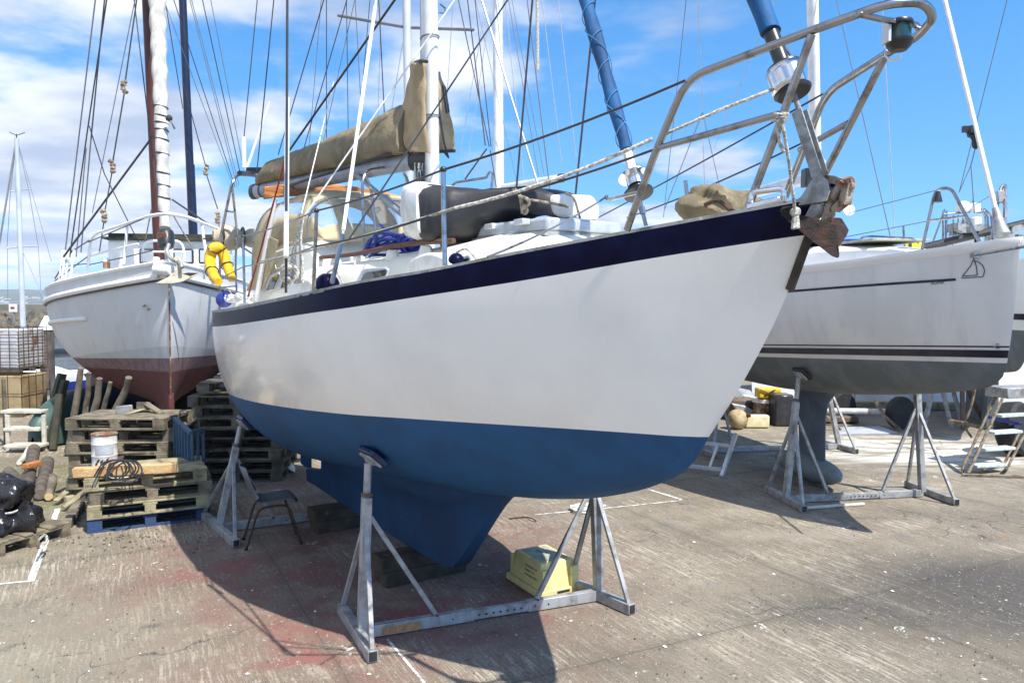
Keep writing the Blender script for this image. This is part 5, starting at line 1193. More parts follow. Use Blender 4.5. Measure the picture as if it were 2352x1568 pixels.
# logs
LG = [((20, 1085), (52, 1112), .085, 'log', 'short dark log lying at the left of the log pile'), ((78, 1030), (62, 1118), .10, 'log', 'thick black log pointing at the camera in the pile'), ((108, 1060), (92, 1135), .10, 'log', 'dark log lying at the right of the pile'), ((118, 1098), (112, 1140), .075, 'prop', 'mossy short log at the front of the pile'), ((72, 1028), (46, 1062), .06, 'stepwood', 'pale split log at the back of the pile'), ((60, 1090), (44, 1138), .07, 'log', 'dark log with a pale cut end in the pile')]
for a, b, r, m_, lb in LG:
    r *= .82
    A_2, B_2 = G(*a, r), G(*b, r); d = (B_2 - A_2); mb = MB(); mb.tube([A_2.lerp(B_2, k / 6) + V(NZ.noise_vector(V((k * .6, a[0], 0)))) * .02 for k in range(7)], [r * (1.1 - .05 * k + .13 * NZ.noise(V((k * .9, a[0] * .1, 0)))) for k in range(7)], 12)
    t = thing('log', lb, 'log', A_2, 'logs in the pile at the left'); mesh('bark', mb, M[m_], t, smooth=60)
    mb = MB(); mb.lathe([(0, 0), (r * .76, 0), (r * .76, .004), (0, .004)], B_2, d, 14); mesh('cut_end', mb, M['logcut' if 'pale cut' in lb or 'mossy' in lb else 'log'], t)
plank('brick_offcut', 'orange timber offcut lying on the log pile', 'timber', G(56, 1072, .22), G(90, 1062, .22), .1, .07, 'orangewood')
# white wooden steps
t = thing('wooden_steps', 'small bleached white wooden steps by the tanks', 'steps', G(45, 1030)); d0 = 12.75
def bxp(x0, x1, y, z0, z1, dy): return V((P(x0, 695, y).x, y - dy / 2, z0)), V((P(x1, 695, y).x, y + dy / 2, z1))
for z, x0, x1, y in ((.60, 4, 98, 12.95), (.34, 10, 92, 12.75), (.1, 10, 92, 12.55)):
    mb = MB(); mb.box(*bxp(x0, x1, y, z - .02, z + .03, .28)); mesh('tread', mb, M['stepwood'], t, smooth=0, bevel=.008)
for x in (4, 88):
    for dy in (-.1, .3): mb = MB(); mb.box(*bxp(x, x + 9, 12.75 + dy, 0, .578, .05)); mesh('leg', mb, M['stepwood'], t, smooth=0, bevel=.006)
# tarred leaning timbers
for a, b, r, lb in (((98, 1012), (143, 858), .09, 'thick tarred timber leaning beside the grey ketch, leftmost of three'), ((112, 1030), (150, 872), .07, 'tarred timber leaning between two others beside the ketch'), ((122, 1036), (136, 905), .06, 'thin mossy timber leaning in front of two tarred ones')):
    d_ = 12.8; A_2 = G(*a); plank('leaning_timber', lb, 'timber', V((A_2.x, A_2.y, .02)), P(*b, A_2.y + .25), r * 1.7, r * 1.3, 'blackwood', 'tarred timbers leaning by the ketch')

# litter on the slab
def litter(name, label, mat, n, area, sz, seed):
    rr = random.Random(seed); mb = MB()
    for i in range(n):
        x, y = area(rr); c = G(x, y, .004); a = rr.uniform(0, 6.28); l = rr.uniform(*sz); w_ = l * rr.uniform(.3, .8); d = V((math.cos(a), math.sin(a), rr.uniform(-.1, .25))); e = V((-d.y, d.x, rr.uniform(-.1, .1)))
        mb.add([c + d * l, c + e * w_ + V((0, 0, .004)), c - d * l * .8 + V((0, 0, .006)), c - e * w_ * .9, c + V((0, 0, .012))], [(0, 1, 4), (1, 2, 4), (2, 3, 4), (3, 0, 4), (0, 3, 2, 1)])
    o = mesh(name, mb, M[mat], smooth=0); o['kind'] = 'stuff'; setp(o, label, 'litter')
litter('leaf_litter', 'brown leaf litter and bark chips strewn before the pallet stacks', 'log', 150, lambda r_: (r_.gauss(270, 130), 1225 + abs(r_.gauss(0, 26)) - (r_.random() > .8) * 40), (.008, .028), 3)
litter('paint_flakes', 'white paint flakes and paper scraps scattered on the slab', 'paintwhite', 34, lambda r_: (r_.uniform(60, 2300), r_.uniform(1215, 1560)), (.006, .022), 8)
litter('grit', 'dark grit and small stones scattered over the slab', 'galvdark', 220, lambda r_: (r_.uniform(0, 2340), r_.uniform(1180, 1566)), (.004, .014), 5)
# ================================================================ wires helper for the other boats
def rig(parent, lst, name='stay', ext=.9):
    """(x0, y0, d0, x1, y1, d1, radius, material): from its foot in the yard up past the top of the picture"""
    for l in lst:
        x0, y0, d0, x1, y1, d1, r, m_ = l[:8]; e = l[8] if len(l) > 8 else (ext if y1 <= 0 else 0)
        a, b = P(x0, y0, d0), P(x1, y1, d1); mesh(name, MB().tube([a, up(a, b, e)], r, 5), M[m_], parent)
def spar(p0, p1, r0, r1, n=14): return MB().tube([p0, p0.lerp(p1, .5), p1], [r0, (r0 + r1) / 2, r1], n)

# ================================================================ the grey chalky sloop on the right
FB = Frame((4.55, 7.12), (.17, -.985))
bB = [(-8, 1.2), (-6, 1.58), (-4.5, 1.62), (-3.5, 1.42), (-2.5, 1.12), (-2, .95), (-1.4, .74), (-.8, .47), (-.3, .2), (0, .05), (.06, .015)]
bZS = [(-8, 2.70), (-4, 2.72), (-2, 2.787), (-1.4, 2.82), (0, 2.955), (.06, 2.96)]
bZB = [(-8, 1.5), (-6, 1.3), (-3.5, 1.22), (-2.5, 1.28), (-1.5, 1.39), (-.5, 1.545), (-.15, 1.66), (-.05, 1.85), (.02, 2.4), (.06, 2.96)]
HBt = Hull(FB, bB, bZS, bZB, ([(-8, 2.6), (-3, 2.6), (-1, 1.9), (0, 1.3)], [(-8, .5), (-2, .5), (0, .8)]), -8)
bz = lambda t: sinterp(bZS, t)
def lin(z0, k=.043): return lambda t: z0 + k * max(t, -8)
boatB = thing('sloop', 'chalky white sloop with dark boot stripes and bulb keel propped at the right', 'sailing yacht', FB(-3, 0, 0))
mesh('topside', HBt.band(bz, lin(1.848), 12), M['bgrey'], boatB, smooth=80)
mesh('underwater_hull', HBt.band(lin(1.848), HBt.zbf, 12), M['bgreen'], boatB, smooth=80)
split('boot_stripe', HBt.band(lin(1.966), lin(1.896), 1, 48, .004), M['bnavy'], boatB, smooth=80); split('thin_stripe', HBt.band(lin(2.006), lin(1.992), 1, 48, .004), M['bnavy'], boatB, smooth=80)
def cut_band(z0, z1, t0, t1, off):
    rows = []
    for zf in (z0, z1): rows.append([FB(t, HBt.hb(t, zf(t)) + off, zf(t)) for t in [lerp(t0, t1, i / 30) for i in range(31)]])
    return MB().grid(rows)
mesh('cove_stripe', cut_band(lambda t: 2.655 + .052 * t, lambda t: 2.630 + .052 * t, -8, -.42, .005), M['bnavy'], boatB, smooth=80)
# the emblem and the name near the bow
def onhull(t, z, off=.006): return FB(t, HBt.hb(t, z) + off, z)
def hullmark(lines, r, name):
    mb = MB()
    for ln_ in lines: mb.tube([onhull(t, z) for t, z in ln_], r, 5)
    mesh(name, mb, M['bnavy'], boatB)
t_, z_ = -.37, 2.645
hullmark([[(t_, z_), (t_ + .07, z_ + .1), (t_ + .098, z_ + .168)]], .004, 'emblem')
hullmark([[(t_ - .005, z_ - .012), (t_ + .1, z_ - .008), (t_ + .165, z_ - .004)], [(t_ + .165, z_ - .004), (t_ + .178, z_ + .05), (t_ + .165, z_ + .1), (t_ + .13, z_ + .135), (t_ + .105, z_ + .14)]], .004, 'emblem')
hullmark([[(t_ + .012, z_ + .006), (t_ + .12, z_ + .012)], [(t_ + .12, z_ + .012), (t_ + .115, z_ + .09), (t_ + .1, z_ + .15)]], .004, 'emblem')
pa, pb_ = onhull(-.62, 2.575, .008), onhull(-.40, 2.59, .008); mesh('name_lettering', text_mesh('ROMA', .042, pa, pb_ - pa, (0, 0, 1), .001), M['bnavy'], boatB, smooth=0)
mesh('deck', HBt.deck(), M['gel'], boatB, smooth=60); mesh('transom', HBt.transom(), M['bgrey'], boatB, smooth=0)
mb = MB()
for sd_ in (1, -1): mb.loft([[p + V((0, 0, z)) + V((FB.r.x, FB.r.y, 0)) * sd_ * o_ for o_, z in ((.025, .03), (.03, -.03), (-.02, -.07), (-.02, .03))] for p in HBt.edge(0, 0, side=sd_, n=50)])
split('rub_rail', mb, M['gel'], boatB, smooth=60)
for rgs in (None,):
    rings = [[FB(t, s, z) for s, z in ((w_, bz(t) - .05), (w_ * .95, bz(t) + .25 * k), (w_ * .8, bz(t) + .34 * k), (0, bz(t) + .40 * k), (-w_ * .8, bz(t) + .34 * k), (-w_ * .95, bz(t) + .25 * k), (-w_, bz(t) - .05))] for t, w_, k in ((-.95, .22, .15), (-1.5, .42, .5), (-2.3, .62, .85), (-3.2, .85, 1), (-5, 1.0, 1.05), (-6.2, 1.0, 1.0))]
    cabin = mesh('coachroof', MB().loft(rings), M['gel'], boatB, smooth=50)
mb = MB(); mb.obox(FB(-1.9, .0, bz(-1.9) + .30), V((FB.b.x, FB.b.y, 0)) * .34, V((FB.r.x, FB.r.y, 0)) * .36, (0, 0, .012)); mesh('grey_hatch', mb, M['greyfilm'], cabin, bevel=.006)
mb = MB(); mb.obox(FB(-2.9, .1, bz(-2.9) + .395), V((FB.b.x, FB.b.y, 0)) * .5, V((FB.r.x, FB.r.y, 0)) * .55, (0, 0, .02)); mesh('blue_hatch_cover', mb, M['hullblue'], cabin, bevel=.01)
# fin, bulb, rudder
rings = []
for z, c0_, c1_, wd in ((.2, -3.56, -2.96, .05), (.5, -3.6, -2.97, .05), (.9, -3.62, -2.98, .055), (1.1, -3.66, -2.93, .065), (1.22, -3.76, -2.82, .11), (1.34, -3.95, -2.6, .2)):
    ch = c1_ - c0_; rings.append([FB(c0_ + ch * x, w_ * wd, z) for x, w_ in ((1, 0), (.93, .7), (.7, 1), (.4, .8), (0, .1), (0, -.1), (.4, -.8), (.7, -1), (.93, -.7))])
mesh('keel_fin', MB().loft(rings), M['bkeel'], boatB, smooth=50)
rings = []
for k in range(17):
    x = k / 16; t = lerp(-4.22, -2.62, x); r = .175 * (max(0, 1 - (2 * abs(x - .62) / (1.24 if x < .62 else .76)) ** 2.2)) ** .6 + .003
    rings.append([FB(t, math.cos(q) * r * 1.15, .2 + math.sin(q) * r * .95) for q in [6.283 * j / 16 for j in range(16)]])
mesh('keel_bulb', MB().loft(rings), M['bulb'], boatB, smooth=80)
mesh('rudder_blade', MB().loft([[FB(t, w_, z) for t, w_ in ((-7.6, .03), (-7.1, .04), (-7.1, -.04), (-7.6, -.03))] for z in (.5, 1.6)]), M['bkeel'], boatB)
tb = FB(-3.24, 0, 0); mr = [(math.cos(a) * .095, math.sin(a) * .065) for a in [6.283 * k / 18 for k in range(18)]]
mB = mesh('mast', MB().loft([[FB(-3.24 - .01 * (z - 3), b_, z) + V((-.032 * (z - 3), 0, 0)) + V((FB.b.x, FB.b.y, 0)) * a for a, b_ in mr] for z in (3.05, 6, 11)]), M['mastwhite'], boatB, smooth=60)
mb = MB(); mb.obox(P(1884, 395, 10.3), (.06, 0, 0), (0, .05, 0), (0, 0, .16)); mesh('mast_winch', mb, M['alu'], mB, bevel=.02)
bA_, bB_ = P(1858, 409, 10.15), P(1700, 452, 13.0); d = (bB_ - bA_).normalized(); x_ = d.cross(V((0, 0, 1))).normalized(); u_ = x_.cross(d)
bo = mesh('boom', MB().loft([[p + x_ * a * .7 + u_ * b_ * 1.2 for a, b_ in mr] for p in (bA_, bB_)]), M['alu'], boatB, smooth=50)
mb = MB(); mb.obox(bA_, d * .09, x_ * .075, u_ * .12); mesh('boom_end', mb, M['blackplastic'], bo, bevel=.015)
# forestay with its furling foil, tack drum
fs0, fs1 = P(2302, 545, 7.3), P(2170, 0, 8.35); d = (fs1 - fs0).normalized()
mesh('forestay_foil', MB().tube([fs0, up(fs0, fs1, 2.2)], .022, 10), M['mastwhite'], boatB)
mb = MB(); mb.lathe([(.02, 0), (.075, .02), (.06, .1), (.035, .25), (.03, .3)], fs0 - V((0, 0, .0)), d, 16); mesh('stay_socket', mb, M['galv'], boatB)
mb = MB(); q = P(2232, 302, 7.8); mb.lathe([(.03, -.04), (.05, -.04), (.05, .04), (.03, .04)], q, d, 12); mb.obox(q + V((-.06, 0, .02)), (.03, 0, 0), (0, .02, 0), (0, 0, .03)); mb.lathe([(.012, -.2), (.03, -.17), (.02, -.1), (.03, -.06), (.025, -.03)], q, d, 10); mesh('halyard_swivel', mb, M['blackplastic'], boatB)
rig(boatB, [(2203, 442, 9, 2313, 0, 8.6, .005, 'wiregrey'), (2049, 562, 9, 1921, 0, 10, .006, 'wiregrey'), (2056, 559, 10, 2026, 0, 10.5, .007, 'wirelight'), (2238, 490, 8.2, 2230, 380, 8.3, .006, 'wiregrey', 0), (2230, 380, 8.3, 2244, 325, 8.2, .006, 'wiregrey', 0), (2203, 442, 9, 2230, 380, 8.5, .005, 'wiregrey', 0), (1640, 340, 13, 1780, 0, 11.5, .006, 'wirelight'), (1524, 499, 14, 1576, 0, 12.5, .006, 'wiregrey'), (1619, 446, 14, 1604, 0, 12.5, .007, 'wirelight'), (1614, 258, 13, 1527, 480, 14, .008, 'wiregrey', 0), (1614, 258, 13, 1655, 438, 14, .007, 'wiregrey', 0)], 'shroud')
def tubeP(name, pts, r, parent, mat='steel', rb=.1): return mesh(name, MB().tube(bend([P(*p) for p in pts], rb), r, 8), M[mat], parent)
bp_ = tubeP('bow_rail', [(2118, 572, 8.3), (2148, 436, 8.3), (2184, 430, 8.1), (2250, 556, 7.6)], .0165, boatB, rb=.2)
tubeP('rail_bar', [(2131, 507, 8.3), (2222, 496, 7.9)], .013, bp_)
bp2 = tubeP('bow_rail', [(2278, 552, 7.5), (2290, 470, 7.6), (2300, 430, 7.7), (2309, 425, 7.7), (2308, 530, 7.35)], .0165, boatB, rb=.12)
mb = MB(); mb.lathe([(0, -.05), (.045, -.04), (.03, .03), (.02, .07)], P(2154, 455, 8.2)); mesh('rail_lamp', mb, M['blackplastic'], boatB)
mb = MB(); mb.obox(P(2298, 452, 7.6), (.035, 0, 0), (0, .02, 0), (0, 0, .06)); mesh('rail_lamp', mb, M['galv'], boatB, bevel=.01)
for l in ((2148, 438, 8.3, 1940, 492, 10.2), (2131, 508, 8.3, 1938, 545, 10.2), (2300, 435, 7.7, 2240, 470, 9.5)): rig(boatB, [l + (.005, 'wiregrey', 0)], 'lifeline')
mb = MB(); q = P(1950, 482, 10.1); mb.lathe([(.0, -.006), (.075, -.006), (.075, .006), (0, .006)], q, (0, -1, .1), 20); t = mesh('line_guide', mb, M['white'], boatB)
tubeP('grab_rail', [(1978, 556, 9.8), (1978, 545, 9.8), (2000, 542, 9.8), (2100, 548, 9.4), (2110, 560, 9.3)], .012, boatB)
tubeP('stanchion', [(2075, 520, 9.4), (2077, 570, 9.4)], .013, boatB)
mb = MB(); a = P(2236, 578, 7.42) ; mb.tube([P(2238, 586, 7.3), P(2355, 566, 6.6)], .014, 8); mb.obox(P(2240, 586, 7.33), (.03, 0, 0), (0, .03, 0), (0, 0, .022)); mesh('bow_fender_bar', mb, M['steel'], boatB)
mb = MB(); c = onhull(-.13, 2.0, .0); mb.tube([c + V((math.cos(q) * .03, -.02, math.sin(q) * .02)) for q in [6.28 * k / 10 for k in range(10)]], .007, 6, closed=True); mesh('towing_eye', mb, M['steel'], boatB)
t = thing('signal_board', 'yellow panel hung on the far rail of the chalky sloop', 'panel', P(2098, 578, 10.2)); mb = MB(); mb.obox(P(2098, 568, 10.2), (.1, 0, 0), (0, .01, 0), (0, 0, .085)); mesh('panel', mb, M['yboard'], t, bevel=.004)
mb = MB(); mb.obox(P(2091, 566, 10.18), (.012, 0, 0), (0, .012, 0), (0, 0, .07)); mesh('panel_bracket', mb, M['blackplastic'], t)
# its stands
e0, e1 = G(1805, 1155), G(2118, 1140)
cradle('galvanised stand under the bow end of the chalky sloop', e0, e1, (G(1762, 1130), G(1848, 1178)), (G(2082, 1118), G(2198, 1162)), (.2,), HBt, 'padblack', 'stands under the chalky sloop')
e0 = G(1610, 1040); e1 = e0 + V((2.35, .35, 0))
cradle('galvanised stand under the middle of the chalky sloop beyond its keel', e0, e1, (e0 + V((-.1, .45, 0)), e0 - V((-.1, .45, 0))), (e1 + V((-.1, .45, 0)), e1 - V((-.1, .45, 0))), (.45,), HBt, 'padblack', 'stands under the chalky sloop')
plank('painted_lath', 'long pale lath with black bands lying along the sloop stand', 'lath', G(1850, 1166, .02), G(1985, 1156, .02), .05, .03, 'stepwood')

# ================================================================ the grey steel ketch on the left
FAh = Frame((-4.8, 11.0), (.45, -.89))
aB = [(-9.5, .9), (-8, 1.42), (-6, 1.76), (-4.5, 1.80), (-3, 1.6), (-2, 1.27), (-1, .76), (-.4, .36), (0, .05), (.06, .012)]
aZS = [(-9.5, 2.85), (-6, 2.66), (-4.5, 2.63), (-2.5, 2.73), (-1, 2.86), (0, 2.975), (.06, 2.98)]
aZB = [(-9.5, 1.1), (-7, .86), (-4, .72), (-2, .72), (-.8, .76), (-.35, .86), (-.16, 1.02), (-.06, 1.4), (.0, 2.0), (.06, 2.98)]
HA = Hull(FAh, aB, aZS, aZB, ([(-9.5, 2.6), (-3, 2.6), (-1, 1.6), (0, 1.1)], [(-9.5, .6), (-3, .66), (-1, .88), (0, 1.0)]), -9.5)
az = lambda t: sinterp(aZS, t)
ketch = thing('steel_ketch', 'grey steel ketch with red bottom and white bow rails propped on timbers', 'sailing boat', FAh(-4, 0, 0))
aw = lambda t: 1.62 + .048 * t; ar = lambda t: 1.42 + .033 * t; ab_ = lambda t: max(aw(t) + .003, 1.80 + .10 * t)
mesh('topside', HA.band(az, ab_, 12), M['agrey'], ketch, smooth=60); mesh('primer_band', HA.band(ab_, aw, 3), M['aboot'], ketch, smooth=60)
mesh('boot_top', HA.band(aw, ar, 4), M['apink'], ketch, smooth=60); mesh('underwater_hull', HA.band(ar, HA.zbf, 10), M['ared'], ketch, smooth=60)
mesh('deck', HA.deck(.22), M['agrey'], ketch, smooth=60); mesh('transom', HA.transom(), M['agrey'], ketch, smooth=0)
mb = MB(); rings = []
for t, zl, wd in ((-9, .5, .05), (-8, .4, .09), (-4, .3, .11), (-1.5, .3, .1), (-.6, .34, .07), (-.2, .55, .04), (-.1, .9, .03)): rings.append([FAh(t, wd, 1.1), FAh(t, wd, zl), FAh(t, -wd, zl), FAh(t, -wd, 1.1)])
mesh('keel', mb.loft(rings), M['ared'], ketch, smooth=30)
mb = MB(); pts = [FAh(t, 0, z) for t, z in ((-.14, .95), (-.05, 1.45), (.0, 2.0), (.04, 2.6), (.07, 2.9))]; mb.tube([p + V((.0, -.012, 0)) for p in pts], .012, 8); mesh('stem_bar', mb, M['rustlight'], ketch)
mb = MB(); mk = MB()
for sd_ in (1, -1):
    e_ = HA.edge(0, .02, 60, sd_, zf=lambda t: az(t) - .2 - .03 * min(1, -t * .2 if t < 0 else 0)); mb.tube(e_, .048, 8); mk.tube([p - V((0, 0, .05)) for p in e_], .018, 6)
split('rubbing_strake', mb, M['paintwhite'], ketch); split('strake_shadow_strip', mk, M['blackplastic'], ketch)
mb = MB()
for sd_ in (1, -1): mb.tube(HA.edge(.0, 0, 60, sd_), .026, 6)
split('bulwark_cap', mb, M['paintwhite'], ketch)
mb = MB()
for sd_ in (1, -1):
    zf = lambda t: 2.16 + .05 * (t + 1.7); mb.tube([FAh(t, sd_ * (HA.hb(t, zf(t)) + .012), zf(t)) for t in [-1.75 - i * .2 for i in range(26)]], .035, 8)
split('lower_strake', mb, M['paintwhite'], ketch)
mb = MB(); q = FAh(-.42, HA.hb(-.42, 2.36) + .01, 2.36); mb.obox(q, V((FAh.b.x, FAh.b.y, 0)) * .09, (0, .012, 0), (.02, 0, .012)); mb.obox(q + V((.06, 0, -.05)), V((FAh.b.x, FAh.b.y, 0)) * .08, (0, .012, 0), (.01, 0, .012)); split('hawse_pipe', mb, M['rustlight'], ketch)
# wheelhouse
wA, wB = P(256, 600, 15.6), P(492, 600, 15.6); uu = V((.985, .17, 0)); vv = V((-.17, .985, 0)); wc = (wA + wB) / 2; hwid = (wB - wA).length / 2
mb = MB(); mb.obox(V((wc.x, wc.y, 3.02)) + vv * .9, uu * hwid, vv * .9, (0, 0, .62)); wh = mesh('wheelhouse', mb, M['paintwhite'], ketch, smooth=0, bevel=.05, seg=2)
mb = MB(); mb.obox(V((wc.x, wc.y, 3.66)) + vv * .9, uu * (hwid + .06), vv * 1.0, (0, 0, .022)); mb.obox(V((wc.x, wc.y, 3.72)) + vv * .8, uu * (hwid - .02), vv * .8, (0, 0, .04)); split('roof', mb, M['blackwood'], wh)
for x0, x1 in ((262, 301), (318, 362), (396, 441), (454, 486)):
    a, b = P(x0, 574, 15.45), P(x1, 574, 15.45); zc = P(x0, 588, 15.45).z; hw = (b - a).length / 2; q = (a + b) / 2
    mb = MB(); mb.obox(V((q.x, q.y, zc)) + vv * .1, uu * hw, vv * .03, (0, 0, .15)); wf = mesh('window', mb, M['blackplastic'], wh, smooth=0, bevel=.03, seg=2)
    mb = MB(); mb.obox(V((q.x, q.y, zc)) + vv * .068, uu * (hw - .035), vv * .01, (0, 0, .115)); mesh('pane', mb, M['plate'], wf, smooth=0, bevel=.005)
# bow rails
def pr_(name, pts, r=.024, mat='paintwhite', parent=ketch, rb=.15): return tubeP(name, pts, r, parent, mat, rb)
bowrail = pr_('bow_rail', [(200, 632, 12.9), (209, 540, 12.7), (293, 513, 11.9), (345, 495, 11.3), (388, 490, 11.1), (428, 498, 11.3), (466, 512, 11.7), (535, 540, 12.6)], .026, rb=.3)
for pts in ([(293, 514, 11.9), (284, 606, 11.9)], [(463, 512, 11.7), (477, 612, 11.7)], [(203, 588, 12.85), (284, 568, 11.95)], [(284, 568, 11.95), (320, 560, 11.6)], [(476, 566, 11.7), (525, 580, 12.5)]): pr_('rail_post', pts, .022, parent=bowrail)
pul = pr_('deck_frame', [(330, 600, 12.6), (327, 553, 12.6), (420, 553, 12.6), (424, 600, 12.6)], .02); pr_('frame_bar', [(330, 578, 12.6), (424, 578, 12.6)], .016, parent=pul)
for x in (140, 146, 154, 166): pr_('stanchion', [(x - 6, 668 - (x - 140) * .6, 14.0 - (x - 140) * .03), (x + 4, 574, 14.0 - (x - 140) * .03)], .018)
rig(ketch, [(126, 640, 14.2, 166, 575, 14, .012, 'wire', 0), (166, 577, 13.9, 205, 552, 12.8, .012, 'wire', 0), (126, 645, 14.2, 203, 588, 12.9, .01, 'wire', 0), (140, 612, 14, 205, 605, 12.9, .009, 'wire', 0), (205, 608, 12.8, 290, 590, 12, .009, 'wire', 0), (290, 590, 12, 356, 574, 11.5, .009, 'wire', 0), (203, 556, 12.7, 335, 500, 11.4, .009, 'wire', 0)], 'lifeline')
# main mast, furled headsail, mizzen
mm0, mm1 = P(368, 565, 14.2), P(340, 0, 14.2); mesh('mast', spar(mm0 - V((0, 0, .6)), up(mm0, mm1, .9), .105, .085), M['mast_brown'], ketch)
hs0, hs1 = P(379, 524, 11.4), P(361, 0, 13.0); dh = (hs1 - hs0)
o = mesh('furled_headsail', wrapped(hs0, up(hs0, hs1, .8), .075, .17, 150, 16, .09, 2), M['sail'], ketch, smooth=70)
hv = hs1 - hs0
mb = MB()
for k in (.06, .12, .17, .22, .3, .36, .40, .43, .46, .5):
    p = hs0 + hv * k; d = hv.normalized(); a = (d.orthogonal()).normalized(); b = d.cross(a); r = lerp(.08, .125, k) 
    mb.tube([p + (a * math.cos(q) + b * math.sin(q)) * r + d * (.05 * math.sin(q)) for q in [6.283 * j / 14 for j in range(14)]], .011, 5, closed=True)
split('sail_tie', mb, M['wire'], o)
c = P(388, 272, 11.9); mb = MB(); mb.ball(c, .05, 7); mb.tube([c, c + V((.09, -.02, -.16))], .012, 6); mb.jitter(.012, 40); split('tie_knot', mb, M['wire'], o)
c = P(381, 545, 11.15); mb = MB(); mb.lathe([(.05, -.16), (.10, -.15), (.115, -.08), (.115, .05), (.10, .09), (.05, .12)], c, hv, 16); drum = mesh('furling_drum', mb, M['blackplastic'], ketch, smooth=40)
mb = MB(); mb.obox(c + V((.0, -.112, -.0)), (.062, 0, 0), (0, .012, 0), (0, 0, .055)); mesh('drum_window', mb, M['teak'], drum, bevel=.008); mb = MB(); mb.tube([c - hv.normalized() * .14, P(384, 600, 11.0)], .03, 8); mesh('drum_link', mb, M['ancream'], drum)
mz0, mz1 = P(445, 562, 17.2), P(420, 0, 17.2); mz = mesh('mizzen_mast', spar(mz0 - V((0, 0, .5)), up(mz0, mz1, .6), .085, .075), M['mast_blue'], ketch)
q = mz0.lerp(mz1, .33); mb = MB(); mb.tube([q, q + (mz0 - mz1).normalized() * 1.75], .092, 14); mesh('mast_sleeve', mb, M['mast_blue'], mz)
# bow roller, anchor belongs on top
mb = MB(); a, b = P(358, 618, 10.95), P(395, 622, 10.85); mb.tube([a, b], [.085, .075], 14); mb.obox(P(360, 615, 10.95), (.03, 0, 0), (0, .05, 0), (0, 0, .15)); split('bow_roller', mb, M['paintwhite'], ketch, bevel=.01)
t = thing('cream_anchor', 'cream painted rusty anchor hung on the bow of the grey ketch', 'anchor', P(405, 630, 10.8))
an = [(353, 651), (385, 637), (402, 622), (405, 605), (397, 592), (410, 588), (420, 606), (419, 624), (432, 628), (458, 628), (440, 638), (418, 648), (395, 652)]
mb = MB(); mb.prism([P(x, y, 10.75 + .004 * (x - 400)) for x, y in an], (0, .03, 0)); mesh('fluke', mb, M['ancream'], t, bevel=.008)
mb = MB(); mb.tube(curve([P(388, 560, 10.95), P(384, 580, 10.9), P(396, 596, 10.82), P(412, 602, 10.78), P(418, 615, 10.74)], 5), .028, 8); mesh('shank', mb, M['galv'], t)
mb = MB(); mb.prism([P(x, y, 10.7) for x, y in ((418, 628), (432, 626), (456, 627), (436, 634))], (0, .02, 0)); mesh('fluke_edge', mb, M['wire'], t)
t = thing('paint_bucket', 'small white and orange pot on the side deck of the grey ketch', 'pot', P(245, 608, 12.6)); c = P(245, 616, 12.4); mesh('pot', MB().lathe([(0, 0), (.05, 0), (.055, .1), (.0, .1)], c), M['orangepaint'], t); mesh('pot_top', MB().lathe([(.0, .1), (.056, .1), (.056, .16), (0, .16)], c), M['white'], t)
# ketch rigging
w_ = 'wire'
rig(ketch, [(150, 575, 14, 219, 0, 13, .012, 'wiregrey'), (160, 590, 13.9, 202, 292, 13.4, .012, w_, 0), (202, 292, 13.4, 245, 0, 13, .012, w_), (186, 580, 13.7, 209, 320, 13.3, .012, 'wiregrey', 0), (209, 320, 13.3, 240, 0, 13, .012, w_), (175, 590, 13.8, 198, 340, 13.3, .01, 'wiregrey', 0), (228, 580, 13, 240, 500, 13, .01, w_, 0), (240, 490, 13, 258, 392, 13, .01, w_, 0), (259, 372, 13, 287, 205, 13, .012, w_, 0), (288, 185, 13, 314, 0, 13, .012, w_),
    (212, 490, 14.5, 306, 20, 13.6, .008, 'wiregrey', .5), (362, 455, 13, 308, 0, 13.2, .01, w_), (205, 290, 13.4, 240, 400, 13, .01, w_, 0), (240, 400, 13, 320, 560, 13, .009, w_, 0), (352, 312, 13, 146, 590, 13.5, .018, w_, 0), (395, 458, 12.5, 620, 610, 13.5, .014, w_, 0), (398, 495, 12.6, 440, 565, 12.8, .012, 'ropeold', 0), (348, 480, 12.6, 332, 560, 12.6, .01, 'ropeold', 0),
    (420, 250, 16, 379, 0, 15, .009, w_), (472, 380, 16, 420, 190, 15.5, .01, w_, 0), (500, 480, 16, 474, 400, 16, .012, w_, 0), (505, 530, 15.5, 502, 510, 15.8, .01, w_, 0), (533, 420, 17, 376, 0, 15.5, .007, 'wiregrey'), (540, 430, 17, 399, 0, 15.5, .009, w_), (545, 430, 17, 436, 0, 16, .008, 'wiregrey'), (549, 425, 17, 440, 0, 16, .008, 'wiregrey'), (552, 400, 17, 465, 0, 16, .01, w_), (556, 370, 17, 484, 0, 16, .008, 'wiregrey'), (350, 520, 15, 328, 0, 15, .005, 'wiregrey')], 'stay')
for x, y, d_ in ((285, 200, 13), (257, 382, 13), (239, 496, 13), (473, 390, 16), (500, 500, 15.5)):
    c = P(x, y, d_); mb = MB()
    for k in range(4): mb.ball(c + V((rr.uniform(-.02, .02), 0, .055 * (k - 1.5))), .05, 6, (1, .8, .7))
    mb.jitter(.02, 22); mesh('rope_block', mb, M['ropeold'], ketch)
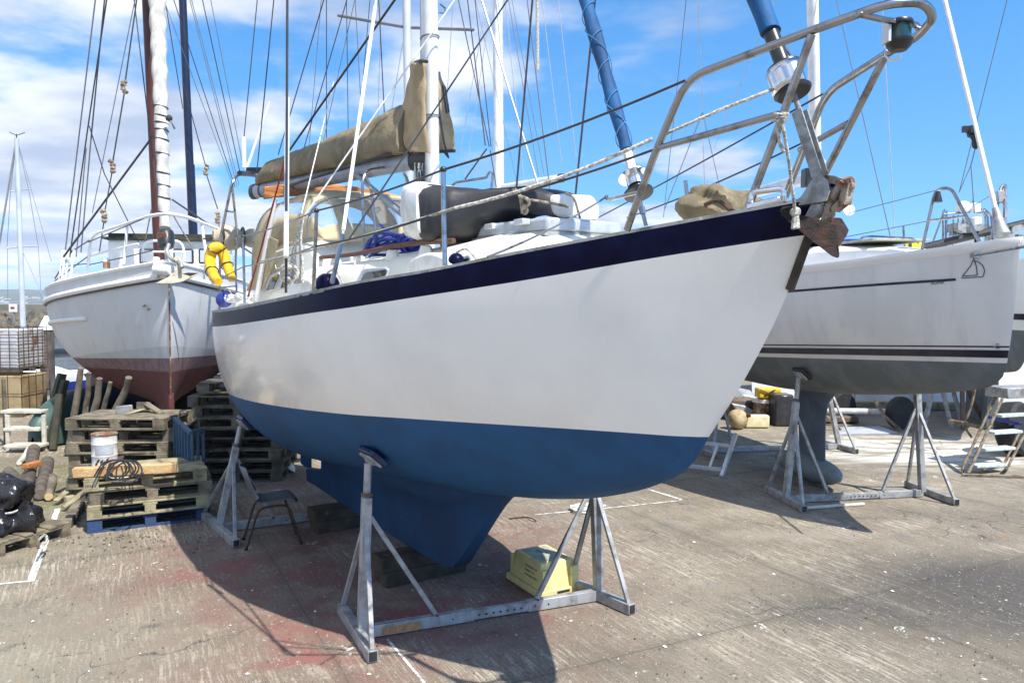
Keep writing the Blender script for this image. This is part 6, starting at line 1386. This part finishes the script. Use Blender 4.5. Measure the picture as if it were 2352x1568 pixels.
# timber props and a dark hull behind them
for i, (a, b, r, lb) in enumerate((((160, 1040), (182, 866), .10, 'round timber prop under the ketch, leftmost in the row'), ((192, 1000), (205, 872), .08, 'thin round prop standing second in the row under the ketch'), ((205, 1000), (228, 884), .10, 'thick grey prop in the middle of the row under the ketch'), ((228, 990), (250, 892), .07, 'slim grey prop fourth in the row under the ketch'), ((248, 990), (292, 880), .11, 'pale split timber prop at the right of the row under the ketch'))):
    A_2 = G(*a) if False else P(a[0], a[1], 12.2 - .15 * i); A_2.z = max(A_2.z, 0); B_2 = P(b[0], b[1], 12.0 - .15 * i); B_2 = A_2.lerp(B_2, 1.12); mb = MB(); mb.tube([A_2.lerp(B_2, k / 6) + V(NZ.noise_vector(V((k * .5, i, 0)))) * .03 for k in range(7)], [r * (.62 - .03 * k + .05 * NZ.noise(V((k * .8, i * 3, 1)))) for k in range(7)], 10)
    ext = A_2 + (A_2 - B_2).normalized() * max(0, (A_2.z) / max(.01, (B_2 - A_2).normalized().z)); mb.tube([ext, A_2], r * .6, 10)
    setp(mesh('timber_prop', mb, M['prop']), lb, 'prop', 'timber props under the ketch')
def simple_hull(fr, B, zs, zb, t0, ae=([(-9, 2.2), (0, 1.4)], [(-9, .6), (0, .8)])): return Hull(fr, B, zs, zb, ae, t0)
FD = Frame((-8.15, 14.9), (-.97, .2)); hd = simple_hull(FD, [(-5, .8), (-3, 1.0), (-1, .7), (0, .05)], [(-5, .9), (0, 1.05)], [(-5, .2), (-2, .1), (-.5, .25), (0, 1.05)], -5)
t = thing('dark_hull', 'dark navy boat hull lying behind the timber props', 'boat', FD(-2.5, 0, 0)); mesh('hull', hd.band(lambda t: sinterp(hd.zs, t), hd.zbf, 8), M['hulldark'], t, smooth=70); mesh('deck', hd.deck(), M['hulldark'], t)
mb = MB()
for z in (.62, .78): mb.tube([FD(q, hd.hb(q, z) + .006, z) for q in [-4.8 + .3 * k for k in range(14)]], .008, 5)
split('rail_line', mb, M['wiregrey'], t)
mb = MB(); c = V((P(188, 900, 14.2).x, 14.2, .02)); rows = [[c + V((math.cos(q) * .4 * math.cos(ph), -math.sin(q) * .0 + 1.5 * math.sin(ph), .02 + .82 * math.sin(q) ** .7 * math.cos(ph) ** .6)) for q in [math.pi * k / 16 for k in range(17)]] for ph in [-1.5 + 3.0 * j / 14 for j in range(15)]]
t = thing('upturned_dinghy', 'dark green dinghy turned upside down beside the tarred timbers', 'dinghy', c); mesh('hull', mb.grid(rows), M['greentank'], t, smooth=70)

# ================================================================ tanks by the quay edge
def ibc(x0, x1, y, z0, z1, body, bar, label, nx, nz, rusty=False):
    a, b = P(x0, 695, y), P(x1, 695, y); w = b.x - a.x; dp = 1.0; t = thing('tank', label, 'tank', V(((a.x + b.x) / 2, y + .5, z0)))
    mb = MB(); mb.box((a.x + .03, y + .03, z0 + .08), (b.x - .03, y + dp - .03, z1 - .03)); mesh('tank_body', mb, M[body], t, smooth=0, bevel=.05, seg=3)
    mb = MB()
    for i in range(nx + 1):
        x = lerp(a.x, b.x, i / nx); mb.tube([V((x, y, z0 + .06)), V((x, y, z1))], .008, 5); mb.tube([V((x, y + dp, z0 + .06)), V((x, y + dp, z1))], .008, 5)
    for j in range(nx + 1): 
        for x in (a.x, b.x): mb.tube([V((x, y + dp * j / nx, z0 + .06)), V((x, y + dp * j / nx, z1))], .008, 5)
    for k in range(nz + 1):
        z = lerp(z0 + .08, z1, k / nz); mb.tube([V((a.x, y, z)), V((b.x, y, z)), V((b.x, y + dp, z)), V((a.x, y + dp, z))], .008, 5, closed=True)
    mesh('cage', mb, M[bar], t)
    mb = MB()
    for k in range(3): mb.box((a.x, y + k * .44, z0), (b.x, y + .12 + k * .44, z0 + .06))
    split('base_skid', mb, M['paldark'], t, smooth=0); return t
ibc(-90, 40, 16.4, .93, 1.87, 'ibc', 'rustbar', 'white plastic tank in a wire cage, stacked on a stained tank', 6, 6)
ibc(-86, 44, 16.35, 0, .9, 'ibcrust', 'rustbar', 'rust stained tank in a cage under the white tank', 4, 2)
plank('cage_plank', 'dark weathered post standing in front of the stained tank', 'timber', G(14, 1020), P(8, 870, 13.2), .07, .05, 'paldark')

# ================================================================ harbour: pile, moored boat
t = thing('harbour_pile', 'round harbour pile with a white conical cap standing in the water', 'pile', P(107, 800, 24) * V((1, 1, 0)) + V((0, 0, -3))); q = P(107, 756, 24)
mesh('pile_shaft', MB().lathe([(.2, -3), (.2, q.z), (.0, q.z)], (q.x, 24, 0)), M['post'], t); mesh('pile_cap', MB().lathe([(.23, -.02), (.23, .05), (.05, .40), (0, .42)], q), M['paintwhite'], t)
FM = Frame((-13.6, 27.2), (.98, .2)); hm = simple_hull(FM, [(-8, .9), (-6, 1.25), (-3, 1.2), (-1, .6), (0, .04)], [(-8, -.05), (-4, -.1), (0, .15)], [(-8, -.9), (-4, -1.4), (-1, -1.2), (-.3, -.6), (0, .15)], -8)
moor = thing('moored_yacht', 'blue and white yacht moored beyond the quay with a bare mast', 'sailing yacht', FM(-4, 0, -1))
mesh('hull', hm.band(lambda t: sinterp(hm.zs, t) - .3, hm.zbf, 8), M['hullblue'], moor, smooth=70); mesh('white_top', hm.band(lambda t: sinterp(hm.zs, t), lambda t: sinterp(hm.zs, t) - .3, 3), M['paintwhite'], moor, smooth=70); mesh('deck', hm.deck(), M['paintwhite'], moor)
mb = MB(); mb.loft([[FM(t, s * w_, z) for s, z in ((1, -.1), (.85, z1), (-.85, z1), (-1, -.1))] for t, w_, z1 in ((-1.6, .3, .0), (-2.4, .6, .28), (-5, .8, .34), (-5.6, .8, .25))]); mesh('cabin', mb, M['paintwhite'], moor, bevel=.03)
ma, mb2 = P(54, 760, 28), P(38, 318, 28); mk = mesh('mast', spar(V((ma.x, 28, -.1)), mb2, .1, .075), M['alu'], moor)
for y, xa, xb, r in ((437, 24, 66, .02), (567, 16, 88, .025)): mb = MB(); mb.tube([P(xa, y + 3, 28), P(42 + (y - 437) * .03, y, 28.1), P(xb, y - 2, 28)], r, 6); mesh('spreader', mb, M['alu'], mk)
mb = MB(); mb.tube([mb2, mb2 + V((0, 0, .15))], .02, 5); mb.tube([mb2 + V((-.25, 0, .22)), mb2 + V((0, 0, .1)), mb2 + V((.3, 0, .2))], .014, 5); mesh('wind_vane', mb, M['blackplastic'], mk)
rig(moor, [(-15, 640, 29, 36, 330, 28, .035, 'wirelight', 0), (16, 567, 28, 24, 440, 28, .01, 'wiregrey', 0), (24, 440, 28, 37, 330, 28, .01, 'wiregrey', 0), (88, 567, 28, 66, 437, 28, .01, 'wiregrey', 0), (66, 437, 28, 41, 330, 28, .01, 'wiregrey', 0), (103, 690, 28, 47, 567, 28, .012, 'wirelight', 0), (118, 600, 28, 42, 330, 28, .008, 'wiregrey', 0), (18, 690, 28, 17, 570, 28, .008, 'wiregrey', 0), (95, 690, 28, 88, 567, 28, .008, 'wiregrey', 0), (20, 694, 28, 104, 692, 28, .012, 'wirelight', 0)], 'shroud')
mb = MB(); mb.tube([P(82, 813, 27), P(175, 808, 27)], .16, 12); mesh('boom_cover', mb, M['hulldark'], moor, smooth=60)

# ================================================================ yachts laid up behind the foreground yacht
def laid_up(label, O, b, zoff, hullmat, mastpx, mastr, mat, lst, spreaders=(), boompx=None, L=8.5):
    fr = Frame(O, b); hh = simple_hull(fr, [(-L * .55, .85), (-L * .3, 1.3), (0, 1.4), (L * .25, .95), (L * .42, .3), (L * .47, .02)], [(-L * .55, 2.25 + zoff), (0, 2.3 + zoff), (L * .47, 2.7 + zoff)], [(-L * .55, 1.3 + zoff), (-L * .2, 1.0 + zoff), (L * .15, 1.05 + zoff), (L * .35, 1.4 + zoff), (L * .47, 2.7 + zoff)], -L * .55, ([(-5, 2.2), (4, 1.3)], [(-5, .6), (4, .8)]))
    root = thing('laid_up_yacht', label, 'sailing yacht', fr(0, 0, 0), 'yachts laid up behind the foreground yacht')
    wl_ = lambda t: 1.6 + zoff
    mesh('hull', hh.band(lambda t: sinterp(hh.zs, t), wl_, 8), M[hullmat], root, smooth=70); mesh('underwater_hull', hh.band(wl_, hh.zbf, 6), M['bkeel'], root, smooth=70); mesh('deck', hh.deck(), M['gelcream'], root); mesh('transom', hh.transom(), M[hullmat], root, smooth=0)
    mb = MB(); mb.loft([[fr(t, w_, z) for w_, z in ((.06, 1.2 + zoff), (.09, 0.1), (-.09, .1), (-.06, 1.2 + zoff))] for t in (-1.6, 1.0)]); mesh('keel', mb, M['bkeel'], root)
    mb = MB(); mb.loft([[fr(t, s * w_, z + zoff) for s, z in ((1, 2.2), (.9, z1), (0, z1 + .08), (-.9, z1), (-1, 2.2))] for t, w_, z1 in ((2.2, .3, 2.45), (1.4, .6, 2.6), (-1.5, .85, 2.6), (-2.2, .85, 2.4))]); mesh('coachroof', mb, M['gelcream'], root, smooth=40)
    (x0, y0, d0), (x1, y1, d1) = mastpx; a, b_ = P(x0, y0, d0), P(x1, y1, d1); a2 = a + (a - b_).normalized() * max(0, (a.z - 2.4 - zoff)); m_ = mesh('mast', spar(a2, up(a, b_, .9), mastr, mastr * .9), M[mat], root)
    for pts in spreaders: mb = MB(); mb.tube([P(*p) for p in pts], .025, 6); mesh('spreader', mb, M['wiregrey'], m_)
    if boompx:
        mb = MB(); mb.tube([P(*boompx[0]), P(*boompx[1])], .09, 12); o = mesh('boom', mb, M['alu'], root); mb = MB(); q = P(*boompx[1]); mb.tube([q, q + (q - P(*boompx[0])).normalized() * .1], .1, 10); mesh('boom_end', mb, M['blackplastic'], o)
    rig(root, lst, 'stay'); return root
wg, wl2 = 'wiregrey', 'wirelight'
laid_up('yacht behind the foreground mast, its grey mast carrying dark spreaders', (-1.75, 13.2), (.547, -.837), .0, 'gel', ((941, 480, 13.2), (934, 0, 13.2)), .075, 'alu',
    [(639, 356, 14, 744, 0, 13.5, .010, w_), (697, 345, 14, 797, 0, 13.5, .009, w_), (750, 320, 14, 750, 0, 13.5, .008, w_), (710, 337, 14, 738, 0, 13.6, .006, wg), (740, 337, 14, 815, 0, 13.5, .007, wg), (800, 305, 14, 796, 0, 13.5, .007, w_), (832, 290, 14, 816, 0, 13.5, .007, wg), (824, 300, 14, 850, 0, 13.5, .007, w_), (883, 262, 13.5, 870, 0, 13.5, .01, w_), (559, 330, 15, 591, 0, 15, .010, w_), (900, 250, 14, 925, 100, 13.5, .006, wl2, 0), (868, 280, 14, 876, 0, 13.6, .005, wl2), (1020, 330, 13.5, 1041, 0, 13.2, .006, wl2), (1124, 337, 12.8, 1053, 0, 13, .009, w_), (1115, 335, 12.6, 1074, 0, 13, .011, w_), (1128, 337, 12.8, 1091, 0, 13, .008, w_), (1140, 430, 12.8, 1126, 345, 12.8, .008, w_, 0), (1068, 412, 12.6, 1118, 342, 12.6, .014, w_, 0), (1048, 400, 13, 1112, 40, 13, .006, wl2, 0)],
    [[(776, 36, 13.6), (925, 62, 13.2)], [(943, 64, 13.2), (1089, 69, 12.9)]])
laid_up('yacht whose bare white mast rises just right of the tan sail cover', (-.32, 18.3), (.547, -.837), .3, 'bgrey', ((1146, 440, 18.3), (1143, 0, 18.3)), .12, 'mastwhite',
    [(1237, 430, 16, 1106, 0, 17, .022, wl2), (1237, 405, 18, 1168, 0, 18, .009, wg), (1255, 430, 18, 1176, 0, 18, .008, wg), (1263, 435, 17, 1211, 0, 17, .014, wg), (1290, 375, 18, 1245, 0, 18, .009, wl2), (1323, 360, 18, 1282, 0, 18, .009, wl2), (1205, 430, 18, 1160, 0, 18, .01, wl2), (1066, 420, 18, 1130, 0, 18, .008, wl2), (1192, 440, 18, 1092, 0, 18, .006, wg)],
    (), ((1155, 432, 18.2), (1284, 410, 17.4)))
t = mesh('striped_halyard', MB().tube([P(1234, 0, 15), P(1235, 162, 15)], .03, 8), M['rope'], None); setp(t, 'thick black and white twisted rope hanging high behind the rigging', 'rope')
mb = MB(); mb.tube(bend([P(1030, 440, 12.0), P(1042, 420, 12.0), P(1118, 408, 11.8), P(1124, 395, 11.8), P(1132, 398, 11.8), P(1128, 440, 11.8)], .15), .02, 8); t = mesh('guard_rail', mb, M['steel']); setp(t, 'bent steel guard rail showing above the black cover', 'rail')
# white aerials by the stern gantry
mb = MB(); mb.tube([P(561, 385, 11), P(559, 315, 11)], .03, 8); setp(mesh('aerial', mb, M['white']), 'short fat white aerial tube above the stern gantry', 'aerial')
mb = MB(); mb.tube([P(566, 390, 11), P(620, 232, 11)], [.022, .012], 8); setp(mesh('aerial', mb, M['white']), 'long thin white aerial leaning right above the stern gantry', 'aerial')

# ================================================================ right hand background
# yacht beyond the right edge: only its bow line shows
FE = Frame((8.32, 12.6), (-.35, -.937)); he = simple_hull(FE, [(-8, 1.3), (-4, 1.6), (-2, 1.2), (-1, .7), (-.3, .25), (0, .03)], [(-8, 2.95), (-3, 2.9), (0, 3.12)], [(-8, 1.4), (-3, 1.1), (-1, 1.2), (-.3, 1.4), (-.12, 1.8), (0, 3.12)], -8)
t = thing('white_cruiser', 'white hull with one black stripe and grey bottom at the right edge', 'boat', FE(-3, 0, 0)); s_ = lambda t: sinterp(he.zs, t)
mesh('hull', he.band(s_, lambda t: 1.95, 8), M['gel'], t, smooth=70); mesh('underwater_hull', he.band(lambda t: 1.95, he.zbf, 6), M['bgreen'], t, smooth=70); split('stripe', he.band(lambda t: 2.22, lambda t: 2.12, 1, 48, .006), M['bnavy'], t, smooth=70); mesh('deck', he.deck(), M['gel'], t)
mb = MB(); mb.loft([[FE(q, w_, z) for w_, z in ((.08, 1.3), (.1, .02), (-.1, .02), (-.08, 1.3))] for q in (-4.5, -2.4)]); mesh('keel', mb, M['bgreen'], t)
# workboat superstructure beyond the sloop
FW = Frame((9.3, 20.5), (-.9, -.4)); hw = simple_hull(FW, [(-6, 1.2), (-2, 1.5), (2, 1.2), (4, .5), (4.8, .03)], [(-6, 2.7), (0, 2.6), (4.8, 3.1)], [(-6, 1.1), (0, .9), (4, 1.3), (4.8, 3.1)], -6)
wb = thing('workboat', 'white workboat with steel rails and black pole behind the bow of the sloop', 'boat', FW(0, 0, 0)); mesh('hull', hw.band(lambda t: sinterp(hw.zs, t), hw.zbf, 8), M['gel'], wb, smooth=70); mesh('deck', hw.deck(), M['gel'], wb)
mb = MB(); mb.loft([[FW(q, w_, z) for w_, z in ((.06, 1.2), (.09, .02), (-.09, .02), (-.06, 1.2))] for q in (-4, 2)]); mesh('keel', mb, M['bkeel'], wb)
for x0, x1, y0, y1 in ((2188, 2216, 540, 575), (2212, 2240, 533, 560), (2226, 2246, 500, 520)):
    a, b = P(x0, y0, 20), P(x1, y1, 20); mb = MB(); mb.box((a.x, 19.8, b.z - .5), (b.x, 20.4, a.z)); mesh('deck_box', mb, M['paintwhite'], wb, smooth=0, bevel=.03)
tubeP('black_pole', [(2030, 590, 20), (2356, 512, 19.5)], .095, wb, 'blackplastic')
for x in (2167, 2174, 2190, 2201, 2212, 2222): tubeP('rail_post', [(x - 2, 575, 20), (x, 488 + (6 if x > 2180 else -4), 20)], .028 if x < 2180 else .02, wb, 'steel')
tubeP('rail_post', [(2170, 480, 20), (2130, 590, 20)], .022, wb, 'steel'); tubeP('rail_bar', [(2120, 560, 20), (2250, 545, 20)], .02, wb, 'steel'); tubeP('rail_bar', [(2165, 492, 20), (2262, 484, 20)], .025, wb, 'steel')
for x in (2256, 2262, 2270): tubeP('bent_pipe', [(x - 10, 480, 20), (x + 6, 492, 20), (x + 10, 540, 20)], .025, wb, 'steel', .3)
mb = MB(); mb.lathe([(0, -.16), (.14, -.1), (.16, .0), (.14, .1), (0, .16)], P(2212, 476, 20), (0, -1, 0)); mb.lathe([(.05, -.12), (.14, -.1), (.14, .1), (.0, .14)], P(2238, 478, 20)); split('radar_dome', mb, M['paintwhite'], wb)
mb = MB(); mb.prism([P(x, y, 20) for x, y in ((2236, 458), (2244, 478), (2258, 488), (2246, 490), (2236, 480))], (0, .05, 0)); mesh('blue_flag', mb, M['hullblue'], wb)
mb = MB(); rr = random.Random(21)
for i in range(26):
    c = P(rr.uniform(2190, 2350), rr.uniform(520, 560), 20 + rr.uniform(-.5, .5)); s = rr.uniform(.05, .16); mb.obox(c, (s, 0, s * rr.uniform(-.5, .5)), (0, s, 0), (0, 0, s * rr.uniform(.3, 1)))
o = mesh('deck_gear', mb, M['galv'], wb, smooth=0); o['kind'] = 'stuff'
# white sheeted boat behind the stands
mb = MB(); rows = []
for j in range(9):
    z = 2.3 * j / 8; rows.append([V((lerp(5.6, 16, i / 60), 18.2 + .5 * (j / 8) ** 2 + lerp(.0, -.8, i / 60) , z)) + V((0, NZ.noise(V((i * .35, j * .5, 1))) * .12, 0)) for i in range(61)])
t = thing('sheeted_boat', 'long white sheeted cover wrapped over a boat behind the steps', 'covered boat', V((10, 18.5, 0))); mesh('sheet', MB().grid(rows + [[p + V((0, 2.2, .3)) for p in rows[-1]]]), M['tarp'], t, smooth=60)
plank('timber_kerb', 'pale timber bearer lying along the foot of the white sheeting', 'timber', V((6.3, 17.7, .1)), V((11, 17.3, .1)), .14, .16, 'palpale')
# odds and ends seen under the sloop
t = thing('mooring_buoy', 'stained round mooring buoy lying on the slab behind the ladder', 'buoy', G(1694, 985)); c = G(1694, 985, 0); c.z = .19; mb = MB(); mb.ball(c, .19, 12); mb.v = [p + V(NZ.noise_vector(p * 3)) * .012 for p in mb.v]; mesh('buoy_body', mb, M['buoy'], t, smooth=80); mb = MB(); mb.tube([c + V((.15, -.1, .08)), c + V((.2, -.13, .1))], .04, 8); mesh('buoy_eye', mb, M['rustbar'], t)
a, b = G(1713, 984), G(1768, 984); t = thing('plastic_can', 'cream plastic can lying on its side against the round buoy', 'can', (a + b) / 2); mb = MB(); mb.box((a.x, a.y, .012), (b.x, a.y + .2, .25)); mesh('can_body', mb, M['fender'], t, smooth=50, bevel=.03, seg=3); mb = MB(); mb.box((a.x - .03, a.y + .05, .05), (a.x + .001, a.y + .15, .21)); mesh('can_base', mb, M['ropeold'], t)
t = thing('steel_sheet_heap', 'grey bent steel sheets heaped behind the round buoy', 'scrap metal', G(1700, 955)); q = G(1715, 962); mb = MB(); mb.prism([P(x, y, 16) for x, y in ((1692, 918), (1708, 906), (1738, 912), (1748, 924), (1735, 938), (1712, 934))], (0, .5, .1)); mb.prism([P(x, y, 15.8) for x, y in ((1680, 926), (1712, 932), (1740, 946), (1728, 956), (1690, 940))], (0, .4, 0)); split('bent_sheet', mb, M['galv'], t, smooth=0, bevel=.02)
mb = MB(); mb.box((P(1664, 695, 16).x, 15.9, 0), (P(1760, 695, 16).x, 16.5, .42)); mesh('dark_pile', mb.jitter(.12, 2), M['galvdark'], t, bevel=.06)
mb = MB(); q = P(1754, 695, 15.7); mb.box((q.x - .06, 15.7, 0), (q.x + .06, 15.8, .62)); setp(mesh('steel_post', mb, M['galv'], smooth=0, bevel=.01), 'short galvanised post standing beside the yellow canister', 'post')
t = thing('yellow_canister', 'yellow canister on top of a rusty barrel under the sloop', 'canister', P(1768, 910, 15.6)); mb = MB(); q = P(1768, 695, 15.6); mb.box((q.x - .22, 15.5, .5), (q.x + .24, 15.8, .70)); mesh('canister_body', mb, M['yellow'], t, bevel=.03, seg=2)
mb = MB(); mb.tube([V((q.x - .2, 15.48, .68)), V((q.x + .1, 15.48, .55))], .012, 5); mb.tube([V((q.x + .1, 15.48, .68)), V((q.x - .12, 15.48, .55))], .012, 5); split('strap', mb, M['blackplastic'], t)
t = thing('rusty_barrel', 'rusty brown barrel with a white lid standing under the sloop', 'barrel', V((q.x, 15.75, 0))); mb = MB(); mb.lathe([(0, 0), (.24, 0), (.26, .02), (.24, .2), (.26, .22), (.24, .24), (.25, .4), (0, .4)], (q.x, 15.75, 0)); mesh('barrel_body', mb, M['rustlight'], t); mb = MB(); mb.lathe([(0, .4), (.27, .4), (.27, .47), (0, .49)], (q.x, 15.75, 0)); mesh('barrel_lid', mb, M['paintwhite'], t)
mb = MB(); q = P(1800, 695, 15.2); mb.box((q.x - .16, 15.1, 0), (q.x + .2, 15.6, .62)); setp(mesh('black_bin', mb, M['blackplastic'], bevel=.03), 'black plastic bin standing right of the rusty barrel', 'bin')
# ladder on its edge
t = thing('ladder', 'aluminium ladder standing on its edge under the bow of the yacht', 'ladder', G(1655, 1095)); A0, A1 = G(1657, 1095, .02), P(1690, 997, 11.1)
d_ = V((-.86, .52, 0)).normalized(); mb = MB(); mb.beam(A0, A1, .05, .07); mesh('foot_bar', mb, M['alu'], t, bevel=.006)
pts = []
for k in (.16, .72):
    p = A0.lerp(A1, k); mb = MB(); mb.beam(p, p + d_ * 2.4, .03, .055); mesh('side_rail', mb, M['alu'], t, bevel=.005); pts.append(p); mb = MB(); mb.beam(p + d_ * -.02, p + d_ * .03, .04, .065); mesh('end_cap', mb, M['hullblue'], t)
for k in range(8): mb = MB(); mb.beam(pts[0] + d_ * (.2 + .27 * k), pts[1] + d_ * (.2 + .27 * k), .032, .032); mesh('rung', mb, M['alu'], t)
# orange tank, trailer axle, plate
ibc(1910, 1968, 16.6, .05, .8, 'ibcorange', 'galvdark', 'orange tank in a wire cage behind the trailer axle', 3, 2)
t = thing('trailer_axle', 'rusty white trailer axle on black wheels standing in the yard', 'trailer', G(2000, 985)); mb = MB(); ax0, ax1 = V((P(1905, 695, 15).x, 15.2, .30)), V((P(2068, 695, 14.9).x, 14.9, .32)); mb.tube([ax0, ax1], .055, 10); mesh('axle_tube', mb, M['drum'], t)
for q, r, dx in ((ax1 + V((.02, -.05, .0)), .31, V((.4, -.92, 0))), (ax1 + V((-.75, .75, .0)), .31, V((.4, -.92, 0))), (ax0 + V((-.1, .2, .0)), .31, V((.4, -.92, 0)))):
    c = V((q.x, q.y, r)); mb = MB(); mb.lathe([(r * .55, -.08), (r * .93, -.09), (r, -.05), (r, .05), (r * .93, .09), (r * .55, .08)], c, dx, 24); wl_ = mesh('wheel', mb, M['tyre'], t, smooth=40); mb = MB(); mb.lathe([(0, .03), (r * .5, .03), (r * .56, .06), (r * .56, -.06), (0, -.04)], c, dx, 18); mesh('wheel_rim', mb, M['galvdark'], wl_)
for x in (1915, 2052):
    q = V((P(x, 695, 14.7).x, 14.7, 0)); mb = MB(); mb.beam(q + V((-.25, .1, .55)), q + V((-.12, 0, .25)), .05, .05); mb.beam(q + V((-.12, 0, .27)), q + V((.12, -.15, .02)), .05, .05); split('axle_bracket', mb, M['rustyellow'], t)
mb = MB(); mb.box((ax0.x - .2, 15.4, .02), (ax1.x - .5, 16.2, .16)); mesh('dark_frame', mb.jitter(.03, 3), M['galvdark'], t, bevel=.03)
mb = MB(); mb.prism([G(1925, 998, .003), G(2062, 996, .003), G(2020, 980, .003), G(1915, 984, .003)], (0, 0, .02)); setp(mesh('flat_sheet', mb, M['plate'], smooth=0), 'pale flat sheet lying on the slab in front of the trailer', 'sheet')
# yard steps at the right edge
t = thing('yard_steps', 'rusty yellow tubular yard steps with pale treads at the right edge', 'steps', G(2230, 1088))
def SP(x, y, d_): return P(x, y, d_)
RL2 = [([(2209, 1090, 10.9), (2214, 1066, 10.95), (2289, 908, 11.3)], .021), ([(2224, 1086, 10.75), (2303, 914, 11.1)], .021), ([(2300, 1078, 11.4), (2356, 965, 11.8)], .02), ([(2316, 1070, 11.3), (2362, 980, 11.6)], .02), ([(2240, 892, 11.8), (2232, 930, 11.8), (2218, 966, 11.8), (2218, 985, 11.8), (2232, 1004, 11.8)], .018), ([(2182, 966, 12.2), (2215, 972, 12), (2265, 984, 11.3)], .03)]
for pts, r in RL2: tubeP('side_tube', pts, r, t, 'rustyellow', .1)
for x0, x1, y, d_ in ((2233, 2302, 1069, 10.85), (2252, 2321, 1031, 10.95), (2273, 2338, 993, 11.05), (2290, 2358, 954, 11.15)):
    a, b = SP(x0, y, d_), SP(x1, y - 4, d_ + .25); mb = MB(); mb.obox((a + b) / 2, (b - a) / 2, V((-.25, 1, 0)).normalized() * .09, (0, 0, .02)); mesh('tread', mb, M['tread'], t, smooth=0, bevel=.006)
a, b = SP(2288, 900, 11.25), SP(2400, 896, 11.6); mb = MB(); mb.obox((a + b) / 2, (b - a) / 2, V((-.25, 1, 0)).normalized() * .2, (0, 0, .075)); mesh('platform', mb, M['galv'], t, bevel=.01)
mb = MB(); mb.tube([G(2209, 1089, .03), G(2356, 1094, .03)], .02, 6); mb.tube([G(2262, 1076, .0), G(2262, 1076, .12)], .025, 6); mb.tube([G(2312, 1076, .0), G(2312, 1076, .12)], .025, 6); split('base_tube', mb, M['rustyellow'], t)
t = thing('large_tyre', 'large black tyre leaning behind the yard steps', 'tyre', V((7.95, 12.3, 0))); mb = MB(); c = V((7.95, 12.3, .42)); mb.lathe([(.25, -.13), (.38, -.15), (.42, -.1), (.42, .1), (.38, .15), (.25, .13)], c, (.55, -.8, .15), 28); mesh('tyre_body', mb, M['tyre'], t); mb = MB(); mb.lathe([(0, .05), (.24, .06), (.26, .1), (.26, -.1), (0, -.05)], c, (.55, -.8, .15), 20); mesh('wheel_rim', mb, M['galvdark'], t)
mb = MB(); mb.obox(P(2308, 966, 11.9), (.27, 0, -.06), (0, .06, 0), (0, 0, .025)); setp(mesh('blue_board', mb, M['hullblue'], smooth=0, bevel=.006), 'short blue board lying on top of the large tyre', 'board')
# stand legs under the sheeted boat and the cruiser
for i, (a, b, lb) in enumerate((((2120, 985), (2140, 905), 'thin grey prop leaning left of its neighbours before the white sheeting'), ((2186, 984), (2166, 900), 'grey prop leaning right before the white sheeting'), ((2208, 968), (2190, 900), 'grey prop crossing behind the rusty handrail'), ((2212, 985), (2210, 896), 'dark upright prop behind the steps'), ((2262, 975), (2222, 896), 'long dark prop sloping down to the right behind the steps'))):
    A_2 = G(*a); B_2 = P(b[0], b[1], A_2.y + .1); mb = MB(); mb.beam(A_2, B_2 + (B_2 - A_2) * .5, .07, .07); setp(mesh('steel_prop', mb, M['galv' if i < 3 else 'galvdark'], smooth=0, bevel=.005), lb, 'prop', 'steel props before the white sheeting')

# ================================================================ the air: thin haze over the whole place, out past the hills
mb = MB(); mb.box((-4200, -260, -4), (6200, 5400, 100)); hz = mesh('haze', mb, bpy.data.materials.new('sea_haze'), smooth=0); hz['kind'] = 'stuff'
hm_ = hz.data.materials[0]; hm_.use_nodes = True; nt = hm_.node_tree; nt.nodes.clear(); ho = nt.nodes.new('ShaderNodeOutputMaterial'); pv = nt.nodes.new('ShaderNodeVolumePrincipled')
pv.inputs['Color'].default_value = (.8, .88, 1, 1); pv.inputs['Density'].default_value = .00016; nt.links.new(pv.outputs[0], ho.inputs['Volume'])
